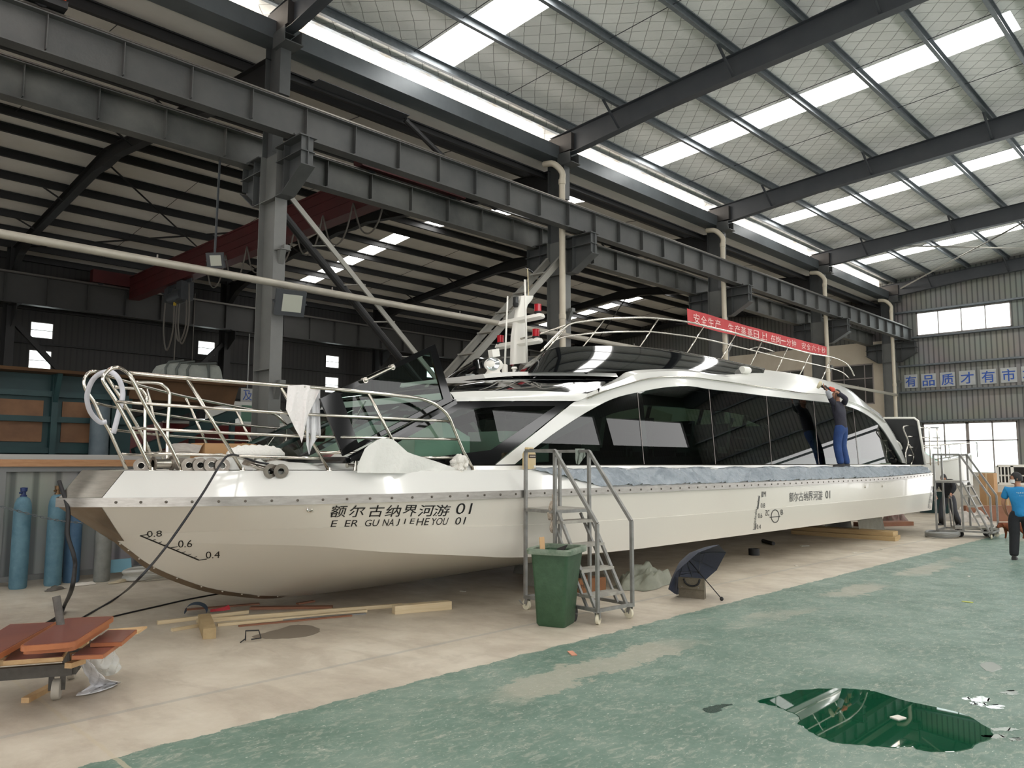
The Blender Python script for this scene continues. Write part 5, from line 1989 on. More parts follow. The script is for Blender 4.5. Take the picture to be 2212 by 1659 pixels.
pr_ = [a, a+uy*.1, a+uy*.08+Vector((0, 0, hz)), a+uy*.02+Vector((0, 0, hz))]
MB().prism(pr_, ux*Wb).build('body', m_can, bg)
MB().slab([[a+ux*x+Vector((0, 0, hz+.004))+uy*.07 for x in (.0, Wb)], [a+ux*x+Vector((0, 0, hz+.006))+uy*.01 for x in (.0, Wb)], [a+ux*x+Vector((0, 0, .13))-uy*.008 for x in (-.004, Wb+.004)]], -uy*.006).build('flap', m_can, bg)
sp2 = MB().tube(smooth_path([a+ux*(Wb*.22)+Vector((0, 0, hz-.01))-uy*.012, a+ux*(Wb*.32)+Vector((0, 0, hz-.07))-uy*.02, a+ux*(Wb*.55)+Vector((0, 0, hz-.10))-uy*.022, a+ux*(Wb*.78)+Vector((0, 0, hz-.07))-uy*.02, a+ux*(Wb*.86)+Vector((0, 0, hz))-uy*.012], 5), .012, 8)
sp2.build('strap', m_rubber, bg, True)
for x in (.15, .8):
    MB().lathe([(.008, 0), (.008, .004)], a+ux*(Wb*x)+Vector((0, 0, .155))-uy*.014, -uy, 8).build('stud', m_zinc, bg)

# ------------------------------------------------------------------ folded tarpaulin, carton, props
def heap(name, label, cat, c, L, Wd, h, ang, m, seed, folds=24, edge=.6):
    R = random.Random(seed)
    fs = [(R.uniform(-.5, .5), R.uniform(-.5, .5), R.uniform(-.5, .5)+0.0, R.uniform(.025, .05), R.uniform(.25, .8), R.uniform(.12, .36)*h) for _ in range(folds)]
    g = []
    ca, sa = math.cos(ang), math.sin(ang)
    for i in range(49):
        r = []
        for j in range(31):
            x, y = -1+2*i/48, -1+2*j/30
            d = max(0, 1-(abs(x)**2.4+abs(y)**2.2))
            z = h*d**edge*(.75+.25*math.cos(x*2.2+seed))
            for fx, fy, fa, w, l, fh in fs:
                q = (y-fy*2)*math.cos(fa)-(x-fx*2)*math.sin(fa)
                t = (x-fx*2)*math.cos(fa)+(y-fy*2)*math.sin(fa)
                z += fh*math.exp(-(q/w/2)**2-(t/l)**2)*min(1, d*3)
            k = 1+.12*math.sin(5*math.atan2(y, x)+seed)
            X, Y = x*L/2*k, y*Wd/2*k
            r.append((c[0]+X*ca-Y*sa, c[1]+X*sa+Y*ca, c[2]+.006+max(0, z)))
        g.append(r)
    mb = MB().grid(g)
    o = mb.build(name, m, smooth=True)
    return tag(o, label, cat)


m_tarp = mat('grey green tarpaulin', (136, 138, 122), .6, 0, (116, 118, 104), 5, .4)
c = pZ(1397, 1268)
heap('tarpaulin', 'crumpled grey-green tarpaulin on the floor between ladder and umbrella', 'tarpaulin', (c.x+.1, c.y+.12, 0), 1.15, .6, .17, .1, m_tarp, 5, 60)
cb = thing('cardboard_box', 'flattish brown carton on the floor behind the ladder steps', 'box', pZ(1280, 1280))
a, b = pZ(1252, 1283), pZ(1309, 1277)
MB().prism([a, b, b+Vector((-.02, .35, 0)), a+Vector((-.02, .35, 0))], (0, 0, .2)).build('carton', mat('printed brown carton', (142, 96, 62), .8, 0, (122, 82, 52), 4, .4), cb)
MB().bar(a+Vector((.1, .1, .2)), a+Vector((.1, .4, .34)), .35, .006).build('flap', m_rubber, cb)
tx = MB()
dd = (b-a)
text_on(tx, 'MA', lambda s, v: a+dd*(.05+.22*s)+Vector((0, -.004, .08+.05*v)))
tx.build('print', mat('dark carton print', (60, 40, 28), .7), cb)
m_concb = mat('concrete block', (150, 148, 136), .85, 0, (128, 126, 116), 6, .4, .3, 30)
a = pZ(1320, 1272)
tag(MB().prism([(9.55, 8.6, 0), (9.95, 8.6, 0), (9.9, 8.6, .13), (9.6, 8.6, .13)], (0, .8, 0)).build('concrete_block', m_concb), 'concrete block propping the keel behind the near ladder', 'block')
MBk = MB().prism([(8.75, 8.0, 0), (9.15, 8.0, 0), (9.1, 8.0, .34), (8.8, 8.0, .34)], (0, .35, 0))
tag(MBk.build('concrete_block', m_concb), 'upright grey block under the hull seen through the ladder steps', 'block')
bx = pZ(1886, 1150)
tag(MB().slab([[(20.4, 7.72, 0), (22.2, 7.72, 0)], [(20.4, 7.76, .42), (22.1, 7.76, .42)], [(20.4, 8.6, .28), (22.1, 8.6, .28)], [(20.4, 8.6, 0), (22.2, 8.6, 0)]], (0, .004, 0)).build('concrete_block', m_concb), 'long pale concrete block under the stern behind the stacked timber', 'block')
# stacked timber at the stern
m_tim = mat('yellow pine timber', (190, 166, 124), .7, 0, (168, 140, 98), 2, .4, .1, 30, stretch=(12, 1, 12))
for k, (x, z, l, txt) in enumerate(((20.05, 0, 2.6, 'lower front beam of the timber stack under the stern'), (20.3, 0, 2.6, 'lower middle beam of the timber stack under the stern'), (20.55, 0, 2.7, 'lower back beam of the timber stack under the stern'), (20.15, .105, 2.5, 'upper front beam of the timber stack under the stern'), (20.45, .105, 2.6, 'upper back beam of the timber stack under the stern'))):
    y0 = 6.72+.06*(k % 3)+(.08 if z else 0)
    tag(MB().box(x-.115, x+.115, y0, y0+l, z, z+.1).build('timber_beam', m_tim), txt, 'timber', 'timber stacked under the stern')

# ------------------------------------------------------------------ timber and oddments by the bow
m_pale = mat('pale sawn lath', (208, 192, 160), .7, 0, (190, 170, 134), 3, .4, stretch=(1, 1, 14))
m_brn = mat('reddish board', (138, 92, 66), .6, 0, (122, 80, 58), 3, .4)
m_grs = mat('grey steel strip', (130, 132, 132), .4, .6)


def lath(px, w, h, m, label, name='wooden_lath', z=0.0, grp='laths and strips on the floor by the bow'):
    a, b = pZ(*px[0], z), pZ(*px[1], z)
    o = MB().bar(a+Vector((0, 0, h/2+.001)), b+Vector((0, 0, h/2+.001)), w, h).build(name, m)
    return tag(o, label, 'timber', grp)


lath(((340, 1349), (536, 1325)), .05, .04, m_pale, 'pale lath lying furthest from the camera, below the blue tube')
lath(((424, 1346), (868, 1311)), .05, .045, m_pale, 'longest pale lath running from the wood block towards the ladder')
lath(((470, 1353), (792, 1322)), .05, .03, m_pale, 'pale lath lying just in front of the longest lath')
lath(((371, 1364), (442, 1352)), .05, .03, m_pale, 'short lath end showing left of the square wood block')
lath(((515, 1354), (760, 1331)), .04, .016, m_brn, 'thin pinkish strip in front of the laths', 'wooden_strip')
lath(((547, 1344), (790, 1326)), .06, .012, m_grs, 'grey steel strip lying among the laths', 'steel_strip')
lath(((541, 1316), (718, 1314)), .1, .03, m_brn, 'brown board behind the laths, under the bow', 'wooden_board')
lath(((850, 1326), (972, 1315)), .12, .1, m_pale, 'thick short timber at the right end of the laths', 'timber_beam')
lath(((560, 1305), (400, 1318)), .09, .012, m_brn, 'dark flat strip running under the stem', 'wooden_strip')
lath(((642, 1306), (678, 1300)), .06, .02, m_brn, 'small wood chip lying under the forefoot', 'wood_chip')
a, b = pZ(459, 1381), pZ(440, 1347)
tag(MB().bar(a+Vector((-.02, .03, .056)), b+Vector((0, 0, .056)), .13, .11).build('wood_block', mat('weathered wood block', (172, 152, 114), .75, 0, (146, 124, 90), 6, .4)), 'square weathered wood block on the laths by the bow', 'wood')
# bent blue sheet
bs = thing('abrasive_sheet', 'blue abrasive sheet bent into an arch on the floor', 'sheet', pZ(420, 1332))
c = pZ(421, 1331)
g = []
for i in range(17):
    a = PI*(-.08+1.16*i/16)
    g.append([c+Vector((.13*math.cos(a)*.72, -.13*math.cos(a)*.72, .045+.09*math.sin(a)))+Vector((.10, .17, 0))*s for s in (0, 1)])
MB().slab(g, (.002, .002, .002)).build('sheet', mat('blue abrasive cloth', (52, 72, 92), .7), bs, True)
MB().slab([[c+Vector((.2, .02, .05)), c+Vector((.2, .02, .02))], [c+Vector((.32, -.06, .07)), c+Vector((.33, -.07, .03))], [c+Vector((.38, -.1, .1)), c+Vector((.4, -.1, .04))]], (0, .003, 0)).build('ribbon', mat('red ribbon', (170, 40, 48), .6), bs)
# small clamp
cl = thing('clamp', 'small black G-clamp on the floor near the wood block', 'clamp', pZ(535, 1384))
c = pZ(530, 1386)
MB().tube([c+Vector(p) for p in ((.0, 0, .012), (.0, .0, .11), (.11, -.07, .11), (.13, -.085, .03), (.05, -.03, .02))], .008, 8).build('frame', m_rubber, cl, 40)
MB().tube([c+Vector((-.08, -.05, .012)), c+Vector((0, 0, .03))], .006, 6).build('screw', m_rubber, cl)
# scraps scattered on the floor
for k, (px, py, s, col, lab) in enumerate(((1846, 1194, .16, (206, 202, 192), 'white scrap of paper left of centre under the stern'), (1905, 1186, .08, (206, 202, 192), 'small white scrap right of the white strip under the stern'), (1738, 1179, .2, (196, 194, 186), 'white strip lying beyond the black tape ring'),
                                          (1720, 1222, .12, (214, 208, 196), 'white paper scrap on the concrete to the right of the umbrella'), (1000, 1277, .09, (188, 184, 174), 'pale scrap under the middle of the hull'), (2093, 1245, .1, (206, 206, 196), 'pale pebble-like lump on the green floor'), (2090, 1300, .13, (196, 202, 110), 'yellowish scrap on the green floor'),
                                          (1940, 1550, .09, (214, 210, 200), 'white square scrap lying in the puddle'), (1236, 1411, .16, (196, 138, 112), 'faint orange scrap on the green paint edge'))):
    c = pZ(px, py, .006)
    an = k*1.3
    tag(MB().obox(c, s, s*(.35 if k != 7 else .8), .008, (math.cos(an), math.sin(an), 0), (-math.sin(an), math.cos(an), 0)).build('paper_scrap', mat('scrap', col, .8)), lab, 'scrap')
tag(MB().lathe([(.09, 0), (.11, .0), (.11, .13), (.09, .13), (.09, 0)], pZ(1629, 1199), (0, 0, 1), 24, False).build('tape_ring', m_rubber, smooth=40), 'black ring standing on the floor in the shade of the hull', 'ring')
tag(MB().tube([pZ(1648, 1168, .04), pZ(1671, 1174, .04)], .04, 10).build('black_tube', m_rubber, smooth=40), 'short black tube lying in the shade of the hull', 'tube')


def coil(name, label, c, r, n, rt_, m, seed, cat='hose', sq=.7):
    R = random.Random(seed)
    P = []
    for i in range(n*18):
        a = 2*PI*i/18
        rr_ = r*(1+.18*math.sin(i*.37+seed)*R.uniform(.7, 1))
        P.append(Vector((c[0]+rr_*math.cos(a), c[1]+rr_*math.sin(a)*sq, rt_+(i/(n*18))*n*rt_*.75+.01*math.sin(i))))
    return tag(MB().tube(smooth_path(P, 2), rt_, 8).build(name, m, smooth=True), label, cat)


m_hose = mat('pale grey hose', (178, 178, 172), .5)
coil('hose_coil', 'coiled grey hose on the floor at the stern', pZ(2031, 1160), .5, 4, .035, mat('grey hose', (140, 142, 140), .5), 2)
# the water puddle on the green paint
def outline(px):
    P = smooth_path([pZ(x, y, 0) for x, y in px], 4, True)
    R = random.Random(3)
    return [p+Vector((R.uniform(-.012, .012), R.uniform(-.012, .012), 0)) for p in P]


def puddle(px, name, label, m):
    P = outline(px)
    c = sum(P, Vector())/len(P)
    rows = [[Vector((p.x, p.y, .001)) for p in P], [Vector((p.x, p.y, .003)).lerp(Vector((c.x, c.y, .003)), .01) for p in P]]
    mb = MB().grid(rows, True)
    mb.face([len(mb.v)-len(P)+k for k in range(len(P))])
    return tag(mb.build(name, m), label, 'puddle')


m_water = mat('water over green paint', (14, 66, 44), .015, 0, (20, 74, 50), 1.2, .4, spec=.6)
puddle([(1636, 1514), (1705, 1497), (1720, 1492), (1785, 1487), (1862, 1490), (1888, 1494), (1965, 1516), (2020, 1528), (2090, 1546), (2144, 1582), (2120, 1606), (2072, 1622), (2024, 1625), (1988, 1621), (1966, 1613), (1921, 1615), (1870, 1610), (1804, 1604), (1762, 1588), (1736, 1572), (1722, 1562), (1726, 1549), (1690, 1532), (1664, 1523)], 'puddle', 'large shiny puddle of water on the green floor, reflecting the roof', m_water)
puddle([(1518, 1532), (1540, 1525), (1560, 1522), (1582, 1522), (1562, 1530), (1550, 1538), (1530, 1540)], 'puddle', 'small dark puddle left of the large one', mat('damp green paint', (38, 62, 52), .25))
puddle([(545, 1375), (600, 1360), (625, 1352), (650, 1350), (680, 1354), (690, 1364), (660, 1376), (610, 1380), (575, 1380)], 'puddle', 'damp patch on the concrete in front of the laths', mat('damp concrete', (120, 110, 98), .5))
puddle([(2118, 1435), (2135, 1430), (2152, 1434), (2162, 1444), (2145, 1452), (2124, 1446)], 'puddle', 'small wet patch with painted pale shine on the floor near the right edge', mat('wet shine', (176, 182, 176), .06))  # pale base colour paints the shine of the wet patch
m_glint = mat('painted pale wet glint', (188, 196, 190), .05, spec=.8)  # pale colour paints the glint of light on the wet floor
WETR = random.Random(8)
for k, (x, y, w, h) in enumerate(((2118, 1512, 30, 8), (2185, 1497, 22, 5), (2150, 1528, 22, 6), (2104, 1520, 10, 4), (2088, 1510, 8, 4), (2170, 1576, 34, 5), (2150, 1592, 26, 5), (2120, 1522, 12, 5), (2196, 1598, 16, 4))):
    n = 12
    puddle([(x+w*math.cos(2*PI*i/n)*WETR.uniform(.55, 1.1), y+h*math.sin(2*PI*i/n)*WETR.uniform(.55, 1.1)) for i in range(n)], 'puddle', ('wet glint above the right end of the large puddle', 'wet glint touching the right frame edge, above the others', 'wet glint in the middle of the group right of the large puddle', 'small wet glint left in the group above the puddle tip', 'smallest wet glint, leftmost above the puddle tip', 'long wet glint level with the right tip of the large puddle', 'wet glint below the right tip of the large puddle', 'tiny wet glint between the larger ones above the puddle tip', 'lowest wet glint at the right frame edge')[k], m_glint)
# ------------------------------------------------------------------ cables from the foredeck
pts = [SB(pY(x, y, Y)) for x, y, Y in ((585, 1003, 7.75), (555, 998, 7.75), (520, 986, 7.7), (497, 983, 7.45), (478, 1000, 7.38), (434, 1072, 7.2), (355, 1186, 7.2), (293, 1257, 6.9))]+[pZ(262, 1284, .1), pZ(233, 1303, .012), pZ(184, 1331, .012), pZ(150, 1352, .012)]
tag(MB().tube(smooth_path(pts, 6), .012, 8).build('power_cable', m_cable, smooth=True), 'thin black cable hanging from the foredeck down to the floor', 'cable')
pts = [SB(pY(x, y, Y)) for x, y, Y in ((128, 1040, 8.9), (147, 1100, 8.6), (146, 1153, 8.5), (158.7, 1197, 8.4), (162, 1224, 8.4), (154.6, 1273, 8.3))]+[pZ(140, 1306, .1), pZ(128, 1330, .022), pZ(100, 1348, .022)]
tag(MB().tube(smooth_path(pts, 6), .022, 8).build('air_hose', m_rubber, smooth=True), 'thick black hose hanging behind the bow tip down to the floor', 'hose')
pts = [pZ(x, y, .01) for x, y in ((500, 1279), (464, 1284), (400, 1296), (330, 1312), (252, 1330), (200, 1345))]
tag(MB().tube(smooth_path(pts, 6), .01, 8).build('power_cable', m_cable, smooth=True), 'dark cable lying on the concrete from under the bow to the red boards', 'cable')

# ------------------------------------------------------------------ fence, gas cylinders and what lies by them
m_fence = clad('grey fence sheet', (150, 152, 152), (104, 107, 108), .31, 0)
FZ = 1.80
ft = thing('fence', 'grey sheet metal fence standing behind the gas cylinders', 'fence', (4, 13.72, 0))
MB().box(-6, 7.4, 13.72, 13.735, .12, FZ-.1).build('sheet', m_fence, ft)
fr = MB()
for z in (.1, FZ-.06):
    fr.box(-6, 7.4, 13.66, 13.76, z-.04, z+.04)
for x in (-5, -3, -1, 1, 2.95, 5.1, 7.3):
    fr.box(x-.04, x+.04, 13.64, 13.76, 0, FZ-.1)
fr.build('frame', mat('fence frame', (122, 124, 124), .5, .2), ft)
m_mold = mat('varnished wood moulding', (184, 142, 104), .5, 0, (160, 116, 80), 4, .3, stretch=(1, 8, 8))
tag(MB().prism([(-6, 13.62, FZ-.02), (-6, 13.62, FZ+.07), (-6, 13.66, FZ+.09), (-6, 13.8, FZ+.09), (-6, 13.8, FZ-.02)], (13.2, 0, 0)).build('timber_moulding', m_mold), 'long brown timber moulding lying along the top of the fence', 'timber')
tag(MB().box(-6, 7.4, 13.95, 14.0, FZ+.05, FZ+.17).build('panel_strip', mat('pale panel', (176, 176, 172), .6)), 'pale grey panel strip standing behind the timber moulding', 'panel')
m_cylb = mat('chalky blue cylinder paint', (66, 102, 120), .6, 0, (98, 134, 148), 5, .35, .2, 30)
m_cylb2 = mat('dusty mid blue cylinder paint', (58, 92, 124), .6, 0, (84, 116, 144), 5, .35)
m_cylg = mat('dusty grey cylinder paint', (134, 136, 132), .65, 0, (112, 114, 110), 8, .35)
m_cap = mat('blue valve cap', (34, 52, 96), .5)


def cylinder(x, y, h, r, m, label, capm):
    t = thing('gas_cylinder', label, 'gas cylinder', (x, y, 0), 'gas cylinders at the fence')
    MB().lathe([(r*.9, 0), (r, .03), (r, h-.18), (r*.92, h-.1), (r*.7, h-.03), (r*.36, h)], (x, y, 0), (0, 0, 1), 24).build('body', m, t, 40)
    MB().lathe([(r*.38, h-.005), (r*.38, h+.02), (.03, h+.025), (.03, h+.07), (.045, h+.075), (.05, h+.13), (.02, h+.135)], (x, y, 0), (0, 0, 1), 14).tube([(x, y, h+.06), (x-.06, y-.03, h+.055)], .015, 8).build('valve', capm, t, 40)


cylinder(3.16, 13.33, 1.34, .118, m_cylb, 'chalky blue gas cylinder at the left end of the row by the fence', m_cap)
cylinder(3.61, 13.31, 1.36, .118, m_cylb, 'chalky blue gas cylinder second from the left by the fence', mat('brass valve', (120, 96, 70), .4, .7))
cylinder(3.9, 13.45, 1.34, .118, m_cylb2, 'darker blue gas cylinder third from the left, half behind the bow', m_cap)
cylinder(4.27, 13.22, 1.3, .118, m_cylg, 'dusty grey gas cylinder at the right end of the row, under the bow', m_cap)
ch = MB()
P = smooth_path([(2.5, 13.15, 1.33), (3.0, 13.17, 1.16), (3.5, 13.15, 1.0), (3.95, 13.12, .92), (4.5, 13.08, .87)], 10)
for i, (a, b) in enumerate(zip(P, P[1:])):
    d = (b-a)
    n = 1
    c = (a+b)/2
    dd = d.normalized()
    s = Vector((0, 0, 1)) if i % 2 else dd.cross(Vector((0, 0, 1)))
    ch.tube([c+dd*(.034*math.cos(k*PI/4))+s*(.014*math.sin(k*PI/4)) for k in range(8)], .006, 5, True)
tag(ch.build('chain', m_galv), 'galvanised chain strung across the gas cylinders', 'chain')
coil('hose_coil', 'heap of pale grey hose coiled at the foot of the fence', (4.9, 12.95), .42, 6, .03, m_hose, 7, sq=.6)
tag(MB().obox((4.55, 13.35, .2), .4, .01, .22, (1, 0, 0), (0, .9, -.3), (0, .3, .9)).build('blue_board', mat('pale blue board', (120, 168, 186), .6)), 'pale blue board leaning behind the hose heap', 'board')
for k, (x, y, c) in enumerate(((3.95, 13.0, (206, 200, 190)), (4.4, 12.9, (176, 164, 140)), (3.5, 12.8, (92, 88, 82)))):
    heap('rubbish', ('white crumpled rubbish at the foot of the grey gas cylinder', 'brownish crumpled rubbish beside the hose heap', 'dark crumpled rubbish near the two left gas cylinders')[k], 'rubbish', (x, y, 0), .3, .14, .05, .3*k, mat('rubbish', c, .8), k+3, 8)

# ------------------------------------------------------------------ boat mould with its plywood panels, and pieces stored on and behind it
m_teal = mat('teal painted steel', (22, 50, 54), .55, 0, (34, 66, 66), 2, .4)
m_ply = mat('stained plywood', (128, 92, 62), .65, 0, (96, 66, 44), 1.6, .45)
mt = thing('boat_mould', 'large teal steel mould with brown plywood panels behind the fence', 'mould', (2, 15.5, 0))
fr = MB()
for x in (.2, 1.1, 2.1, 3.05, 4.05, 5.05):
    fr.box(x-.05, x+.05, 15.42, 15.6, .3, 3.4)
    fr.prism([(x-.04, 15.42, 3.4), (x-.04, 15.2, 3.4), (x-.04, 15.42, 2.9)], (.08, 0, 0))
for z in (1.0, 2.05, 2.6, 3.05):
    fr.box(-3, 5.3, 15.45, 15.55, z-.05, z+.05)
fr.box(-3, 5.4, 15.56, 15.6, .4, 3.4)
for x in (.6, 2.6, 4.6):
    fr.box(x-.06, x+.06, 16.0, 16.1, 0, 3.3)
fr.build('frame', m_teal, mt)
for x in (.25, 1.2, 2.2, 3.15, 4.15):
    for z0, z1 in ((1.15, 1.95), (2.15, 2.98)):
        MB().box(x+.05, x+.75, 15.535, 15.57, z0+.05, z1-.05).build('panel', m_ply, mt)
MB().prism([(-3, 15.1, 3.4), (-3, 17.6, 3.4), (-3, 17.6, 3.47), (-3, 15.05, 3.45)], (10.45, 0, 0)).prism([(5.3, 15.5, 3.05), (5.3, 15.3, 3.4), (5.3, 16.6, 3.4), (5.3, 16.6, 3.05)], (2.1, 0, 0)).build('top_deck', mat('aged plywood deck', (112, 84, 58), .7, 0, (82, 60, 42), 1.5, .4), mt)
tag(MB().tube([(4.75, 15.25, 0), (4.75, 15.25, 2.9)], .16, 16).build('drum_pipe', mat('scuffed blue grey pipe', (78, 92, 100), .6, 0, (104, 116, 122), 4, .4), smooth=40), 'scuffed blue-grey upright pipe at the right end of the mould', 'pipe')
m_tray = mat('grey green fibreglass', (128, 134, 128), .5, 0, (152, 156, 148), 5, .4, .3, 20)
for k, (x0, lab) in enumerate(((6.15, 'leftmost of three nested grey fibreglass trays on the mould'), (6.38, 'middle one of three nested grey fibreglass trays on the mould'), (6.6, 'rightmost and most visible of three nested grey fibreglass trays'))):
    t = thing('fibreglass_tray', lab, 'tray', (x0, 16.3, 3.47))
    w = .85 if k == 2 else .6
    z = 3.47
    rows = []
    for hz, e in ((0, 0), (.08, .02), (.3, .07), (.4, .12), (.43, .2)):
        x1 = x0+w
        rows.append([Vector(p) for p in ((x0+e, 16.1+e, z+hz), (x1-e*.6, 16.1+e, z+hz*1.12), (x1-e*.6, 16.9-e, z+hz*1.12), (x0+e, 16.9-e, z+hz))])
    mb = MB().grid(rows, True)
    mb.face([len(mb.v)-4+q for q in range(4)])
    mb.build('shell', m_tray, t)
    rim = MB()
    rim.tube([(x0+.08, 16.12, z+.02), (x0+.06, 16.13, z+.3), (x0+.16, 16.22, z+.44), (x0+w-.14, 16.22, z+.5)], .025, 8)
    if k == 2:
        rim.bar((x0+w*.62, 16.12, z+.03), (x0+w*.62, 16.2, z+.46), .06, .03)
    rim.build('rib', mat('dark tray rim', (84, 90, 86), .5), t, True)
# teal props slanting across, red and white boats stored behind the column
for k, (a, b, lab) in enumerate((((5.6, 15.9, 2.0), (8.0, 16.6, 2.95), 'lower teal beam slanting up behind the bow rail'), ((5.3, 16.0, 2.5), (7.2, 16.8, 3.1), 'upper teal beam slanting up behind the bow rail'))):
    tag(MB().bar(a, b, .12, .22).bar((a[0]+.15, a[1], 0), (a[0]+.15, a[1], a[2]), .1, .1).bar((b[0]-.1, b[1], 0), (b[0]-.1, b[1], b[2]), .1, .1).build('steel_beam', m_teal), lab, 'beam')


def small_boat(label, org, yaw, L, B, H, z, hullm, topm, cabin=True):
    t = thing('small_boat', label, 'boat', org)
    o = Vector(org)
    cx, sx = math.cos(yaw), math.sin(yaw)

    def P(x, y, zz):
        return o+Vector((x*cx-y*sx, x*sx+y*cx, z+zz))
    rows = []
    for i in range(13):
        f = i/12
        w = B/2*min(1, 2.3*(1-f)**.55)*(.9+.1*(1-f))
        k = H*.55*max(0, f-.55)**1.5*2
        x = -L/2+L*f
        rows.append([P(x, s*w*a, H*zz+k*zz+(0 if zz else k*.8)) for s, a, zz in ((-1, 1, 1), (-1, .97, .55), (-1, .8, .2), (-1, 0, 0), (1, .8, .2), (1, .97, .55), (1, 1, 1))])
    mb = MB().grid(rows)
    mb.face([k for k in range(7)])
    mb.build('hull', hullm, t, 40)
    mb = MB()
    mb.grid([[r[0]+Vector((0, 0, -.03)) for r in rows], [r[0].lerp(r[-1], .5)+Vector((0, 0, .05)) for r in rows], [r[-1]+Vector((0, 0, -.03)) for r in rows]])
    mb.build('deck', topm, t, 40)
    rl = MB().tube([r[0]+Vector((0, 0, .02)) for r in rows], .035, 8).tube([r[-1]+Vector((0, 0, .02)) for r in rows], .035, 8)
    rl.build('gunwale', topm, t, True)
    if cabin:
        c = MB()
        c.slab([[P(-L*.18, -B*.32, H), P(L*.1, -B*.32, H), P(L*.22, -B*.28, H)], [P(-L*.16, -B*.27, H+.6), P(L*.04, -B*.27, H+.6), P(L*.08, -B*.24, H+.55)]], P(0, B*.58, 0)-P(0, 0, 0))
        c.build('wheelhouse', topm, t)
        g = MB().add([P(L*.085, -B*.24, H+.55), P(L*.085, B*.24, H+.55), P(L*.225, B*.27, H+.08), P(L*.225, -B*.27, H+.08)], [(0, 1, 2, 3)])
        g.add([P(-L*.12, -B*.325, H+.12), P(L*.1, -B*.325, H+.12), P(L*.03, -B*.28, H+.52), P(-L*.11, -B*.28, H+.52)], [(0, 1, 2, 3)])
        g.build('window', m_tint2, t)
    st = MB()
    for x in (-L*.25, L*.2):
        a = P(x, 0, -.0)
        st.box(a.x-.08, a.x+.08, a.y-.5, a.y+.5, 0, z+.06)
    st.build('cradle', m_teal, t)
    return t


small_boat('dark red boat with white deck stored behind the bow rail', (9.2, 18.3, 0), .12, 5.5, 1.8, .75, 1.95, mat('dark red hull', (96, 16, 20), .3, coat=.4), m_white)
small_boat('red and white boat stored further right behind the floodlight column', (13.5, 19.2, 0), .1, 4.8, 1.7, .7, 1.9, mat('brick red hull', (120, 30, 26), .35), m_white, False)
tag(MB().box(8.9, 12.6, 17.0, 17.3, 1.55, 2.2).box(9.2, 9.4, 17, 17.3, 0, 1.6).box(12.1, 12.3, 17, 17.3, 0, 1.6).build('plywood_trough', m_ply), 'brown plywood trough standing low behind the bow rail', 'trough')
# ------------------------------------------------------------------ red overhead crane of the dim bay, with its hoist
m_cred = mat('dark red crane paint', (80, 26, 26), .5, 0, (64, 20, 22), 1.5, .4)
ct = thing('overhead_crane', 'dark red overhead crane beam spanning the dim bay', 'crane', (10, 21, 8))
b = MB()
b.box(9.82, 10.18, 13.4, 29.2, 8.45, 8.5).box(9.82, 10.18, 13.4, 29.2, 7.66, 7.7).box(9.84, 9.852, 13.4, 29.2, 7.7, 8.45).box(10.148, 10.16, 13.4, 29.2, 7.7, 8.45)
for z in (7.95, 8.2):
    b.box(9.825, 9.845, 13.4, 29.2, z-.015, z+.015)
b.build('bridge_beam', m_cred, ct)
for y, z in ((12.92, 7.82), (29.35, 8.12)):
    MB().box(8.6, 11.4, y-.16, y+.16, z, z+.45).build('end_carriage', m_cred, ct)
    wl = MB()
    for x in (8.9, 11.1):
        wl.lathe([(.14, -.06), (.14, .06)], (x, y, z+.08), (0, 1, 0), 16)
    wl.build('wheel', m_steel_dark, ct, 40)
ho = MB().box(9.98, 10.02, 24.2, 26.2, 7.55, 7.66).lathe([(.1, -.5), (.25, -.48), (.25, .2), (.2, .22), (.2, .6), (.1, .62)], (10.0, 25.1, 7.2), (0, 1, 0), 18)
ho.box(9.8, 10.2, 24.5, 24.9, 7.0, 7.6).box(9.85, 10.15, 25.7, 26.0, 7.1, 7.55)
hb_ = ho.build('hoist', m_steel_dark, ct, 40)
ca = MB()
for dy, zb in ((24.4, 5.6), (24.6, 5.7), (25.6, 5.5)):
    ca.tube(smooth_path([(10.0, dy, 7.5), (10.0, dy-.1, 6.2), (10.0, dy+.35, zb), (10.0, dy+.7, 6.2), (10.0, dy+.65, 7.4)], 6), .025, 6)
ca.tube([(10.0, 25.3, 7.1), (10.0, 25.3, 3.2)], .018, 6)
ca.tube([(10.0, 23.9, 7.1), (10.0, 23.9, 3.4)], .01, 6)
for k in range(7):
    y = 22.6-1.3*k
    ca.tube(smooth_path([(9.75, y, 7.8), (9.75, y-.3, 7.15), (9.75, y-.65, 6.95), (9.75, y-1.0, 7.15), (9.75, y-1.3, 7.8)], 5), .02, 6)
ca.build('festoon_cable', mat('grey cable', (96, 92, 86), .6), ct, True)
MB().obox((9.9, 25.2, 6.95), .07, .07, .12).build('tag', mat('yellow tag', (190, 160, 50), .6), ct)
ot = thing('overhead_crane', 'orange end of an overhead crane on the near girder, at the top left edge', 'crane', (2, 11.3, 7.9))
MB().box(.4, 2.75, 11.1, 11.5, 7.98, 8.5).build('end_carriage', mat('orange crane paint', (198, 74, 44), .5, 0, (170, 58, 36), 3, .4), ot)
MB().box(2.3, 2.78, 11.12, 11.48, 7.88, 7.98).lathe([(.1, -.06), (.1, .06)], (2.5, 11.3, 7.95), (0, 1, 0), 14).lathe([(.1, -.06), (.1, .06)], (.7, 11.3, 7.95), (0, 1, 0), 14).build('buffer', m_rubber, ot)
MB().box(.4, 1.2, -5.5, 11.2, 8.5, 9.0).build('bridge_beam', mat('orange crane beam', (190, 72, 44), .5), ot)

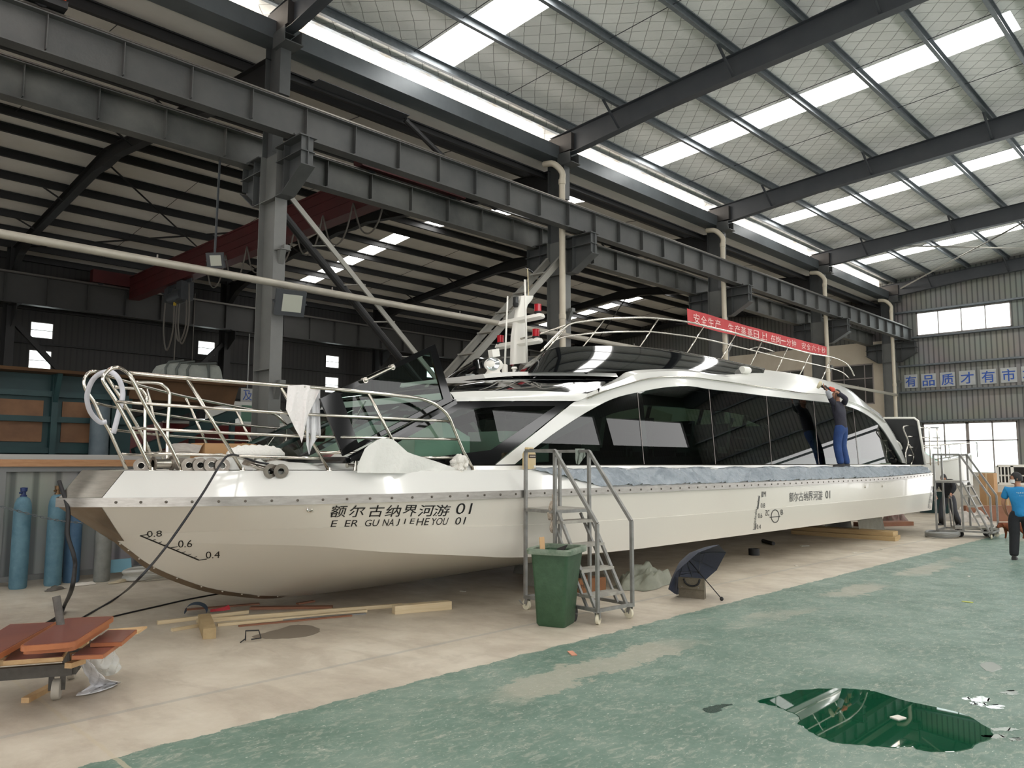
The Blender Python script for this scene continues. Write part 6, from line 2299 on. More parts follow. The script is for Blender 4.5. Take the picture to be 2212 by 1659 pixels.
# ------------------------------------------------------------------ banner, wall signs
bt_ = thing('banner', 'red banner with white Chinese lettering hung between the columns', 'banner', (23, 11.55, 6))
BYY = 11.52
q = [pY(x, y, BYY) for x, y in ((1484, 666), (1786, 749), (1786, 768), (1486, 700))]
n = 60
g = []
for i in range(n+1):
    f = i/n
    # even steps along the banner itself
    t_, b_ = q[0].lerp(q[1], f), q[3].lerp(q[2], f)
    g.append([t_+Vector((0, .012*math.sin(f*40), -.03*math.sin(PI*f))), b_+Vector((0, .012*math.sin(f*40+.6), -.03*math.sin(PI*f)))])
m_ban = mat('red banner cloth', (196, 66, 68), .6, 0, (180, 54, 58), 1.5, .35)
MB().slab(g, (0, .004, 0)).build('cloth', m_ban, bt_)
tx = MB()
chars = [('安', 1497), ('全', 1512.5), ('生', 1528), ('产', 1543), ('生', 1571.5), ('产', 1585.5), ('蒸', 1599), ('蒸', 1613), ('日', 1626.5), ('上', 1641), ('!', 1652.5), ('在', 1663), ('岗', 1674.5), ('一', 1685.5), ('分', 1697), ('钟', 1708), ('安', 1729.5), ('全', 1740), ('六', 1751), ('十', 1762), ('秒', 1772)]
for c, x in chars:
    w = 13.2-5.0*(x-1497)/275
    if c == '!':
        w = 2
    f0 = (pY(x, 700, BYY).x-q[0].x)/(q[1].x-q[0].x)
    f1 = (pY(x+w, 700, BYY).x-q[0].x)/(q[1].x-q[0].x)
    vv = (.18, .80) if c != '一' else (.46, .54)

    def fn(s, v):
        f = lerp(f0, f1, s)
        a, b = q[3].lerp(q[2], f), q[0].lerp(q[1], f)
        return a.lerp(b, lerp(vv[0], vv[1], v))+Vector((0, -.016, -.03*math.sin(PI*f)))
    text_on(tx, c, fn)
tx.build('lettering', mat('white banner lettering', (238, 206, 200), .6), bt_)
rp = MB().tube([(q[0].x, BYY, q[0].z), (q[0].x-.25, 11.75, q[0].z+.02)], .006, 6).tube([(q[1].x, BYY, q[1].z), (q[1].x+.2, 11.75, q[1].z)], .006, 6).tube([q[3], (q[3].x-.25, 11.75, q[3].z)], .006, 6)
rp.build('cord', m_rubber, bt_)
m_sb = mat('white sign board', (176, 178, 176), .6, 0, (160, 162, 160), 6, .3)
m_blue = mat('blue sign lettering', (46, 82, 160), .6)
SGN = [('有', 1953, 1982.5, 809.5, 838, 'blue character sign nearest the corner column on the corrugated wall'), ('品', 1989.5, 2022.5, 807.5, 836.5, 'blue character sign second from the corner, three boxes'), ('质', 2030, 2063.5, 804.5, 834.5, 'blue character sign third from the corner'), ('才', 2071, 2107.5, 801, 831.5, 'blue character sign fourth from the corner, the simplest character'),
       ('有', 2116.5, 2153, 798, 829, 'blue character sign fifth from the corner'), ('市', 2160.5, 2197.5, 794.5, 826, 'blue character sign sixth from the corner'), ('场', 2205, 2243, 791, 823, 'blue character sign cut off by the right edge of the frame')]
for c, xa, xb, ya, yb, lab in SGN:
    XW = X1-.034
    a = pX(xa, ya+.8, XW)
    b = pX(xb, yb-.8, XW)
    t = thing('letter_sign', lab, 'sign', ((a+b)/2), 'slogan signs on the end wall')
    y0, y1, z0, z1 = max(a.y, b.y), min(a.y, b.y), min(a.z, b.z), max(a.z, b.z)
    MB().box(XW, XW+.03, y1, y0, z0, z1).build('board', m_sb, t)
    tx = MB()
    text_on(tx, c, lambda s, v: Vector((XW-.006, lerp(y0-.05, y1+.05, s), lerp(z0+.06, z1-.06, v))), .012)
    tx.build('character', m_blue, t)
XW = 24.0
t = thing('letter_sign', 'white sign with one dark blue character left of the nearest column', 'sign', pY(535, 850, 29.0))
a, b = pY(521, 838, 29.5), pY(548, 870, 29.5)
MB().box(a.x, b.x, 29.5, 29.53, b.z, a.z).bar(((a.x+b.x)/2, 29.52, a.z), ((a.x+b.x)/2, 29.52, 7.05), .03, .03).build('board', m_sb, t)
tx = MB()
text_on(tx, '及', lambda s, v: Vector((lerp(a.x+.08, b.x-.08, s), 29.494, lerp(b.z+.08, a.z-.08, v))))
tx.build('character', m_blue, t)

# ------------------------------------------------------------------ by the end wall: white boat, cartons, air cooler, trolley
sb = small_boat('white boat with thin bow rails behind the stern of the big boat', (31.8, 10.2, 0), -1.0, 4.6, 2.2, 1.1, .75, m_white, m_white, True)
rl = MB()
o = Vector((31.8, 10.2, 0))
for s in (-1, 1):
    pts = []
    for i in range(7):
        f = i/6
        x, y = .2+2.3*f, s*1.0*(1-f**2.5)
        pts.append(o+Vector((x*math.cos(-1)-y*math.sin(-1), x*math.sin(-1)+y*math.cos(-1), 2.5+.15*f)))
    rl.tube(smooth_path(pts, 4), .02, 8)
    for p in pts[::2]:
        rl.tube([p, p-Vector((0, 0, .55))], .014, 6)
rl.build('bow_rail', m_ss, sb, True)
for i, (a, s, h, lab) in enumerate((((34.2, 8.35), (.5, .5), 1.5, 'tall brown carton standing before the end window'), ((33.4, 7.6), (1.1, .7), .8, 'wide brown carton by the stairs of the far ladder'), ((34.8, 7.4), (.7, .6), .55, 'low brown carton at the foot of the low wall'))):
    t = thing('cardboard_box', lab, 'box', (a[0], a[1], 0))
    MB().box(a[0], a[0]+s[0], a[1]-s[1], a[1], 0, h).build('carton', m_card, t)
    MB().box(a[0]-.004, a[0], a[1]-s[1]*.55, a[1]-s[1]*.45, .02, h).box(a[0], a[0]+s[0], a[1]-s[1]*.55, a[1]-s[1]*.45, h, h+.004).build('tape', mat('packing tape', (200, 176, 140), .4), t)
t = thing('louvred_unit', 'grey louvred cabinet standing behind the man in blue', 'cabinet', (26, 5.3, 0))
lv = MB().box(25.9, 26.6, 4.55, 5.35, 0, 1.15)
lv.build('casing', mat('grey green casing', (104, 110, 104), .5), t)
lv = MB()
for k in range(14):
    lv.bar((25.88, 4.58, .12+.07*k), (25.88, 5.32, .12+.07*k), .035, .012, upv=(.6, 0, .8))
lv.build('louvre', mat('grey louvre', (128, 132, 126), .5), t)
wn = pX(2155, 1006, X1-.2), pX(2230, 1046, X1-.2)
t = thing('window_unit', 'small white-framed window unit with dark bars standing at the end wall', 'window unit', (X1-.3, 7.6, 1.2))
y0, y1, z0, z1 = wn[0].y, wn[1].y, wn[1].z, wn[0].z
fm = MB()
for ya in (y0, lerp(y0, y1, .45), y1):
    fm.box(X1-.32, X1-.2, ya-.05, ya+.05, z0, z1)
for z in (z0, z1):
    fm.box(X1-.32, X1-.2, min(y0, y1), max(y0, y1), z-.05, z+.05)
for k in range(1, 4):
    fm.box(X1-.3, X1-.24, lerp(y0, y1, .11*k)-.02, lerp(y0, y1, .11*k)+.02, z0, z1)
fm.build('frame', m_wp, t)
MB().box(X1-.22, X1-.2, min(y0, y1), max(y0, y1), z0, z1).build('pane', m_scr, t)
MB().box(X1-.32, X1-.2, (y0+y1)/2-.9, (y0+y1)/2+.9, 0, z0-.05).build('stand', m_lowwall, t)
t = thing('flat_trolley', 'low pale flat trolley in front of the far ladder', 'trolley', pZ(2110, 1166))
a, b = pZ(2064, 1160), pZ(2158, 1163)
d = (b-a).normalized()
s = Vector((-d.y, d.x, 0))
MB().obox((a+b)/2+s*.3+Vector((0, 0, .23)), (b-a).length, .6, .05, d, s).build('bed', m_tread, t)
for k in (.15, .85):
    for q in (.08, .52):
        caster(t, (a.lerp(b, k)+s*q), 1.35, m_rubber, 1.0+k)
MB().tube(smooth_path([a+s*.1+Vector((0, 0, .24)), a+s*.1+Vector((-.12, 0, .95)), a+s*.5+Vector((-.12, 0, .95)), a+s*.5+Vector((0, 0, .24))], 6), .016, 8).build('handle', m_zinc, t, True)
heap('tarpaulin', 'red and grey patterned cloth bundle on the floor under the stern', 'cloth', (26.5, 8.9, 0), 1.5, .7, .3, .4, mat('patterned red cloth', (112, 40, 46), .8, 0, (126, 128, 116), 6, .12), 12)
tag(MB().obox((24.6, 8.6, .06), 1.9, .5, .12, (.9, -.4, 0), (.4, .9, 0)).build('red_board', m_brn), 'dark red board lying on the floor beyond the stacked timber', 'board')
tag(MB().obox((29.5, 6.6, .25), 2.6, .25, .5, (.75, -.66, 0), (.66, .75, 0)).build('red_board', m_brn), 'long dark red board on edge behind the far ladder', 'board')
for k, (x, y) in enumerate(((30.5, 7.9), (28.6, 7.4), (32.0, 6.4))):
    heap('rubbish', ('pale heap of packing behind the far ladder', 'pale crumpled sheet near the bending worker', 'pale heap of packing left of the man in blue')[k], 'rubbish', (x, y, 0), 1.5, .8, .3, k, mat('pale packing', (206, 200, 192), .8, 0, (170, 164, 156), 5, .4), k+30, 10)

# ------------------------------------------------------------------ trolley with mahogany panels at the left edge
m_mah = mat('red mahogany veneer', (106, 60, 52), .38, 0, (118, 68, 58), 2.5, .4, coat=.25, stretch=(1, 6, 1))
m_edge = mat('orange wood edge', (170, 104, 64), .4, 0, (150, 86, 52), 5, .3, coat=.2)
m_bare = mat('bare plywood edge', (206, 176, 132), .7, 0, (176, 140, 98), 8, .4)
m_old = mat('dirty grey steel', (92, 90, 84), .6, .3, (66, 62, 58), 6, .4)
tr_ = thing('flat_trolley', 'rusty low trolley loaded with mahogany panels at the left edge', 'trolley', (1.4, 7.4, 0))
d = Vector((.9, -.43, 0)).normalized()
s = Vector((.43, .9, 0)).normalized()
c0 = Vector((2.04, 6.86, 0))


def TP(a, b, z):
    return c0+d*a+s*b+Vector((0, 0, z))


fr = MB()
fr.bar(TP(-1.5, 0, .25), TP(0, 0, .25), .05, .09).bar(TP(-1.5, .8, .25), TP(0, .8, .25), .05, .09).bar(TP(0, 0, .25), TP(0, .8, .25), .05, .09).bar(TP(-1.5, 0, .25), TP(-1.5, .8, .25), .05, .09)
fr.build('frame', m_old, tr_)
for a, b in ((-.12, .1), (-1.38, .1), (-.12, .72), (-1.38, .72)):
    o_ = MB().bar(TP(a-.04, b, .07), TP(a-.04, b, .22), .04, .006, upv=s).bar(TP(a+.04, b, .07), TP(a+.04, b, .22), .04, .006, upv=s).build('caster', m_old, tr_)
    MB().lathe([(.03, -.03), (.075, -.028), (.08, -.02), (.08, .02), (.075, .028), (.03, .03)], TP(a, b, .08), d, 20).build('wheel', mat('worn grey wheel', (168, 162, 150), .6), o_, 40)
MB().tube([TP(-.04, .02, .26), pY(121.5, 1288, 6.98)], .03, 12).build('handle_post', mat('peeling grey post', (104, 100, 94), .6, .2, (70, 66, 62), 12, .3), tr_)
bt2 = MB()
for b in (.1, .55):
    bt2.bar(TP(-1.5, b, .32), TP(.02, b, .32), .1, .045)
bt2.build('batten', m_bare, tr_)


def panel(corners, z, th, label, edge=m_edge, face=m_mah, round_=0.0, name='mahogany_panel'):
    P = [Vector((p.x, p.y, z)) for p in corners]
    t = thing(name, label, 'panel', P[0], 'mahogany panels on the trolley')
    if round_:
        Q = []
        for i, p in enumerate(P):
            a, b = P[i-1], P[(i+1) % len(P)]
            u_, v_ = (a-p).normalized()*round_, (b-p).normalized()*round_
            for k in range(5):
                f = k/4
                Q.append(p+u_*(1-f)**2+v_*f**2)
        P = Q
    c = sum(P, Vector())/len(P)
    MB().prism([p+Vector((0, 0, -th)) for p in P], (0, 0, th)).build('edge', edge, t)
    MB().prism([c+(p-c)*.95+Vector((0, 0, .0005)) for p in P], (0, 0, .003)).build('veneer', face, t)
    return t


def q4(px, z):
    return [pZ(x, y, z) for x, y in px]


panel(q4(((7, 1428), (136, 1419), (150, 1395), (30, 1400)), .41), .41, .03, 'plain board edge under the top panels, nearest the camera', m_bare)
panel(q4(((223, 1415), (155, 1417), (215, 1372), (285, 1370)), .42), .42, .028, 'lower right mahogany board overhanging the trolley, nearer half', m_edge)
panel(q4(((263, 1388), (195, 1390), (233, 1361), (296, 1360)), .455), .455, .028, 'lower right mahogany board overhanging the trolley, further half', m_edge)
panel(q4(((232, 1360), (318, 1353), (298, 1366), (240, 1374)), .40), .40, .015, 'pale plywood offcut poking out behind the mahogany boards', m_bare, m_bare)
panel(q4(((-130, 1440), (0, 1412), (123, 1343.5), (22, 1348)), .52), .52, .04, 'big mahogany panel lying left, running out of frame', round_=.0)
panel(q4(((45, 1404), (160, 1396), (240, 1344), (146, 1345)), .535), .535, .035, 'second mahogany panel, directly under the rounded top one', round_=.06)
panel(q4(((38, 1398), (160.6, 1388), (250, 1330.5), (142, 1335)), .585), .585, .035, 'topmost mahogany panel with rounded corners on the trolley', round_=.07)
bk = MB()
tag(MB().bar(pZ(147, 1438, .33), pZ(178, 1427, .33), .06, .04).build('wooden_lath', m_bare), 'short pale lath on the trolley corner beside the post', 'timber')
tag(MB().bar(pZ(54, 1513, .02), pZ(115, 1481, .02), .06, .04).build('wooden_lath', m_bare), 'pale lath lying on the floor at the trolley wheel', 'timber')


def floor_cloth(px_rows, name, label, m, cat):
    g = []
    for row in px_rows:
        P = [pY(x, y, Y) if Y else pZ(x, y, .012) for x, y, Y in row]
        P = smooth_path(P, 6)
        g.append(P)
    out = []
    for a, b in zip(g, g[1:]):
        for k in range(5):
            t = k/5
            out.append([p.lerp(q, t)+Vector((0, -.02*math.sin(i*.9+k), .008*abs(math.sin(i*1.3+k)))) for i, (p, q) in enumerate(zip(a, b))])
    out.append(g[-1])
    return tag(MB().slab(out, (.002, .002, .003)).build(name, m, smooth=True), label, cat)


floor_cloth([[(155, 1415, 6.9), (165, 1415, 6.9), (178, 1418, 6.85), (188, 1424, 6.8)], [(172, 1438, 6.95), (185, 1436, 6.9), (198, 1440, 6.8), (206, 1446, 6.8)], [(186, 1460, 7.0), (202, 1462, 6.95), (216, 1466, 6.85), (228, 1470, 6.8)], [(196, 1480, 7.1), (212, 1484, 0), (236, 1478, 0), (262, 1476, 0)], [(164, 1503, 0), (188, 1500, 0), (214, 1494, 0), (238, 1486, 0)]], 'plastic_wrap', 'white plastic wrap trailing from the trolley onto the floor', film('white film wrap', (236, 236, 238), .82), 'plastic wrap')
floor_cloth([[(190, 1418, 6.9), (210, 1418, 6.9), (232, 1412, 7.1), (246, 1404, 7.2)], [(195, 1440, 7.0), (216, 1445, 6.95), (242, 1440, 7.0), (258, 1430, 7.1)], [(215, 1458, 7.1), (232, 1460, 7.1), (248, 1456, 7.1), (261, 1446, 7.15)]], 'plastic_wrap', 'clear plastic wrap hanging under the overhanging boards', film('clear film wrap', (220, 224, 222), .42), 'plastic wrap')
# ------------------------------------------------------------------ people and the dog
def skin(name, chains, m, parent, sub=2, root=0):
    """one continuous surface grown round connected chains: [(point, radius or (rx, ry)), ...]; a point given twice joins the chains"""
    V, Rr, E, idx = [], [], [], {}

    def vid(p, r):
        k = tuple(round(c, 4) for c in p)
        if k not in idx:
            idx[k] = len(V)
            V.append(tuple(p))
            Rr.append(r if isinstance(r, tuple) else (r, r))
        return idx[k]
    for ch_ in chains:
        ids = [vid(Vector(p), r) for p, r in ch_]
        for a, b in zip(ids, ids[1:]):
            if a != b:
                E.append((a, b))
    me = bpy.data.meshes.new(name)
    me.from_pydata(V, E, [])
    me.materials.append(m)
    o = bpy.data.objects.new(name, me)
    COL.objects.link(o)
    sm = o.modifiers.new('grow', 'SKIN')
    sm.use_smooth_shade = True
    sd = me.skin_vertices[0].data
    for i, r in enumerate(Rr):
        sd[i].radius = r
        sd[i].use_root = i == root
    ss = o.modifiers.new('smooth', 'SUBSURF')
    ss.levels = ss.render_levels = sub
    if parent is not None:
        join(o, parent)
    return o


m_skin = mat('skin', (176, 128, 102), .5)
m_hair = mat('black hair', (16, 15, 16), .6)
m_shoe = mat('dark shoe', (30, 28, 28), .6)


def V3(*p):
    return Vector(p)


def hand(base, d, side, curl=.35):
    """palm and five bent fingers as chains starting at the wrist"""
    d = Vector(d).normalized()
    s = Vector(side).normalized()
    n = d.cross(s).normalized()
    palm = base+d*.05
    out = [[(base, .026), (palm, (.034, .022)), (base+d*.09, (.036, .018))]]
    for k, (o_, L) in enumerate(((-.028, .062), (-.009, .072), (.01, .068), (.028, .054))):
        a = base+d*.09
        b = base+d*.105+s*o_
        c = b+(d*math.cos(curl)-n*math.sin(curl))*L*.5
        e = c+(d*math.cos(2*curl)-n*math.sin(2*curl))*L*.5
        out.append([(a, (.036, .018)), (b, .0095), (c, .0085), (e, .007)])
    t0 = base+d*.03-s*.03
    out.append([(palm, (.034, .022)), (t0, .012), (t0+d*.035-s*.02-n*.01, .010), (t0+d*.06-s*.015-n*.02, .008)])
    return out


def head(c, face, parent, hair_full=True, mask=False):
    """head centre C looking along FACE: eyes, nose, mouth, ears and hair as children"""
    c = Vector(c)
    f = Vector(face).normalized()
    r = f.cross(Vector((0, 0, 1))).normalized()
    u = r.cross(f)
    mb = MB()
    rows = []
    for i in range(15):
        a = PI*i/14
        row = []
        for k in range(20):
            b = 2*PI*k/20
            x, y, z = math.sin(a)*math.cos(b), math.sin(a)*math.sin(b), math.cos(a)
            jaw = 1-.22*max(0, -z)**1.3
            row.append(c+f*(x*.098*jaw+(.012 if z < 0 and x > 0 else 0))+r*(y*.076*jaw)+u*(z*.122))
        rows.append(row)
    mb.grid(rows, True)
    mb.ball(c+f*.1-u*.012, .017, 8, 6).ball(c+f*.104-u*.022, .015, 8, 6)
    for s in (-1, 1):
        mb.ball(c+r*s*.077-u*.005-f*.01, .024, 8, 6, (.5, .5, 1.2))
    hd = mb.build('head', m_skin, parent, True)
    ft = MB()
    for s in (-1, 1):
        ft.ball(c+f*.088+r*s*.032+u*.012, .011, 8, 6)
    ft.build('eye', mat('dark eye', (30, 24, 22), .3), hd, True)
    MB().tube([c+f*.094-u*.055-r*.02, c+f*.1-u*.057, c+f*.094-u*.055+r*.02], .006, 6).build('mouth', mat('lips', (150, 88, 80), .5), hd, True)
    hr = MB()
    rows = []
    for i in range(10):
        a = PI*(.62 if hair_full else .55)*i/9
        row = []
        for k in range(21):
            b = 2*PI*k/20
            x, y, z = math.sin(a)*math.cos(b), math.sin(a)*math.sin(b), math.cos(a)
            lim = 1.0
            if x > .35 and z < .42:
                z, q = .42, (1-.42**2)**.5/max(1e-6, math.hypot(x, y))
                x, y = x*q, y*q
            row.append(c+f*(x*.108-.004)+r*(y*.087)+u*(z*.132+.004))
        rows.append(row)
    hr.grid(rows)
    hr.build('hair', m_hair, hd, True)
    if mask:
        rows = [[c+f*(.105*math.cos(b))+r*(.085*math.sin(b))+u*z for b in [(-1.3+2.6*k/10) for k in range(11)]] for z in (-.015, -.05, -.085)]
        MB().slab(rows, f*.006).build('face_mask', mat('white face mask', (232, 232, 230), .8), hd, True)
    return hd


def shoe(p, d, parent, m=m_shoe):
    d = Vector((d[0], d[1], 0)).normalized()
    s = Vector((-d.y, d.x, 0))
    p = Vector(p)
    rows = []
    for t, w, h in ((-.09, .03, .07), (-.07, .042, .085), (0, .045, .085), (.07, .05, .06), (.13, .048, .048), (.17, .035, .04), (.185, .015, .03)):
        rows.append([p+d*t+s*w*a+Vector((0, 0, h*b)) for a, b in ((-1, 0), (-1, .4), (-.6, 1), (.6, 1), (1, .4), (1, 0))])
    mb = MB().grid(rows, True)
    mb.face(range(6))
    mb.face([len(mb.v)-6+k for k in range(6)])
    o = mb.build('shoe', m, parent, 50)
    so = MB().grid([[q+Vector((0, 0, z)) for q in [r[0] for r in rows]+[r[5] for r in rows][::-1]] for z in (0, .018)], True)
    return o


def person(label, J, wear, face, dirs, hands, group=None, **kw):
    """J: joints; WEAR: materials of top, sleeves, trousers"""
    t = thing('person', label, 'person', (J['la'].lerp(J['ra'], .5).x, J['la'].lerp(J['ra'], .5).y, min(J['la'].z, J['ra'].z)-.08))
    pel, ch_, nk, hd = J['pelvis'], J['chest'], J['neck'], J['head']
    wa = pel.lerp(ch_, .4)
    body = [[(pel, .11), (wa, .105), (ch_, .12), (nk, .055), (hd, .06)]]
    for s in 'lr':
        body.append([(ch_, .12), (J[s+'s'], .05), (J[s+'e'], .042), (J[s+'w'], .028)])
        body.append([(pel, .11), (J[s+'h'], .085), (J[s+'k'], .06), (J[s+'a'], .04)])
    if hands:
        for s in 'lr':
            body += [c for c in hand(J[s+'w'], dirs[s][0], dirs[s][1])]
    skin('body', body, m_skin, t, 1)
    top = [[(pel+Vector((0, 0, -.13)), (.17, .14)), (pel+Vector((0, 0, .0)), (.175, .14)), (wa, (.17, .133)), (ch_, (.185, .135)), (ch_.lerp(nk, .62), (.12, .1)), (nk, .068)]]
    for s in 'lr':
        sh, el, wr = J[s+'s'], J[s+'e'], J[s+'w']
        if wear.get('short'):
            top.append([(ch_, (.185, .135)), (sh, .082), (sh.lerp(el, .4), .076), (sh.lerp(el, .72), .072)])
        else:
            top.append([(ch_, (.185, .135)), (sh, .082), (el, .066), (el.lerp(wr, .88), .05)])
    skin('shirt' if wear.get('short') else 'jacket', top, wear['top'], t, 2)
    tr = [[(pel+Vector((0, 0, .07)), (.15, .125)), (pel, (.15, .13))]]
    for s in 'lr':
        hp, kn, an = J[s+'h'], J[s+'k'], J[s+'a']
        tr.append([(pel, (.15, .13)), (hp-Vector((0, 0, .06)), .118), (hp.lerp(kn, .5), .112), (kn, .098), (kn.lerp(an, .55), .094), (an+Vector((0, 0, .03)), .088), (an-Vector((0, 0, .03)), .08)])
    skin('trousers', tr, wear['legs'], t, 2)
    for s in 'lr':
        shoe(J[s+'a']-Vector((0, 0, .085)), J['toe_'+s], t)
    head(hd, face, t, True, kw.get('mask', False))
    return t


def joints(**k):
    return {a: Vector(b) for a, b in k.items()}


m_navy = mat('navy work jacket', (38, 38, 48), .85, 0, (54, 54, 66), 5, .35, .5, 14)
m_wblue = mat('blue work trousers', (44, 74, 128), .85, 0, (34, 58, 106), 5, .4, .6, 14)
m_sky = mat('sky blue shirt', (34, 132, 188), .8, 0, (28, 116, 170), 4, .4, .5, 10)
m_dark = mat('black trousers', (22, 24, 28), .85, 0, (32, 34, 38), 5, .4, .5, 14)
m_grs2 = mat('pale grey sleeve cover', (176, 178, 184), .8, 0, (150, 152, 158), 10, .4)
ZD = 1.775*KS+DZ+.012
X0p, Y0p = 18.32, 7.27
J = joints(la=(X0p-.10, Y0p+.0, ZD+.09), ra=(X0p+.12, Y0p-.05, ZD+.09), lk=(X0p-.13, Y0p+.05, ZD+.5), rk=(X0p+.09, Y0p+.02, ZD+.5), lh=(X0p-.11, Y0p, ZD+.9), rh=(X0p+.09, Y0p-.02, ZD+.9),
           pelvis=(X0p-.01, Y0p-.01, ZD+.98), chest=(X0p-.02, Y0p+.02, ZD+1.34), neck=(X0p-.01, Y0p+.05, ZD+1.55), head=(X0p+.0, Y0p+.07, ZD+1.69),
           ls=(X0p-.2, Y0p+.05, ZD+1.46), rs=(X0p+.17, Y0p+.0, ZD+1.46), le=(X0p-.36, Y0p+.06, ZD+1.56), re=(X0p-.02, Y0p-.16, ZD+1.58), lw=(X0p-.47, Y0p+.1, ZD+1.78), rw=(X0p-.24, Y0p-.04, ZD+1.74), toe_l=(-.7, .5, 0), toe_r=(-.95, .3, 0))
wk = person('person in navy jacket and blue trousers polishing the cabin roof from the side deck', J, dict(top=m_navy, legs=m_wblue), (-.75, .6, .15), {'l': ((-.3, .5, .8), (1, .2, .3)), 'r': ((-.8, .5, .4), (.3, .2, .9))}, True)
skin('sleeve_cover', [[(J['le'], .072), (J['le'].lerp(J['lw'], .5), .064), (J['lw'], .05)]], m_grs2, wk, 2)
g = J['rw']+Vector((-.1, .06, .05))
MB().ball(g, .06, 12, 8, (1.2, .9, .9)).ball(g+Vector((-.05, .03, .03)), .04, 10, 6).build('glove', mat('orange red glove', (214, 84, 66), .7), wk, True)
MB().ball(J['lw']+Vector((-.02, .03, .05)), .045, 10, 7, (1, 1, 1.3)).build('glove', mat('dark glove', (48, 40, 40), .7), wk, True)
pl = thing('polisher', 'hand polisher with a pale pad held against the cabin roof', 'polisher', g)
pc_ = J['lw']+Vector((-.07, .14, .12))
MB().lathe([(.02, -.05), (.05, -.04), (.09, -.02), (.092, .02), (.08, .03)], pc_, (-.25, .85, .45), 20).build('pad', mat('pale polishing pad', (206, 196, 166), .9), pl, 40)
MB().tube([pc_+Vector((.01, -.04, -.03)), g+Vector((0, .0, -.02)), g+Vector((.1, -.03, -.04))], .032, 10).build('body', m_rubber, pl, True)
MB().tube(smooth_path([g+Vector((.1, -.03, -.05)), g+Vector((.0, -.06, -.3)), g+Vector((.12, .02, -.5))], 5), .007, 6).build('cord', m_rubber, pl, True)

bx_, by_ = 18.02, 3.72
J = joints(la=(bx_-.10, by_+.12, .09), ra=(bx_+.1, by_-.16, .10), lk=(bx_-.06, by_+.1, .48), rk=(bx_+.06, by_-.12, .5), lh=(bx_-.03, by_+.1, .87), rh=(bx_+.03, by_-.09, .87), pelvis=(bx_, by_, .93), chest=(bx_, by_, 1.25), neck=(bx_+.01, by_+.01, 1.44), head=(bx_+.01, by_+.03, 1.575),
           ls=(bx_-.06, by_+.19, 1.36), rs=(bx_+.06, by_-.18, 1.36), le=(bx_-.05, by_+.27, 1.09), re=(bx_+.05, by_-.25, 1.09), lw=(bx_+.1, by_+.25, .88), rw=(bx_+.16, by_-.22, .87), toe_l=(.9, .1, 0), toe_r=(.9, .1, 0))
bl_ = person('person in sky blue shirt and white face mask at the right edge, back turned', J, dict(top=m_sky, legs=m_dark, short=True), (-.25, .97, .0), {'l': ((.5, -.3, -.6), (.4, .6, .2)), 'r': ((.4, .2, -.8), (.5, -.5, .2))}, True, mask=True)
pr = MB()
for k in range(9):
    pr.obox((bx_-.135+.0, by_+.09-.03*k, 1.27+(.035 if k % 4 else .03)), .006, .014, .02)
for k in range(12):
    pr.obox((bx_-.137, by_+.13-.025*k, 1.245), .006, .012, .01)
pr.build('shirt_print', mat('pale shirt print', (196, 206, 206), .7), bl_)

px_, py_ = 26.2, 7.25
J = joints(la=(px_, py_+.22, .09), ra=(px_+.1, py_-.22, .09), lk=(px_-.05, py_+.18, .48), rk=(px_-.02, py_-.14, .48), lh=(px_+.04, py_+.1, .85), rh=(px_+.06, py_-.09, .85), pelvis=(px_+.06, py_, .92), chest=(px_-.1, py_+.02, 1.22), neck=(px_-.24, py_+.0, 1.36), head=(px_-.34, py_-.0, 1.42),
           ls=(px_-.16, py_+.2, 1.27), rs=(px_-.16, py_-.2, 1.3), le=(px_-.34, py_+.3, 1.06), re=(px_-.34, py_-.28, 1.12), lw=(px_-.46, py_+.2, .86), rw=(px_-.48, py_-.2, .95), toe_l=(-1, .3, 0), toe_r=(-1, .1, 0))
bp = person('person in dark work clothes and boots bending forward behind the far platform ladder', J, dict(top=m_dark, legs=mat('dark grey trousers', (58, 60, 66), .85)), (-.9, 0, -.45), {'l': ((-.6, 0, -.8), (0, 1, 0)), 'r': ((-.6, 0, -.8), (0, 1, 0))}, True)
bt3 = MB()
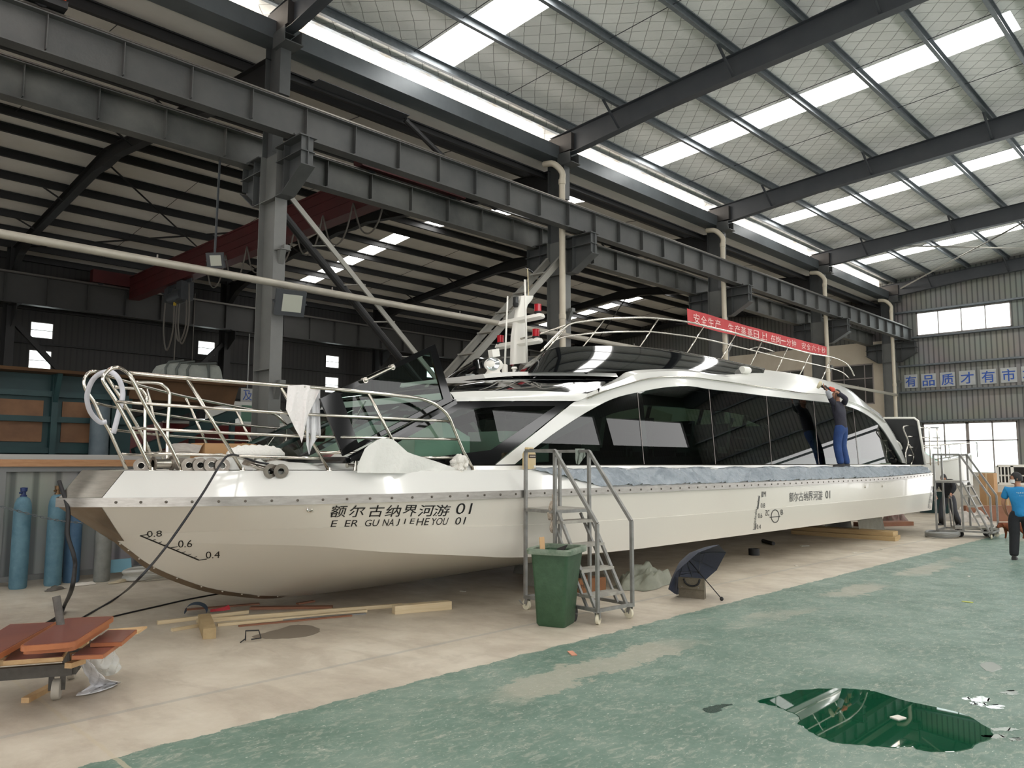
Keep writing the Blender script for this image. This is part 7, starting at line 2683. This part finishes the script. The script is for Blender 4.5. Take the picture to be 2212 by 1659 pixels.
for s in 'lr':
    bt3.tube([J[s+'a']-Vector((0, 0, .06)), J[s+'a'].lerp(J[s+'k'], .75)], [.078, .088], 12)
bt3.build('boot', m_rubber, bp, True)
MB().tube(smooth_path([J['neck']+Vector((.1, .05, .16)), J['chest']+Vector((.12, .1, .14)), J['chest']+Vector((.14, -.14, .12)), J['chest']+Vector((0, -.2, -.05))], 5), .05, 10).build('shoulder_strap', m_rubber, bp, True)

# the brown dog: standing, head low towards the ladder
dx, dy = 22.75, 4.88
t = thing('dog', 'brown dog standing beside the far ladder, head lowered', 'dog', (dx, dy, 0))
f = Vector((-.85, .55, 0)).normalized()
s = Vector((-f.y, f.x, 0))


def DP(a, b, z):
    return Vector((dx, dy, 0))+f*(a*.8)+s*(b*.9)+Vector((0, 0, z*.85))


ch_ = [[(DP(-.3, 0, .38), .075), (DP(-.1, 0, .38), .085), (DP(.12, 0, .37), .1), (DP(.25, 0, .4), .08), (DP(.36, 0, .42), .062), (DP(.43, 0, .41), .062), (DP(.52, 0, .36), .036), (DP(.57, 0, .345), .028)],
       [(DP(-.3, 0, .38), .075), (DP(-.38, 0, .44), .028), (DP(-.46, 0, .52), .02), (DP(-.48, 0, .58), .012)]]
for b in (-1, 1):
    ch_.append([(DP(.12, 0, .37), .1), (DP(.17, b*.07, .26), .045), (DP(.16, b*.075, .15), .026), (DP(.18, b*.075, .04), .022), (DP(.21, b*.075, .022), .024)])
    ch_.append([(DP(-.3, 0, .38), .075), (DP(-.25, b*.075, .27), .058), (DP(-.34, b*.08, .15), .026), (DP(-.31, b*.08, .04), .022), (DP(-.28, b*.08, .022), .024)])
    ch_.append([(DP(.43, 0, .41), .062), (DP(.41, b*.06, .45), .026), (DP(.42, b*.085, .41), .014)])
skin('body', ch_, mat('brown dog fur', (124, 66, 34), .9, 0, (96, 48, 24), 16, .4, .8, 60), t, 2)
MB().ball(DP(.595, 0, .352), .017, 8, 6).ball(DP(.5, .04, .4), .01, 6, 5).ball(DP(.5, -.04, .4), .01, 6, 5).build('nose_and_eyes', m_rubber, t, True)
